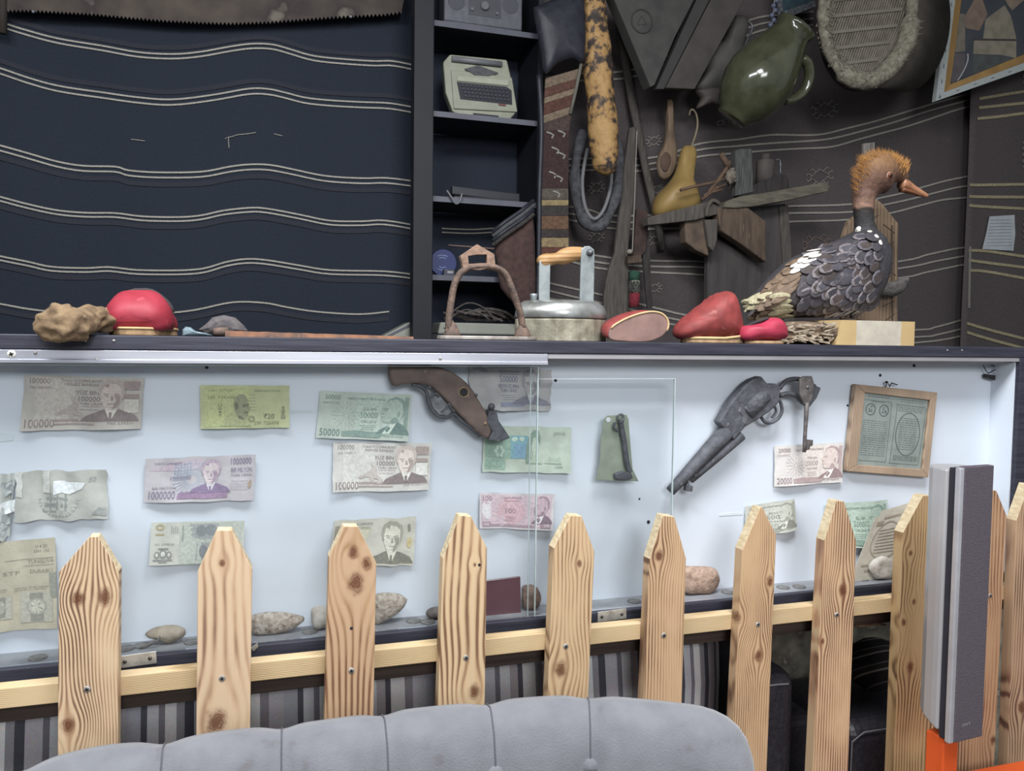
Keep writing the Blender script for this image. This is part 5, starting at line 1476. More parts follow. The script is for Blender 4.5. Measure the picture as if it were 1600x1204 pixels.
# ---------------------------------------------------------------- flat iron
YI = 1.275
ir = thing('charcoal_iron', at(888, 530, YI), 'old nickel-plated flat iron with a turned wooden handle on the ledge', 'iron')
nick = mat('tarnished_nickel', (168, 170, 168), .30, .65, c2=(120, 120, 114), scale=26, bump=.25, c3=(196, 196, 190))
zinc = mat('grey_zinc', (150, 156, 156), .45, .45, c2=(118, 126, 128), scale=40, bump=.2)
brs = mat('worn_base_metal', (164, 158, 140), .5, .4, c2=(126, 120, 104), scale=50, bump=.5)
xa, xb = at(820, 520, 1.24).x, at(961, 520, 1.24).x
def ironring(s, z, n=28):
    r = []
    for k in range(n):
        a = 2 * math.pi * k / n
        ca, sa_ = math.cos(a), math.sin(a)
        x = (xa + xb) / 2 + (xb - xa) / 2 * s * math.copysign(abs(ca) ** .75, ca)
        wdt = .056 * s * (1.0 if ca > -.2 else max(.25, 1.0 + (ca + .2) * .9))
        r.append(Vector((x, YI + .018 + wdt * math.copysign(abs(sa_) ** .75, sa_), z)))
    return r
zt = at(890, 497, 1.24).z
B().loft([ironring(1.0, ZL + .0004), ironring(1.0, zt - .002), ironring(.97, zt)]).build('sole_body', brs, ir, bevel=.001)
zd = at(890, 468, 1.26).z
B().loft([ironring(1.0, zt + .0004), ironring(1.02, zt + .002), ironring(.99, zt + (zd - zt) * .4), ironring(.93, zt + (zd - zt) * .72), ironring(.82, zt + (zd - zt) * .92), ironring(.6, zd), ironring(.1, zd + .002)]).build('dome', nick, ir, smooth=True)
K = (620, 250, 4.015)
ph = [at(*q, YI + .015) for q in crop([(925, 900), (925, 640)], *K)]
B().obox((ph[0] + ph[1]) / 2 + Vector((0, 0, .002)), (.010, 0, 0), (0, .0022, 0), (0, 0, (ph[1].z - ph[0].z) / 2)).build('post', zinc, ir, bevel=.001)
pr_ = B().outline([at(*q, YI + .010) for q in crop([(1148, 900), (1158, 560), (1180, 540), (1210, 538), (1238, 560), (1242, 600), (1236, 900)], *K)], (0, .0045, 0)).build('post', zinc, ir, bevel=.001)
B().lathe([(.0065, 0), (.0065, -.002), (.0045, -.004), (.0045, -.007), (.0001, -.0075)], at(*crop([(1210, 580)], *K)[0], YI + .010), (0, 1, 0), 14).build('handle_bolt', steel, ir, smooth=True)
hp = [at(*q, YI + .022) for q in crop([(893, 652), (930, 632), (985, 620), (1030, 612), (1080, 595), (1130, 588), (1175, 588)], *K)]
B().tube(smoothpath(hp, 3), [.0085, .0105, .0122, .0125, .0118, .0105, .0100, .0098, .0110, .0128, .0138, .0140, .0138, .0134, .0128, .0122, .0118, .0112, .0106], 14).build('handle', wood('handle_wood', (170, 134, 92), (152, 116, 76), (110, 80, 52), 900, seed=5, along=0, across=2), ir, smooth=True)
cp = at(*crop([(858, 890)], *K)[0], YI + .01)
B().lathe([(.0055, 0), (.0055, .012), (.006, .014), (.006, .018), (.0001, .018)], cp + Vector((0, 0, -.004)), n=14).build('latch_knob', zinc, ir, smooth=True)

# ---------------------------------------------------------------- slippers right of the iron
sl = thing('slipper', at(1000, 533, 1.21), 'dusty red slipper tipped on its side with its tan sole showing, right of the iron', 'slipper', 'old leather slippers on the ledge')
def set_z(pts, z=None):
    z = ZL if z is None else z
    m_ = min(p.z for p in pts)
    return [p + Vector((0, 0, z - m_)) for p in pts]
so = set_z(ppx([(953, 528), (955, 512), (968, 502), (990, 492), (1015, 486), (1034, 489), (1044, 501), (1042, 516), (1030, 527), (1008, 533), (975, 532)], 1.20), ZL + .0005)
B().outline(so, (0, .006, 0)).build('sole', mat('dusty_sole', (140, 112, 104), .85, c2=(122, 96, 90), scale=30, bump=.3), sl, bevel=.0015)
B().tube([p + Vector((0, -.0002, 0)) for p in so[3:22]], .0017, 6).build('welt', stitch_t, sl, smooth=True)
c_ = sum(so, Vector()) / len(so)
up = B()
rings = [[c_ + (p - c_) * s + Vector((0, o_, 0)) + Vector((-.004 * o_ / .03, 0, .005 * o_ / .03)) for p in so] for s, o_ in ((.98, .0062), (1.0, .012), (.98, .024), (.86, .04), (.6, .052), (.25, .058))]
for r in rings:
    for p in r:
        p.z = max(p.z, ZL + .0005)
up.loft(rings)
up.build('upper', dusty_red, sl, smooth=True)

sl = thing('slipper', at(1105, 533, 1.22), 'tall dusty red slipper with pointed heel rising, left of the duck', 'slipper', 'old leather slippers on the ledge')
so = set_z(ppx([(1055, 527), (1057, 512), (1068, 500), (1084, 486), (1100, 475), (1114, 463), (1128, 457), (1142, 459), (1148, 472), (1153, 492), (1156, 518), (1150, 530), (1110, 533), (1075, 533)], 1.225), ZL + .004)
b = puff(B(), so, .040, 6, power=.75)
for i, v in enumerate(b.v):
    v.z = max(v.z + .0012 * math.sin(v.z * 700 + v.x * 300), ZL + .003)
b.build('upper', dusty_red, sl, smooth=True)
x0_, x1_ = at(1068, 530, 1.225).x, at(1157, 530, 1.225).x
pl = [Vector(((x0_ + x1_) / 2 + (x1_ - x0_) / 2 * 1.04 * math.cos(a), 1.225 + .040 * math.sin(a), ZL + .0003)) for a in [2 * math.pi * k / 24 for k in range(24)]]
B().outline(pl, (0, 0, .007)).build('sole', tan_sole, sl, bevel=.0015)
B().tube([p + Vector((0, 0, .0085 + .006 * max(0, math.cos(2 * math.pi * i / 24)))) for i, p in enumerate(pl)] , .0024, 6).build('welt', stitch_t, sl, smooth=True)

sl = thing('slipper', at(1192, 533, 1.195), 'small creased pink-red slipper at the foot of the duck', 'slipper', 'old leather slippers on the ledge')
so = set_z(ppx([(1157, 524), (1160, 510), (1172, 505), (1186, 500), (1200, 494), (1214, 495), (1222, 504), (1226, 518), (1224, 528), (1200, 531), (1170, 531)], 1.190), ZL + .004)
b = puff(B(), so, .030, 5, power=.8)
cc_ = sum(so, Vector()) / len(so)
for i, v in enumerate(b.v):
    f = math.sin((v.x - cc_.x) * 120 + (v.z - cc_.z) * 160)
    b.v[i] = v + Vector((0, .0016 * f, .0008 * f))
    b.v[i].z = max(b.v[i].z, ZL + .003)
b.build('upper', mat('pink_red_leather', (172, 56, 78), .5, c2=(154, 46, 66), scale=30, bump=.2), sl, smooth=True)
pl = [Vector((cc_.x + .036 * math.cos(a), 1.190 + .026 * math.sin(a), ZL + .0003)) for a in [2 * math.pi * k / 20 for k in range(20)]]
B().outline(pl, (0, 0, .005)).build('sole', tan_sole, sl, bevel=.001)
B().tube(smoothpath([at(1160, 512, 1.2), at(1175, 506, 1.185), at(1190, 500, 1.175), at(1200, 497, 1.18)], 4), .0026, 7).build('lining', dark_in, sl, smooth=True)

# ---------------------------------------------------------------- mounted duck on its log slice
YD = 1.315
bark = mat('shaggy_bark', (134, 112, 92), .95, c2=(84, 70, 60), scale=60, stretch=(1, 1, 3), bump=1.0, c3=(188, 176, 160))
cutw = mat('sawn_log_face', (188, 162, 116), .7, c2=(178, 152, 108), scale=18, bump=.2)
palew = mat('grey_heartwood', (188, 180, 164), .75, c2=(172, 164, 150), scale=40, bump=.3)
log = thing('log_slice', (at(1330, 530, 1.2).x, 1.3, ZL), 'split log block with shaggy bark on one side, base of the mounted duck', 'log')
zt = at(1370, 501, 1.215).z
x0_, x1_, x2_, x3_, x4_ = [at(x, 520, 1.215).x for x in (1226, 1306, 1338, 1408, 1429)]
B().hexa([(x1_, 1.215, ZL + .0003), (x2_, 1.215, ZL + .0003), (x2_, 1.40, ZL + .0003), (x1_, 1.40, ZL + .0003), (x1_ + .010, 1.215, zt), (x2_, 1.215, zt), (x2_, 1.40, zt), (x1_ + .010, 1.40, zt)]).build('sapwood', cutw, log)
B().box((x2_, 1.2152, ZL + .0003), (x3_, 1.40, zt)).build('heartwood', palew, log)
B().box((x3_, 1.215, ZL + .0003), (x4_, 1.40, zt)).build('sapwood', cutw, log)
b = B()
rings = []
for i in range(25):
    t = i / 24
    x = x0_ + (x1_ + .006 - x0_) * t
    h = (zt - ZL - .004) * (.62 + .38 * min(1, t * 3)) 
    r = []
    for k in range(16):
        a = 2 * math.pi * k / 16
        y = 1.30 + .082 * math.copysign(abs(math.cos(a)) ** .5, math.cos(a))
        z = ZL + .0004 + h * (.5 + .5 * math.copysign(abs(math.sin(a)) ** .5, math.sin(a)))
        v = Vector((x, y, z))
        f = noise.noise(Vector((x * 25, y * 90, z * 140))) * .006
        z2 = max(ZL + .0004, z + (f if z > ZL + .004 else 0))
        r.append(Vector((x, y + f, z2)))
    rings.append(r)
b.loft(rings).build('bark', bark, log)
b = B()
rn = random.Random(3)
for k in range(46):
    x = rn.uniform(x0_, x1_ - .004)
    z = rn.uniform(ZL + .004, zt - .007)
    l = rn.uniform(.012, .03)
    y = 1.214 - rn.random() * .003
    dz = rn.uniform(-.004, .004)
    b.obox((x, y, z), (l / 2, rn.uniform(-.002, .002), dz), (0, .0016, 0), (0, 0, rn.uniform(.0008, .002)))
o = b.build('bark_fibres', mat('pale_bark_fibre', (176, 162, 142), .95, c2=(120, 102, 84), scale=70), log)
o['kind'] = 'stuff'

duck = thing('mounted_duck', (at(1300, 500, YD).x, YD, zt), 'stuffed duck with a rusty crested head and dark scaly plumage, standing on a log', 'duck')
body_px = [(1178, 470), (1190, 452), (1206, 434), (1228, 412), (1250, 397), (1276, 390), (1300, 380), (1318, 371), (1334, 363), (1350, 358), (1366, 362), (1376, 374), (1383, 396), (1381, 420), (1374, 444), (1364, 464), (1350, 480), (1328, 490), (1300, 495), (1270, 496), (1238, 496), (1208, 494), (1186, 488)]
b = B()
bp = ppx(body_px, YD, 2)
cb = at(1295, 438, YD)
puff(b, bp, .066, 7, power=.62, cen=cb)
for _v in b.v:
    _v.z = max(_v.z, zt + .006)
nk = spx([(1356, 392), (1353, 366), (1350, 344), (1349, 322), (1350, 304)], YD, 4)
b.tube(nk, [.042, .034, .030, .027, .024, .022, .0205, .0195, .019, .019, .019, .0195, .020, .021, .022, .023, .024], 16)
hd = spx([(1349, 310), (1354, 292), (1362, 278), (1376, 268), (1392, 266), (1406, 272), (1415, 282)], YD, 3)
b.tube(hd, [.020, .024, .028, .032, .036, .039, .042, .043, .043, .041, .038, .034, .029, .025, .021, .018, .015, .012, .010], 16, flat=.80)
b.tube([at(1186, 478, YD), at(1178, 470, YD)], [.02, .012], 12)
# plumage by region along the animal
def duck_mat():
    m = bpy.data.materials.new('duck_plumage')
    m.use_nodes = True
    nt = m.node_tree
    N, L = nt.nodes.new, nt.links.new
    bs = nt.nodes['Principled BSDF']
    bs.inputs['Roughness'].default_value = .75
    tc = N('ShaderNodeTexCoord')
    sp = N('ShaderNodeSeparateXYZ')
    L(tc.outputs['Object'], sp.inputs[0])
    n1 = N('ShaderNodeTexNoise'); n1.inputs['Scale'].default_value = 45; n1.inputs['Detail'].default_value = 6
    L(tc.outputs['Object'], n1.inputs['Vector'])
    z0 = ORG[duck.name].z
    def zz(py): return at(1352, py, YD).z - z0
    za, zb_ = zz(500), zz(235)
    mr = N('ShaderNodeMapRange')
    mr.inputs['From Min'].default_value, mr.inputs['From Max'].default_value = za, zb_
    ad = N('ShaderNodeMath'); ad.operation = 'MULTIPLY_ADD'
    L(n1.outputs['Fac'], ad.inputs[0]); ad.inputs[1].default_value = .012; L(sp.outputs[2], ad.inputs[2])
    L(ad.outputs[0], mr.inputs[0])
    r = N('ShaderNodeValToRGB')
    e = r.color_ramp.elements
    def f(py): return (zz(py) - za) / (zb_ - za)
    st = [(0.0, (66, 58, 58)), (f(440), (60, 56, 60)), (f(385), (52, 52, 58)), (f(348), (40, 38, 40)), (f(330), (36, 32, 32)), (f(323), (44, 32, 28)), (f(319), (134, 100, 80)), (f(300), (92, 62, 48)), (f(272), (96, 64, 46)), (f(252), (116, 80, 42))]
    e[0].position, e[0].color = st[0][0], lin(st[0][1]) + (1,)
    e[1].position, e[1].color = st[-1][0], lin(st[-1][1]) + (1,)
    for p_, c_ in st[1:-1]:
        k = e.new(p_); k.color = lin(c_) + (1,)
    L(mr.outputs[0], r.inputs[0])
    mx = N('ShaderNodeMix'); mx.data_type = 'RGBA'; mx.blend_type = 'OVERLAY'; mx.inputs['Factor'].default_value = .5
    n2 = N('ShaderNodeTexNoise'); n2.inputs['Scale'].default_value = 130; n2.inputs['Detail'].default_value = 4
    L(tc.outputs['Object'], n2.inputs['Vector'])
    L(r.outputs[0], mx.inputs['A']); L(n2.outputs['Fac'], mx.inputs['B'])
    hs = N('ShaderNodeHueSaturation'); hs.inputs['Saturation'].default_value = .9
    L(mx.outputs['Result'], hs.inputs['Color'])
    L(hs.outputs[0], bs.inputs['Base Color'])
    bpn = N('ShaderNodeBump'); bpn.inputs['Strength'].default_value = .7; bpn.inputs['Distance'].default_value = .003
    L(n2.outputs['Fac'], bpn.inputs['Height']); L(bpn.outputs[0], bs.inputs['Normal'])
    return m
bod = b.build('body', duck_mat(), duck, smooth=True)
rm = bod.modifiers.new('fuse', 'REMESH'); rm.mode = 'VOXEL'; rm.voxel_size = .0032; rm.use_smooth_shade = True
sm = bod.modifiers.new('soften', 'SMOOTH'); sm.factor = .6; sm.iterations = 6
from mathutils.bvhtree import BVHTree
tree = BVHTree.FromPolygons([tuple(v) for v in b.v], b.f)
def hit(px, py):
    d = (FW * FPX + RT * (px - 800.0) - UP * (py - 602.0)).normalized()
    h = tree.ray_cast(EYE, d)
    return (h[0], h[1]) if h[0] is not None else (at(px, py, YD), Vector((0, -1, 0)))
def feather(px, py, ang, ln, wd, m, edge=None, lift=.002, tilt=.10):
    "one leaf-shaped feather lying on the body; ang: direction of its tip in the picture, degrees"
    p, nr = hit(px, py)
    if nr.dot(p - EYE) > 0:
        nr = -nr
    dirp = (RT * math.cos(math.radians(ang)) + UP * math.sin(math.radians(ang)))
    t = (dirp - nr * dirp.dot(nr)).normalized()
    s = nr.cross(t)
    prof = [(0, .25), (.2, .8), (.5, 1.0), (.8, .78), (.95, .4), (1.0, 0.05)]
    b = B()
    vs, fs = [], []
    for (u, w_) in prof:
        base = p + t * (u * ln) + nr * (lift + tilt * u * ln * .35)
        for q in (-1, -.62, 0, .62, 1):
            vs.append(base + s * (q * w_ * wd / 2) + nr * (.0007 * (1 - abs(q))))
    b.add(vs, [])
    for i in range(len(prof) - 1):
        for k in range(4):
            b.f.append((i * 5 + k, i * 5 + k + 1, (i + 1) * 5 + k + 1, (i + 1) * 5 + k))
            b.m.append(1 if edge and (i >= 3 or (k in (0, 3) and i >= 1)) else 0)
    return b.build('feather', [m, edge] if edge else m, duck, smooth=True, solid=.0004)
fm = [mat('dark_feather', (52, 50, 56), .6, c2=(66, 63, 68), scale=60, bump=.3), mat('slate_feather', (62, 60, 68), .6, c2=(78, 75, 82), scale=60, bump=.3), mat('brown_black_feather', (60, 52, 51), .65, c2=(74, 64, 62), scale=60, bump=.3)]
fe = [mat('grey_feather_edge', (104, 100, 106), .7, c2=(80, 76, 82), scale=200, bump=.3), mat('pale_feather_edge', (126, 118, 120), .7, c2=(92, 86, 90), scale=200, bump=.3), mat('dark_feather_edge', (78, 72, 76), .7, c2=(62, 58, 62), scale=200, bump=.3)]
brn = mat('brown_feather', (120, 100, 82), .7, c2=(92, 76, 62), scale=70, bump=.3)
wht = mat('white_feather', (212, 208, 200), .7, c2=(186, 180, 172), scale=70, bump=.3)
crm = mat('cream_feather', (178, 170, 140), .8, c2=(150, 142, 114), scale=160, bump=.3)
blk = mat('black_feather', (48, 46, 48), .6, c2=(62, 58, 58), scale=60, bump=.3)
rn = random.Random(11)
for x in range(1176, 1204, 6):                                       # tail
    feather(x + 12, 462 + (x - 1176) * .9, 222 - (x - 1176) * .6, .045, .011, blk, tilt=.02)
for row, (y0, n_) in enumerate(((490, 7), (483, 7), (476, 7), (469, 7), (462, 6))):      # cream flank
    for k in range(n_):
        feather(1242 - k * 8 - row * 2, y0 - k * .8, 190 + rn.uniform(-8, 8), .040, .015, crm, lift=.003 + .003 * rn.random(), tilt=.05)
for row in range(6):                                                # brown back feathers
    for k in range(5):
        feather(1262 - row * 8 - k * 4, 400 + k * 11 + row * 7, 218 + rn.uniform(-6, 6), .050, .019, brn)
for k in range(16):
    feather(1284 - (k % 8) * 4 + rn.uniform(-2, 2), 392 + (k // 8) * 7 + (k % 8) * 2.6 + rn.uniform(-2, 2), 218 + rn.uniform(-8, 8), .030, .012, wht, lift=.005)
for row in range(-1, 9):                                                # scaled wing and breast
    n_ = 9
    for k in range(n_):
        x = 1284 + k * 13 + (row % 2) * 6 - row * 2.6 + rn.uniform(-2, 2)
        y = 392 + row * 12.5 - k * 2.0 + rn.uniform(-2, 2)
        if x > 1380 or y > 488:
            continue
        feather(x, y, 214 + rn.uniform(-16, 16) - row * 2, .038 + rn.uniform(-.006, .006), .024 + rn.uniform(-.003, .003), fm[rn.randrange(3)], edge=fe[rn.randrange(3)], lift=.001 + .0016 * rn.random(), tilt=.09)
for k in range(4):
    feather(1352 - k * 13, 476 + k * 3, 212, .034, .010, mat('pale_flank_feather', (148, 138, 134), .7, c2=(110, 100, 98), scale=60), lift=.004)
for (x, y) in ((1341, 356), (1344, 359), (1360, 362), (1368, 368), (1374, 376)):
    feather(x, y, 250, .012, .010, wht, lift=.003)
# crest of fine plumes
b = B()
rn = random.Random(5)
for k in range(1700):
    u = rn.random()
    px = 1338 + 78 * u
    top_y = 258 - 16 * math.sin(math.pi * min(1, u * 1.05)) + (12 if u < .12 else 0)
    py = top_y + rn.random() ** 1.3 * (34 if u < .7 else 16)
    p = at(px + rn.uniform(-2, 2), py, YD + rn.uniform(-.026, .026))
    an = math.radians(150 - 85 * u + rn.uniform(-16, 16))
    t = (RT * math.cos(an) + UP * math.sin(an) + Vector((0, rn.uniform(-.35, .15), 0))).normalized()
    ln = rn.uniform(.012, .021)
    s = t.cross(Vector((0, 1, 0))).normalized() * .0006
    q = t.cross(s).normalized() * .0006
    b.add([p + s, p - s * .5 + q, p - s * .5 - q, p + t * ln], [(0, 1, 3), (1, 2, 3), (2, 0, 3), (0, 2, 1)])
cr = b.build('crest', mat('ginger_plume', (156, 112, 54), .8, c2=(128, 84, 42), scale=90, c3=(176, 136, 76)), duck)
cr['kind'] = 'stuff'
# bill: tapering, slightly hooked
bk = mat('orange_brown_bill', (172, 124, 94), .35, c2=(150, 102, 74), scale=40, c3=(196, 158, 126))
path = spx([(1408, 286), (1418, 290), (1430, 297), (1442, 303), (1450, 307)], YD, 3)
ub = B()
ub.tube(path, [.0125, .0118, .0108, .0098, .0088, .0080, .0074, .0068, .0062, .0056, .0050, .0042, .0020], 12, flat=.95)
ub.build('bill', bk, duck, smooth=True)
B().tube(spx([(1408, 296), (1424, 300), (1440, 306)], YD, 3), [.0055, .005, .0045, .004, .0035, .003, .0016], 10, flat=1.4).build('lower_bill', mat('dark_bill_edge', (120, 78, 56), .4), duck, smooth=True)
B().obox(at(1421, 287, YD - .0085), (.0032, 0, -.0018), (0, .0012, 0), (.0004, 0, .0009)).build('nostril', dark_dot, duck, bevel=.0004)
hx, hn = hit(1390, 274)
B().lathe([(.0076, 0), (.0070, .0014), (.0050, .0024)], hx + hn * -.001, hn if hn.dot(hx - EYE) < 0 else -hn, 18).build('eye_ring', mat('pale_eye_skin', (150, 114, 96), .6), duck, smooth=True)
B().lathe([(.0056, .0008), (.0048, .0034), (.0028, .0046), (.0001, .0050)], hx, hn if hn.dot(hx - EYE) < 0 else -hn, 16).build('eye', mat('amber_glass_eye', (92, 52, 34), .08), duck, smooth=True)
B().lathe([(.0028, .0046), (.0018, .0053), (.0001, .0056)], hx, hn if hn.dot(hx - EYE) < 0 else -hn, 14).build('pupil', mat('black_pupil', (14, 12, 12), .08), duck, smooth=True)
# feet
ft = mat('grey_webbed_foot', (112, 98, 90), .7, c2=(90, 78, 72), scale=60, bump=.4)
for x, dy in ((1300, -.028), (1345, .022)):
    p = at(x, 497, YD)
    g = B()
    g.tube([(p.x, YD + dy, zt + .020), (p.x, YD + dy, zt + .0055)], [.006, .005], 10)
    for a in (-.5, 0, .5):
        g.tube([(p.x, YD + dy, zt + .0042), (p.x + .026 * math.cos(a), YD + dy + .026 * math.sin(a), zt + .0028)], [.0035, .0020], 7)
    g.build('foot', ft, duck, smooth=True)
# neck spot
h_, n_ = hit(1342, 358)
B().blob(h_, (.006, .005, .006), 2, .1, 3, 2).build('white_neck_spot', wht, duck, smooth=True)

# ---------------------------------------------------------------- long-necked wooden board behind the duck
YBo = 1.43
bd = thing('carved_board', at(1360, 500, YBo), 'brown wooden board with scratched lines and a thin neck, behind the duck', 'board')
bwm = wood('board_wood', (124, 104, 84), (108, 90, 72), (80, 66, 54), 700, seed=12, wander=.006)
pts = set_z([at(x, y, YBo) for x, y in ((1318, 540), (1318, 372), (1326, 348), (1346, 330), (1370, 312), (1378, 318), (1404, 350), (1402, 540))], ZL + .0004)
B().outline(pts, (0, .012, 0)).build('panel', bwm, bd, bevel=.0015)
B().outline([at(x, y, YBo + .002) for x, y in ((1350, 224), (1367, 222), (1368, 335), (1352, 340))], (0, .008, 0)).build('neck', mat('grey_weathered_wood', (96, 92, 88), .85, c2=(70, 66, 64), scale=50, stretch=(4, 4, .5), bump=.6), bd, bevel=.001)
for q in (((1330, 380), (1345, 366)), ((1380, 350), (1398, 364)), ((1378, 388), (1396, 378)), ((1384, 420), (1400, 430)), ((1380, 478), (1398, 470)), ((1360, 345), (1372, 335)), ((1384, 500), (1398, 490))):
    B().tube([at(x, y, YBo - .0004) for x, y in q], .0010, 5).build('scratched_line', mat('dark_scratch', (74, 62, 52), .9), bd)
B().tube([at(1394, 352, YBo - .001), at(1394, 500, YBo - .001)], .0014, 6).build('edge_groove', mat('dark_scratch', (74, 62, 52)), bd)
b = puff(B(), ppx([(1362, 440), (1366, 434), (1390, 440), (1416, 433), (1420, 438), (1412, 454), (1396, 463), (1376, 462), (1364, 454)], YBo - .02), .014, 4, power=.7)
b.build('horn_bracket', mat('grey_horn', (92, 88, 86), .75, c2=(72, 68, 66), scale=120, bump=.6), bd, smooth=True)

# ================================================================ shelves and things on the alcove's back wall
YSh = 2.74
rack = thing('shelf_rack', (at(760, 500, YSh).x, 2.86, 0), 'dark open shelf rack with pale shelf edges left of the hanging tools', 'shelf')
rk = mat('dark_rack', (24, 26, 34), .6, c2=(20, 22, 30), scale=10)
edge = mat('grey_shelf_edge', (92, 94, 104), .5, c2=(80, 82, 92), scale=12)
pxl, pxr = at(646, 300, YSh - .04).x, at(677, 300, YSh - .04).x
B().box((pxl, YSh - .04, 0), (pxr, YSh + .02, 3.2)).build('post', rk, rack, bevel=.003)
xr_ = at(838, 300, YSh).x
B().box((xr_, YSh, 0), (xr_ + .02, 2.965, 3.2)).build('side_board', rk, rack)
SH = []
for y in (31, 173, 306, 429):
    z = at(677, y, YSh).z
    SH.append(z)
    s = B().box((pxr, YSh + .004, z - .018), (xr_, 2.965, z)).build('shelf', rk, rack)
    B().box((pxr, YSh, z - .018), (xr_, YSh + .0038, z + .0005)).build('edge_strip', edge, s)
zlow = at(700, 522, 2.80).z
B().box((pxr, YSh + .004, zlow - .02), (xr_, 2.965, zlow)).build('shelf', rk, rack)

def on(b, z):
    d = z - min(v.z for v in b.v) + .0004
    return d
# radio on the top shelf
rad = thing('radio', (at(755, 30, 2.80).x, 2.83, SH[0]), 'grey portable radio with a silver base bar on the top shelf of the rack', 'radio')
rgrey = mat('radio_grey', (96, 98, 104), .5, c2=(84, 86, 92), scale=40)
K = (620, 0, 4.459)
YRd = 2.78
q = [at(x, y, YRd) for x, y in ((697, -70), (818, -58), (816, 40), (694, 21))]
dz = SH[0] + .001 - min(p.z for p in q)
x0_, x1_ = q[3].x, q[2].x
B().box((x0_, YRd, SH[0] + .02), (x1_, YRd + .09, SH[0] + .20)).build('case', rgrey, rad, bevel=.006, seg=3)
B().tube([(x0_, YRd + .012, SH[0] + .012), (x1_, YRd + .012, SH[0] + .012)], .0118, 12).build('base_bar', mat('radio_silver', (150, 152, 160), .3, .5), rad, smooth=True)
B().box((x0_ + .01, YRd + .02, SH[0] + .0005), (x1_ - .01, YRd + .085, SH[0] + .0195)).build('base', rgrey, rad)
def disc(px, py, Y, r, d, name, m, parent, n=20):
    p = at(px, py, Y)
    return B().lathe([(r, .002), (r, -d), (r * .85, -d * 1.3), (.0001, -d * 1.3)], p, (0, 1, 0), n).build(name, m, parent, smooth=False)
chrome = mat('radio_knob_chrome', (150, 152, 156), .2, .7)
disc(757, 10, YRd, .016, .008, 'tuning_knob', chrome, rad)
disc(737, 15, YRd, .006, .006, 'knob', chrome, rad)
disc(776, 22, YRd, .005, .006, 'knob', chrome, rad)
disc(713, 2, YRd, .030, .002, 'speaker_cover', mat('radio_dark_grey', (82, 84, 90), .7, scale=300, bump=.5), rad)
disc(797, 8, YRd, .030, .002, 'speaker_cover', mat('radio_dark_grey', (82, 84, 90)), rad)
B().box((at(732, 0, YRd).x, YRd - .001, SH[0] + .05), (at(783, 0, YRd).x, YRd + .002, SH[0] + .17)).build('dial_panel', mat('radio_panel', (72, 74, 80), .5), rad)

# typewriter leaning upright on the second shelf
YTy = 2.80
ty = thing('typewriter', (at(752, 180, YTy).x, YTy, SH[1]), 'cream portable typewriter propped upright on the second shelf of the rack', 'typewriter')
cream = mat('cream_enamel', (150, 152, 136), .5, c2=(140, 142, 126), scale=20)
cdark = mat('typewriter_dark', (38, 40, 48), .6)
TD = Vector((0, .055, .0))
def tyt(pts, Y):
    return [at(x, y, Y) for x, y in crop(pts, *K)]
body_o = tyt([(322, 385), (372, 330), (770, 370), (800, 500), (815, 600), (835, 740), (790, 790), (700, 805), (560, 790), (470, 770), (390, 735), (340, 600)], YTy)
dz = SH[1] + .0005 - min(p.z for p in body_o)
sh = Vector((0, 0, dz))
B().outline([p + sh for p in body_o], TD, taper=.96).build('body', cream, ty, bevel=.006, seg=3)
def typart(name, pts, off, th, m, bev=.0015):
    return B().outline([p + sh + Vector((0, -off, 0)) for p in tyt(pts, YTy)], (0, th, 0)).build(name, m, ty, bevel=bev)
typart('keyboard_frame', [(375, 440), (800, 500), (838, 740), (395, 715)], .007, .008, cream, .003)
kw = typart('key_well', [(415, 530), (760, 565), (795, 590), (800, 690), (440, 650)], .0085, .002, cdark, 0)
typart('ridge', [(420, 490), (780, 520), (770, 560), (415, 525)], .012, .006, mat('pale_cream_enamel', (166, 168, 150), .5), .002)
typart('type_basket', [(468, 440), (560, 415), (705, 468), (640, 490), (540, 485)], .009, .003, mat('grey_type_basket', (84, 84, 86), .6, c2=(60, 60, 64), scale=120), 0)
typart('carrying_handle', [(525, 745), (710, 765), (680, 792), (640, 798), (570, 785)], .009, .004, cdark, .002)
tr_ = [p + sh for p in tyt([(380, 368), (728, 408)], YTy)]
B().tube([p + Vector((0, -.006, 0)) for p in tr_], .010, 12).build('platen', mat('platen_grey', (118, 120, 124), .45), ty, smooth=True)
kb_ = B()
for r in range(4):
    for k in range(12):
        u = 455 + k * 27 + r * 6
        v = 555 + r * 25 + k * 2.6
        p = at(*crop([(u, v)], *K)[0], YTy) + sh
        kb_.lathe([(.0042, 0), (.0042, -.003), (.0032, -.004)], p + Vector((0, -.009, 0)), (0, 1, 0), 8)
o = kb_.build('keys', mat('key_grey', (64, 66, 76), .5), ty)
o['kind'] = 'stuff'
typart('red_key', [(705, 682), (755, 688), (754, 700), (705, 694)], .011, .003, mat('dull_red_key', (110, 66, 66), .5), 0)

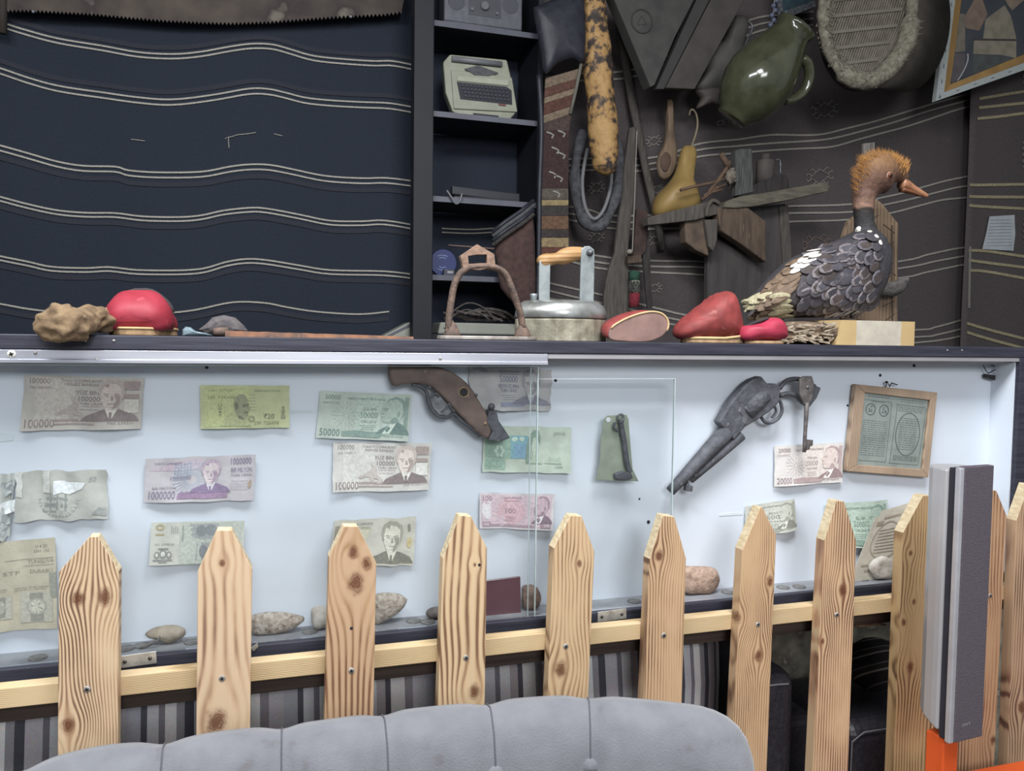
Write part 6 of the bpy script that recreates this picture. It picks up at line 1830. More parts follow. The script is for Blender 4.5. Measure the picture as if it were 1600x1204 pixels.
# folding tool with a shackle on the third shelf
ft_ = thing('folding_tool', (at(755, 305, 2.80).x, 2.80, SH[2]), 'long dark folding tool with a pale shackle on the third shelf', 'tool')
K2 = (620, 250, 4.015)
z3 = SH[2]
xa, xb = at(706, 300, 2.80).x, at(812, 300, 2.80).x
B().obox(((xa + xb) / 2, 2.81, z3 + .030), ((xb - xa) / 2, 0, -.006), (0, .015, 0), (0, 0, .016)).build('body', mat('dark_tool', (52, 54, 60), .5, .3), ft_, bevel=.004)
B().obox(((xa + xb) / 2, 2.80, z3 + .0075), ((xb - xa) / 2 * .96, 0, 0), (0, .018, 0), (0, 0, .007)).build('lower_bar', mat('dark_tool', (52, 54, 60)), ft_, bevel=.002)
rr = [at(x, y, 2.725) for x, y in ((698, 297), (706, 309), (712, 318), (718, 315), (722, 302))]
B().tube(smoothpath(rr, 4), .0036, 8).build('shackle', mat('pale_shackle', (120, 122, 124), .5, .3), ft_, smooth=True)
# blue round tin and pale box on the fourth shelf
p = at(693, 380, 2.80)
r = .048
tn = thing('blue_tin', (p.x, 2.80, SH[3]), 'round dark blue tin standing on edge on the fourth shelf', 'tin')
cz = SH[3] + r + .0005
B().lathe([(r * .98, .02), (r, .018), (r, 0), (r * .97, -.002), (.0001, -.002)], (p.x, 2.80, cz), (0, 1, 0), 32).build('tin_body', mat('deep_blue_enamel', (38, 50, 104), .4, c2=(34, 44, 92), scale=10), tn)
bl_ = mat('pale_blue_print', (120, 134, 176), .5)
for dzz, wd_ in ((.022, .018), (.014, .012), (-.014, .012), (-.022, .018)):
    B().strip([Vector((p.x - .004 + wd_ * t, 2.796, cz + dzz + .004 * (1 - t * t) * (1 if dzz > 0 else -1))) for t in (-1, -.5, 0, .5, 1)], .003, .002).build('print_arc', bl_, tn)
pz_ = at(697, 421, 2.79)
b = B().box((pz_.x - .016, 2.75, SH[3] + .0004), (pz_.x + .022, 2.775, SH[3] + .022))
bx_ = b.build('small_box', mat('dark_box', (66, 68, 76), .5), bevel=.002)
tag(bx_, 'small dark box with a pale label in front of the blue tin', 'box')
B().box((pz_.x - .004, 2.7494, SH[3] + .008), (pz_.x + .016, 2.7498, SH[3] + .016)).build('label_patch', mat('pale_label', (150, 152, 156), .6), bx_)
# cream case and tangle of wire on the low shelf
cs = thing('cream_case', (at(740, 520, 2.83).x, 2.86, zlow), 'cream plastic case with sloping left end on the lowest shelf, just above the ledge', 'case')
q = [at(x, y, 2.80) for x, y in ((684, 524), (688, 503), (812, 506), (818, 526))]
B().outline([Vector((q[0].x, 2.80, zlow + .0005)), q[1], q[2], Vector((q[3].x, 2.80, zlow + .0005))], (0, .13, 0)).build('shell', mat('pale_cream_plastic', (150, 152, 142), .5, c2=(140, 142, 132), scale=10), cs, bevel=.006)
B().box((q[0].x + .02, 2.7975, q[1].z - .022), (q[0].x + .05, 2.80, q[1].z - .019)).build('vent_slot', cdark, cs)
cs2 = thing('white_wedge', (at(624, 520, 2.83).x, 2.86, zlow - .05), 'pale wedge-shaped box end showing left of the rack post above the ledge', 'box')
B().outline([at(x, y, 2.80) for x, y in ((598, 545), (600, 524), (640, 503), (643, 503), (643, 545))], (0, .10, 0)).build('shell', mat('pale_cream_plastic', (150, 152, 142)), cs2, bevel=.003)
B().outline([at(x, y, 2.797) for x, y in ((602, 525), (640, 506), (640, 510), (606, 527))], (0, .0025, 0)).build('rim', edge, cs2)
wt = thing('wire_tangle', (at(745, 490, 2.79).x, 2.82, q[1].z), 'tangle of grey-brown wire and sticks lying on the cream case', 'wire')
wm_ = mat('grey_brown_wire', (92, 86, 82), .7, c2=(72, 66, 64), scale=60)
rn = random.Random(21)
zc_ = q[1].z + .006
for k in range(11):
    xA, xB = at(rn.uniform(690, 735), 490, 2.83).x, at(rn.uniform(765, 822), 490, 2.83).x
    y0_ = rn.uniform(2.80, 2.91)
    zm = rn.uniform(.0, .07)
    B().tube(smoothpath([(xA, y0_, zc_ + rn.uniform(0, .04)), (xA * .6 + xB * .4, y0_ + rn.uniform(-.02, .02), zc_ + zm), (xA * .25 + xB * .75, y0_, zc_ + zm * .8), (xB, y0_ + rn.uniform(-.02, .02), zc_ + rn.uniform(0, .03))], 5), rn.uniform(.003, .0055), 6).build('strand', wm_, wt, smooth=True)

# ---------------------------------------------------------------- hanging saw along the top left
YSa = 2.93
saw = thing('two_man_saw', at(320, 30, YSa), 'long two-man saw with a mottled rusty blade across the top left', 'saw')
sm_ = mat('mottled_saw_steel', (88, 78, 70), .7, .2, c2=(58, 50, 48), scale=7, bump=.3, c3=(112, 104, 94))
teeth_y = [(8, 18), (50, 18), (100, 21), (150, 24), (200, 29), (260, 34), (320, 37), (360, 38), (420, 36), (480, 31), (540, 27), (600, 24), (630, 20)]
tpth = smoothpath([(x, y, 0) for x, y in teeth_y], 8)
bot = []
px = 10.0
def ty_at(x):
    for a_, b_ in zip(teeth_y, teeth_y[1:]):
        if a_[0] <= x <= b_[0]:
            return a_[1] + (b_[1] - a_[1]) * (x - a_[0]) / (b_[0] - a_[0])
    return teeth_y[-1][1]
while px < 626:
    y = ty_at(px)
    bot += [(px, y - 3.5), (px + 3.2, y + 1.5)]
    px += 6.2
vs_top = [(626, -45), (10, -50)]
B().outline([at(x, y, YSa) for x, y in bot + [(628, 16), (632, -5)] + vs_top], (0, .003, 0)).build('blade', sm_, saw)
B().tube([at(3, 52, YSa + .004), at(4, 10, YSa + .004), at(6, -60, YSa + .004)], .014, 10).build('handle', mat('dark_saw_handle', (56, 50, 46), .8), saw, smooth=True)
for x, y in ((52, 18), (548, 26)):
    disc(x, y, YSa, .005, .002, 'rivet', steel, saw, 10)

# ---------------------------------------------------------------- leather scabbard and woven band
YBn = 2.66
lea = mat('dark_navy_leather', (48, 50, 58), .5, c2=(38, 40, 48), scale=30, bump=.3)
b = puff(B(), ppx([(834, 16), (842, 8), (904, -12), (914, 20), (913, 96), (896, 92), (870, 100), (852, 118), (846, 90), (840, 50)], YBn, 2), .03, 4, power=.6)
o = b.build('leather_pouch', lea, smooth=True)
tag(o, 'dark leather pouch hanging above the striped woven band', 'pouch')
wb = thing('woven_band', at(868, 400, YBn), 'long hanging band of brown, rust and tan woven stripes left of the spotted branch', 'woven band')
segs = [(112, 128, (124, 108, 92)), (128, 142, (96, 66, 58)), (142, 152, (132, 116, 98)), (152, 170, (92, 62, 54)), (170, 183, (128, 112, 96)), (183, 205, (78, 64, 60)), (205, 294, (66, 48, 48)), (294, 312, (92, 84, 76)), (312, 321, (150, 132, 98)), (321, 337, (66, 62, 60)), (337, 358, (110, 84, 66)), (358, 371, (64, 58, 56)), (371, 386, (148, 130, 98)), (386, 412, (100, 66, 56))]
def wl(y): return 853 - (y - 112) * .06 if y < 220 else 846 - (y - 220) * .01
def wr_(y): return 908 - (y - 112) * .20 if y < 212 else 888 + (y - 212) * .005
for i, (y0, y1, c_) in enumerate(segs):
    k0 = 10 if i < 6 else 0
    q = [(wl(y0), y0 + k0), (wr_(y0), y0 - k0 * .6), (wr_(y1), y1 - (k0 if i < 5 else 0) * .6), (wl(y1), y1 + (k0 if i < 5 else 0))]
    B().trace(q, YBn + .02 - .002 * (i % 2), .012).build('woven_stripe', mat('wool_%d_%d_%d' % c_, c_, .95, c2=tuple(int(x * .82) for x in c_), scale=90, bump=.8), wb, bevel=.002)
for x, y in ((868, 232), (878, 240), (864, 270), (874, 276), (860, 208), (878, 206), (870, 300)):
    B().strip([at(x - 6, y - 2, YBn + .016), at(x, y, YBn + .016), at(x + 5, y + 3, YBn + .016), at(x + 2, y + 8, YBn + .016)], .006, .003).build('white_fleck', dim_yarn, wb)
B().tube(spx([(842, 118), (846, 200), (843, 300), (842, 400), (840, 470)], YBn + .02), .009, 8).build('bound_edge', lea, wb, smooth=True)
B().tube([at(908, 100, YBn + .01), at(900, 140, YBn + .01), at(891, 178, YBn + .012)], .006, 8).build('edge_cord', mat('grey_cord', (110, 106, 98), .9), wb, smooth=True)
bagm = mat('dull_maroon_weave', (82, 62, 58), .95, c2=(66, 52, 50), scale=50, bump=.8)
bg = thing('woven_bag', at(810, 470, 2.70), 'maroon-brown woven saddlebag with a dark fringed edge behind the iron', 'bag')
b = puff(B(), ppx([(772, 378), (790, 362), (815, 345), (832, 334), (836, 400), (836, 470), (828, 495), (810, 480), (782, 450), (776, 410)], YBn + .03, 2), .03, 3, power=.5)
b.build('bag_body', bagm, bg, smooth=True)
for k, (dy, m_) in enumerate(((0, lea), (-7, mat('grey_fringe', (84, 86, 88), .95, scale=120, bump=1)), (-14, lea), (7, mat('speckled_fringe', (78, 74, 70), .95, c2=(48, 46, 48), scale=160, bump=1)))):
    B().tube([at(770, 376 + dy, YBn - .005), at(790, 360 + dy, YBn - .008), at(815, 343 + dy, YBn - .008), at(834, 327 + dy, YBn - .005)], .0075, 8).build('fringe', m_, bg, smooth=True)

# ---------------------------------------------------------------- spotted branch, collar, poles
brm = bpy.data.materials.new('spotted_branch_bark')
brm.use_nodes = True
nt = brm.node_tree
bs = nt.nodes['Principled BSDF']; bs.inputs['Roughness'].default_value = .7
tc = nt.nodes.new('ShaderNodeTexCoord')
v1 = nt.nodes.new('ShaderNodeTexNoise'); v1.inputs['Scale'].default_value = 42; v1.inputs['Detail'].default_value = 3
n1 = nt.nodes.new('ShaderNodeTexNoise'); n1.inputs['Scale'].default_value = 9; n1.inputs['Detail'].default_value = 8
nt.links.new(tc.outputs['Object'], v1.inputs['Vector']); nt.links.new(tc.outputs['Object'], n1.inputs['Vector'])
m1 = nt.nodes.new('ShaderNodeMath'); m1.operation = 'MULTIPLY_ADD'
nt.links.new(n1.outputs['Fac'], m1.inputs[0]); m1.inputs[1].default_value = -2.0; m1.inputs[2].default_value = .86
m2 = nt.nodes.new('ShaderNodeMath'); m2.operation = 'ADD'
nt.links.new(v1.outputs['Fac'], m2.inputs[0]); nt.links.new(m1.outputs[0], m2.inputs[1])
rp = nt.nodes.new('ShaderNodeValToRGB')
e = rp.color_ramp.elements
e[0].position, e[0].color = .14, lin((52, 44, 40)) + (1,)
e[1].position, e[1].color = .52, lin((178, 142, 92)) + (1,)
k = e.new(.26); k.color = lin((96, 78, 62)) + (1,)
k = e.new(.34); k.color = lin((160, 124, 78)) + (1,)
nt.links.new(m2.outputs[0], rp.inputs[0]); nt.links.new(rp.outputs[0], bs.inputs['Base Color'])
bpn = nt.nodes.new('ShaderNodeBump'); bpn.inputs['Strength'].default_value = .6; bpn.inputs['Distance'].default_value = .01
nt.links.new(m2.outputs[0], bpn.inputs['Height']); nt.links.new(bpn.outputs[0], bs.inputs['Normal'])
pth = spx([(928, -60), (927, 0), (930, 50), (934, 100), (938, 150), (942, 200), (945, 240), (945, 262), (944, 273)], 2.70, 4)
rads = [19, 19, 19, 19, 19, 19, 20, 20, 21, 21, 22, 22, 23, 23, 24, 24, 24, 24, 24, 24, 24, 24, 23, 22, 21, 20, 19, 18, 17, 15, 12, 8, 4]
pr = [r * .00230 * (1 + .07 * noise.noise(p * 9)) for r, p in zip(rads, pth)]
b = B().tube(pth, pr, 20)
for i, v in enumerate(b.v):
    b.v[i] = v + Vector((noise.noise(v * 22), noise.noise(v * 22 + Vector((4, 0, 0))), 0)) * .006
tag(b.build('spotted_branch', brm, smooth=True), 'thick pale branch with black burnt spots hanging from the top', 'branch')

hc = thing('horse_collar', at(932, 358, 2.80), 'grey stuffed horse collar loop hanging below the spotted branch', 'collar')
b = B()
lp = spx([(912, 205), (902, 240), (898, 280), (902, 320), (914, 346), (928, 356), (945, 346), (958, 320), (966, 285), (966, 250), (962, 215)], 2.83, 4)
b.tube(lp, [.020 + .004 * math.sin(i * .9) for i in range(len(lp))], 12)
b.build('padded_roll', mat('grey_fuzzy_hide', (92, 92, 96), .95, c2=(70, 70, 74), scale=60, bump=.9), hc, smooth=True)
B().tube(spx([(918, 232), (910, 280), (914, 322), (928, 342), (944, 326), (955, 285), (952, 240)], 2.815, 4), .007, 8).build('inner_hoop', mat('pale_hoop', (128, 128, 130), .8), hc, smooth=True)

old = mat('grey_old_wood', (98, 92, 86), .85, c2=(76, 72, 68), scale=30, stretch=(3, 3, .4), bump=.6, c3=(116, 108, 98))
old_b = mat('brown_old_wood', (104, 88, 74), .85, c2=(78, 66, 58), scale=24, stretch=(3, 3, .5), bump=.7, c3=(126, 108, 90))
old_d = mat('dark_old_wood', (64, 60, 58), .85, c2=(50, 46, 46), scale=24, stretch=(3, 3, .5), bump=.6)
o = B().tube([at(x, y, 2.95) for x, y in ((966, 30), (974, 80), (990, 170), (1008, 260), (1026, 340), (1036, 390))], [.016, .017, .0175, .017, .0165, .016], 10, flat=.7).build('wooden_pole', old, smooth=True)
tag(o, 'straight grey wooden pole leaning diagonally beside the ladle', 'pole')
o = B().trace([(984, 200), (990, 197), (994, 204), (992, 290), (985, 360), (981, 400), (983, 440), (984, 545), (942, 545), (944, 460), (950, 425), (961, 395), (966, 350), (973, 280)], 2.84, .022).build('wooden_paddle', old, bevel=.005, seg=2)
tag(o, 'weathered grey wooden paddle with a wide foot behind the iron', 'paddle')
cdm = mat('pale_cord', (150, 146, 136), .9)
cs_ = thing('hanging_cord', at(988, 398, 2.76), 'thin pale cord with a knot hanging beside the paddle', 'cord')
B().tube([at(995, 205, 2.76), at(992, 300, 2.76), at(988, 392, 2.76)], .0022, 6).build('cord', cdm, cs_)
B().blob(at(984, 393, 2.76), (.012, .010, .010), 2, .2, 3, 4).build('knot', cdm, cs_, smooth=True)
sk = thing('carved_stick', at(1004, 490, 2.80), 'dark carved stick hanging in front of the brown hanging by the paddle', 'stick')
B().trace([(995, 326), (1012, 330), (1014, 350), (1009, 392), (1000, 404), (990, 402), (993, 360)], 2.80, .02).build('carved_head', mat('dark_reddish_wood', (78, 60, 54), .8, c2=(58, 46, 44), scale=30, bump=.7), sk, bevel=.004)
B().trace([(980, 400), (1002, 398), (1003, 410), (982, 412)], 2.795, .02).build('collar', old_b, sk, bevel=.003)
B().trace([(1003, 360), (1014, 360), (1020, 480), (1012, 482), (1006, 420)], 2.81, .012).build('shaft', old_d, sk, bevel=.002)
kn = thing('knitted_sleeve', at(992, 478, 2.79), 'small knitted sleeve in green, white check and red above the slippers', 'knitting')
for (y0, y1, c_) in ((424, 438, (52, 86, 72)), (438, 457, (148, 146, 132)), (457, 479, (136, 50, 62))):
    B().tube([at(992, y0, 2.80), at(991, (y0 + y1) / 2, 2.80), at(991, y1, 2.80)], .020, 14).build('knitted_band', mat('wool_%d_%d_%d' % c_, c_, .95, c2=tuple(int(x * .85) for x in c_), scale=110, bump=.9), kn, smooth=True)
for r in range(4):
    for k in range(3):
        p = at(986 + k * 5 + (r % 2) * 2.5, 441 + r * 4.3, 2.779)
        B().obox(p, (.003, 0, .003), (0, .002, 0), (-.003, 0, .003)).build('check_stitch', mat('dark_check', (66, 68, 66), .95), kn)

# wooden ladle
ld = thing('wooden_ladle', at(1040, 281, 2.86), 'brown wooden ladle hanging bowl down beside the gourd', 'ladle')
ldm = mat('ladle_wood', (128, 108, 88), .75, c2=(106, 90, 76), scale=24, stretch=(3, 3, .6), bump=.4)
b = puff(B(), ppx([(1042, 156), (1047, 154), (1051, 158), (1052, 200), (1055, 222), (1058, 240), (1055, 262), (1046, 277), (1037, 281), (1029, 274), (1026, 256), (1030, 240), (1037, 226), (1041, 205)], 2.88, 2), .018, 3, power=.5)
b.build('ladle_body', ldm, ld, smooth=True)
b = puff(B(), ppx([(1040, 234), (1047, 238), (1049, 252), (1044, 266), (1037, 268), (1032, 258), (1033, 244)], 2.866, 2), .006, 3)
b.build('bowl_hollow', mat('dark_ladle_hollow', (96, 76, 64), .8, c2=(82, 66, 58), scale=20), ld, smooth=True)

# gourd
gd = thing('gourd', at(1055, 338, 2.78), 'yellow bottle gourd with a curled stem resting on the old wooden plank', 'gourd')
gm = mat('yellow_gourd_skin', (166, 140, 88), .45, c2=(150, 122, 74), scale=8, c3=(182, 160, 108))
b = puff(B(), ppx([(1066, 232), (1077, 227), (1087, 233), (1085, 262), (1079, 284), (1086, 308), (1089, 327), (1076, 335), (1050, 338), (1026, 338), (1022, 322), (1030, 303), (1045, 288), (1057, 268)], 2.865, 3), .075, 6, power=.6)
for i, v in enumerate(b.v):
    s = 1.0 if v.z < at(1055, 290, 2.865).z else max(.42, 1 - (v.z - at(1055, 290, 2.865).z) * 9)
    b.v[i] = Vector((v.x, 2.865 + (v.y - 2.865) * s, v.z))
b.build('gourd_body', gm, gd, smooth=True)
B().tube(spx([(1080, 230), (1087, 210), (1090, 192), (1087, 176), (1080, 171), (1077, 180)], 2.865, 4), [.0045] * 8 + [.004] * 8 + [.003] * 5, 7).build('stem', mat('dry_stem', (140, 128, 106), .8), gd, smooth=True)

# ---------------------------------------------------------------- old wooden saddle frame
sd = thing('saddle_frame', at(1150, 420, 2.80), 'old grey wooden saddle frame of planks and blocks in the middle of the wall', 'wooden frame')
def pc(name, px, Y, th, m, bev=.004):
    return B().trace(px, Y, th).build(name, m, sd, bevel=bev)
pc('plank', [(1130, 324), (1136, 314), (1155, 307), (1200, 300), (1290, 284), (1297, 290), (1294, 299), (1230, 313), (1180, 322), (1150, 325)], 2.70, .05, mat('pale_weathered_plank', (116, 110, 96), .85, c2=(94, 88, 78), scale=26, stretch=(.6, 3, 3), bump=.7))
pc('plank', [(1012, 339), (1060, 327), (1112, 313), (1132, 322), (1128, 333), (1085, 344), (1013, 352)], 2.715, .05, old)
pc('block', [(1070, 342), (1088, 337), (1103, 341), (1105, 362), (1108, 400), (1090, 392), (1072, 378)], 2.735, .05, mat('warm_old_block', (110, 94, 80), .85, c2=(84, 72, 64), scale=20, bump=.6), .006)
pc('wedge', [(1102, 343), (1122, 342), (1121, 374), (1115, 393), (1108, 385)], 2.715, .03, old)
pc('arm_block', [(1121, 324), (1168, 323), (1197, 345), (1198, 410), (1160, 382), (1128, 361), (1124, 350)], 2.71, .05, old_b, .006)
pc('upright', [(1149, 235), (1158, 232), (1175, 232), (1178, 300), (1150, 306)], 2.745, .035, mat('streaked_grey_wood', (96, 96, 94), .85, c2=(68, 68, 68), scale=40, stretch=(4, 4, .4), bump=.7))
pc('slanted_block', [(1152, 300), (1170, 292), (1216, 272), (1229, 273), (1233, 281), (1234, 300), (1160, 312)], 2.752, .04, old_d)
zb1, zb0 = at(1195, 241, 2.79), at(1195, 286, 2.79)
h_ = zb1.z - zb0.z
B().lathe([(.036, 0), (.036, h_ * .74), (.032, h_ * .79), (.018, h_ * .82), (.018, h_), (.0001, h_)], zb0, n=18).build('turned_peg', mat('grey_brown_peg', (90, 84, 80), .8, c2=(76, 70, 68), scale=20), sd, smooth=True)
B().tube(spx([(1212, 250), (1219, 251), (1219, 275)], 2.79, 3), .004, 7).build('wire_loop', steel, sd, smooth=True)
pc('back_board', [(1104, 332), (1160, 326), (1228, 318), (1238, 400), (1240, 470), (1238, 560), (1104, 560), (1106, 400)], 2.80, .03, mat('dusty_back_board', (84, 80, 78), .9, c2=(70, 66, 66), scale=10, stretch=(3, 3, .5), bump=.4))
pc('back_batten', [(1218, 322), (1232, 320), (1243, 460), (1242, 560), (1226, 560), (1226, 440)], 2.79, .02, old)
B().tube(spx([(1104, 338), (1106, 322), (1114, 313), (1124, 318)], 2.705, 3), .008, 8).build('rope_tie', mat('grey_rope', (100, 92, 84), .95, scale=80, bump=.8), sd, smooth=True)
tb_ = thing('twig_bundle', at(1110, 312, 2.72), 'bundle of dry twigs with a pale fluffy tuft behind the gourd', 'twigs')
twm = mat('dry_twig', (112, 90, 74), .85, c2=(84, 68, 58), scale=40)
for q, r in (([(1063, 297), (1085, 291), (1110, 286), (1134, 279)], .006), ([(1108, 300), (1122, 282), (1136, 262), (1140, 252)], .0085), ([(1100, 306), (1118, 294), (1134, 288)], .006), ([(1096, 312), (1112, 300), (1128, 296)], .006), ([(1126, 240), (1134, 252), (1138, 262)], .011)):
    B().tube([at(x, y, 2.735) for x, y in q], r, 7).build('twig', twm, tb_, smooth=True)
B().blob(at(1142, 276, 2.735), (.022, .018, .030), 3, .35, 3, 6).build('pale_tuft', mat('pale_fluff', (144, 136, 124), .95, c2=(110, 100, 90), scale=60, bump=1), tb_, smooth=True)

# ---------------------------------------------------------------- bellows, tin lamp, jug
be = thing('bellows', at(1050, 138, 2.80), 'large grey wooden bellows hanging point down at the top', 'bellows')
bm_ = mat('slate_grey_wood', (78, 77, 74), .85, c2=(66, 65, 64), scale=14, bump=.4)
B().trace([(948, -30), (1100, -30), (1055, 58), (1023, 133), (1017, 136)], 2.72, .06).build('board', bm_, be, bevel=.004)
B().trace([(1102, -30), (1124, -30), (1038, 139), (1025, 139)], 2.735, .04).build('centre_strip', mat('slate_grey_dark', (68, 66, 65), .85, scale=14), be, bevel=.003)
B().trace([(1126, -30), (1180, -30), (1150, 24), (1086, 139), (1040, 137)], 2.74, .03).build('board', mat('slate_grey_brown', (80, 75, 72), .85, c2=(70, 66, 64), scale=14, bump=.3), be, bevel=.004)
rr = [at(1003, 33, 2.718) + Vector((.042 * math.cos(a), 0, .042 * math.sin(a))) for a in [math.pi * 2 * k / 20 for k in range(21)]]
B().tube(rr, .003, 6, cap=False).build('carved_ring', mat('slate_grey_dark', (68, 66, 65)), be, smooth=True)
B().strip([at(996, 38, 2.718), at(1003, 24, 2.718), at(1010, 38, 2.718), at(996, 38, 2.718)], .004, .003).build('carved_mark', mat('slate_grey_dark', (68, 66, 65)), be)
tl = thing('tin_funnel', at(1115, 170, 2.70), 'grey tin funnel-shaped vessel with a spout beside the green jug', 'funnel')
tlm = mat('dull_grey_tin', (98, 96, 92), .6, .2, c2=(82, 80, 78), scale=12, bump=.2)
b = puff(B(), ppx([(1150, 24), (1168, 30), (1164, 60), (1156, 90), (1140, 120), (1132, 140), (1086, 140), (1100, 116), (1108, 76), (1130, 64), (1140, 44)], 2.83, 2), .035, 4, power=.6)
b.build('cone', tlm, tl, smooth=True)
b = puff(B(), ppx([(1086, 141), (1132, 138), (1126, 166), (1110, 163), (1088, 170), (1096, 152)], 2.83, 2), .03, 3, power=.6)
b.build('skirt', mat('brown_grey_tin', (92, 84, 80), .7, scale=12), tl, smooth=True)
B().tube(spx([(1168, 32), (1176, 42), (1168, 62), (1162, 72)], 2.83, 3), .005, 7).build('wire_handle', steel, tl, smooth=True)
ju = thing('glazed_jug', at(1145, 205, 2.66), 'olive green glazed earthenware jug with one handle hanging tilted', 'jug')
jm = mat('olive_glaze', (82, 84, 64), .12, c2=(66, 68, 52), scale=14, bump=.06, c3=(52, 46, 38), spec=.6)
j0, j1 = at(1143, 186, 2.65), at(1245, 40, 2.53)
ax = j1 - j0
Lh = ax.length
s_ = Lh / 178.0
prof = [(0.001, 0), (26, 0), (29, 2), (29, 7), (38, 14), (50, 34), (58, 60), (59, 82), (54, 106), (46, 128), (38, 146), (33, 158), (31, 166), (34, 172), (35, 177), (32, 179), (28, 177), (26, 168), (28, 150)]
B().lathe([(r * s_, h * s_) for r, h in prof], j0, ax, 36).build('jug_body', jm, ju, smooth=True)
B().lathe([(.001, 171 * s_), (27 * s_, 172 * s_), (27 * s_, 171 * s_)], j0, ax, 24).build('dark_mouth', dark_dot, ju)
perp = Vector((ax.z, 0, -ax.x)).normalized()
def jp(h, r, y=-.02): return j0 + ax.normalized() * (h * s_) + perp * (r * s_) + Vector((0, y, 0))
B().tube(smoothpath([jp(138, 38), jp(138, 52), jp(124, 68), jp(102, 74), jp(84, 68), jp(72, 56)], 5), [.017] * 5 + [.016] * 16 + [.018] * 5, 12, flat=1.4).build('handle', jm, ju, smooth=True)

# blue beads and a scrap of woven cloth
bs_ = thing('bead_string', at(1210, 40, 2.60), 'short string of blue-grey beads hanging behind the jug mouth', 'beads')
bm2 = mat('blue_grey_bead', (102, 108, 132), .35)
for k in range(7):
    B().blob(at(1211 - k * 1.2 + (k % 2) * 4, -6 + k * 7.5, 2.72), (.010, .010, .010), 2, 0.02, 1, k).build('bead', bm2, bs_, smooth=True)
B().tube([at(1212, -20, 2.72), at(1206, 48, 2.72)], .002, 6).build('string', cdm, bs_)
tx_ = thing('textile_scrap', at(1245, 20, 2.80), 'teal woven scrap with a cream fringe at the top behind the jug', 'textile')
B().trace([(1217, -40), (1270, -40), (1272, 2), (1222, 20)], 2.86, .006).build('cloth', mat('teal_cloth', (58, 84, 88), .9, c2=(48, 62, 74), scale=40), tx_)
B().trace([(1221, 19), (1273, 1), (1275, 10), (1223, 30)], 2.855, .006).build('fringe', mat('pale_fringe', (112, 114, 116), .95, c2=(70, 74, 80), scale=120, bump=.8), tx_)
B().trace([(1214, -40), (1220, -40), (1224, 24), (1217, 26)], 2.855, .008).build('border', mat('pale_fringe', (112, 114, 116)), tx_)

# ---------------------------------------------------------------- big sieve
YSv = 2.52
sv = thing('grain_sieve', at(1350, 150, YSv), 'large hooped sieve with a slatted reed mesh and frayed pale rim', 'sieve')
sc_ = at(1356, 18, YSv)
A_, B_ = .205, .275
rot = math.radians(-14)
def svp(a, s=1.0, off=0.0):
    x, z = A_ * s * math.cos(a), B_ * s * math.sin(a)
    return sc_ + Vector((x * math.cos(rot) - z * math.sin(rot), off, x * math.sin(rot) + z * math.cos(rot)))
n_ = 56
ext = Vector((.30, .12, .04))
hoop = mat('grey_hoop_wood', (104, 98, 88), .8, c2=(88, 82, 74), scale=10, stretch=(1, 1, 2), bump=.3)
o1 = [svp(2 * math.pi * k / n_) for k in range(n_)]
i1 = [svp(2 * math.pi * k / n_, .96) for k in range(n_)]
B().ring(o1, i1, ext).build('hoop', hoop, sv, smooth=True)
fuz = mat('frayed_pale_fibre', (150, 146, 130), .95, c2=(116, 110, 96), scale=60, bump=1.0, c3=(172, 168, 154))
rim = [svp(2 * math.pi * k / n_, .945, -.004) for k in range(n_ + 1)]
b = B().tube(rim, [.022 + .006 * noise.noise(p * 25) + (.012 if (p.z < sc_.z and p.x > sc_.x - .12) else 0) for p in rim], 10, cap=False)
for i, v in enumerate(b.v):
    b.v[i] = v + Vector((noise.noise(v * 40), noise.noise(v * 40 + Vector((9, 0, 0))), noise.noise(v * 40 + Vector((0, 9, 0))))) * .008
b.build('bound_rim', fuz, sv, smooth=True)
b = B()
rn = random.Random(8)
for k in range(420):
    a = rn.uniform(math.pi * .9, math.pi * 2.05)
    p = svp(a, rn.uniform(.86, 1.0), -.02 - rn.random() * .012)
    t = Vector((rn.uniform(-1, 1), rn.uniform(-.6, .2), rn.uniform(-1, .6))).normalized()
    b.tube([p, p + t * rn.uniform(.012, .035)], [.0014, .0006], 4)
o = b.build('frayed_fibres', fuz, sv)
o['kind'] = 'stuff'
reed = mat('reed_slat', (140, 132, 120), .8, c2=(118, 110, 100), scale=40)
for k in range(34):
    u = -.9 + 1.8 * (k + .5) / 34
    x = A_ * .93 * u
    zl = B_ * .93 * math.sqrt(max(0, 1 - u * u))
    def rp_(x_, z_): return sc_ + Vector((x_ * math.cos(rot) - z_ * math.sin(rot), .018, x_ * math.sin(rot) + z_ * math.cos(rot)))
    sk_ = .02
    B().tube([rp_(x - sk_, -zl), rp_(x + sk_ * .3, 0), rp_(x + sk_, zl)], .0036, 5).build('reed', reed, sv)
for v in (-.75, -.5, -.25, 0, .25, .5, .75):
    z_ = B_ * .93 * v
    xl_ = A_ * .93 * math.sqrt(1 - v * v)
    B().obox(sc_ + Vector((-z_ * math.sin(rot), .013, z_ * math.cos(rot))), Vector((math.cos(rot), 0, math.sin(rot) + .45)) * xl_ * .9, (0, .002, 0), (0, 0, .006)).build('cross_band', mat('pale_reed_band', (132, 126, 114), .8), sv)
B().outline([svp(2 * math.pi * k / n_, .95, .10) + ext * .3 for k in range(n_)], (0, .003, 0)).build('hide_backing', mat('dark_hide', (62, 58, 56), .9), sv)

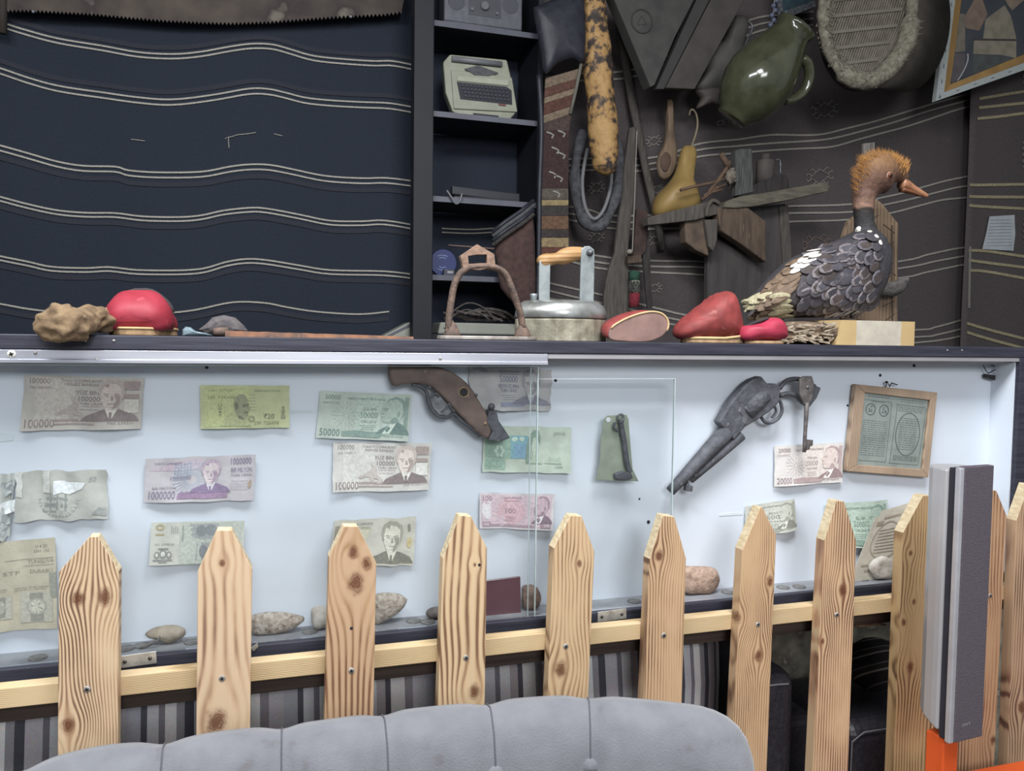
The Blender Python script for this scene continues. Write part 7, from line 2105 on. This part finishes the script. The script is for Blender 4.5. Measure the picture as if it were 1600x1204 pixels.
# ---------------------------------------------------------------- canvas stretcher picture, upper right
YCv = 2.72
cv = thing('stretched_canvas', at(1580, 158, YCv), 'back of a stapled canvas on a pale wooden stretcher in the upper right corner', 'picture')
oc = [(1462, 158), (1490, -70), (1730, -120), (1712, 70)]
mc = [(1475, 144), (1500, -60), (1715, -105), (1698, 62)]
ic = [(1487, 131), (1511, -50), (1702, -92), (1686, 50)]
wo, wm, wi = [[at(x, y, YCv) for x, y in q] for q in (oc, mc, ic)]
cw = mat('white_primed_canvas', (186, 192, 190), .8, c2=(172, 178, 176), scale=120, bump=.3)
stm = wood('stretcher_pine', (176, 142, 92), (158, 124, 78), (124, 94, 58), 900, seed=15, wander=.006)
B().ring(wo, wm, (0, .02, 0)).build('canvas_edge', cw, cv)
for k in range(4):
    j = (k + 1) % 4
    B().outline([wm[k] + Vector((0, -.002, 0)), wm[j] + Vector((0, -.002, 0)), wi[j] + Vector((0, .006, 0)), wi[k] + Vector((0, .006, 0))], (0, .016, 0)).build('stretcher_bar', stm, cv, bevel=.001)
B().outline([p + Vector((0, .016, 0)) for p in wi], (0, .003, 0)).build('picture', mat('slate_picture', (76, 80, 86), .8, c2=(64, 68, 76), scale=8), cv)
def patch(px, c_, off=0.0):
    B().outline([at(x, y, YCv + .0155 - off) for x, y in px], (0, .0008, 0)).build('picture_patch', mat('patch_%d_%d_%d' % c_, c_, .85, c2=tuple(int(x * .88) for x in c_), scale=24), cv)
patch([(1489, 20), (1508, 22), (1508, 80), (1487, 82), (1489, 64)], (132, 124, 112))
patch([(1487, 83), (1508, 84), (1506, 110), (1490, 130), (1487, 130)], (104, 98, 100))
patch([(1504, 32), (1522, 0), (1532, -10), (1543, 22), (1530, 48), (1510, 44)], (140, 122, 108), .0006)
patch([(1536, 62), (1540, 30), (1570, 8), (1580, 26), (1588, 60), (1588, 91), (1566, 86), (1540, 85), (1521, 84), (1522, 62)], (148, 140, 124), .0003)
patch([(1521, 60), (1588, 61), (1588, 64), (1521, 63)], (74, 70, 68), .0012)
patch([(1560, -20), (1650, -30), (1640, 10), (1600, 0), (1582, 16), (1575, 8)], (150, 134, 118), .0009)
patch([(1521, 86), (1545, 86), (1588, 92), (1600, 100), (1530, 120), (1520, 112)], (88, 92, 92), .0005)
B().tube(spx([(1512, 84), (1512, 95), (1505, 112), (1496, 126)], YCv + .014, 3), .003, 6).build('white_line', mat('white_paint_line', (176, 176, 176), .8), cv)
for t in [k / 9 for k in range(10)]:
    p = wo[0] * (1 - t) * .52 + wm[0] * (1 - t) * .48 + wo[3] * t * .52 + wm[3] * t * .48
    B().obox(p + Vector((0, -.0008, 0)), (.008, 0, .0035), (0, .001, 0), (0, 0, .0012)).build('staple', steel, cv)
    p = wo[0] * (1 - t) * .5 + wm[0] * (1 - t) * .5 + wo[1] * t * .5 + wm[1] * t * .5
    B().obox(p + Vector((0, -.0008, 0)), (.0012, 0, 0), (0, .001, 0), (0, 0, .008)).build('staple', steel, cv)

# paper note on the far right hanging
pn = thing('paper_note', at(1560, 392, YK - .02), 'small lined white paper note pinned to the hanging at the far right', 'note')
q = [cloth_pt(x, y, YK, .012) for x, y in ((1546, 338), (1583, 336), (1584, 366), (1581, 392), (1535, 389), (1541, 365))]
B().outline(q, (0, .0015, 0)).build('paper', mat('grey_white_paper', (190, 196, 200), .8, c2=(178, 184, 188), scale=20), pn)
for k in range(9):
    y = 344 + k * 5
    B().strip([cloth_pt(1547 - k * .9, y, YK, .0135), cloth_pt(1578, y - .5, YK, .0135)], .0022, .001).build('written_line', mat('grey_writing', (140, 146, 152), .8), pn)
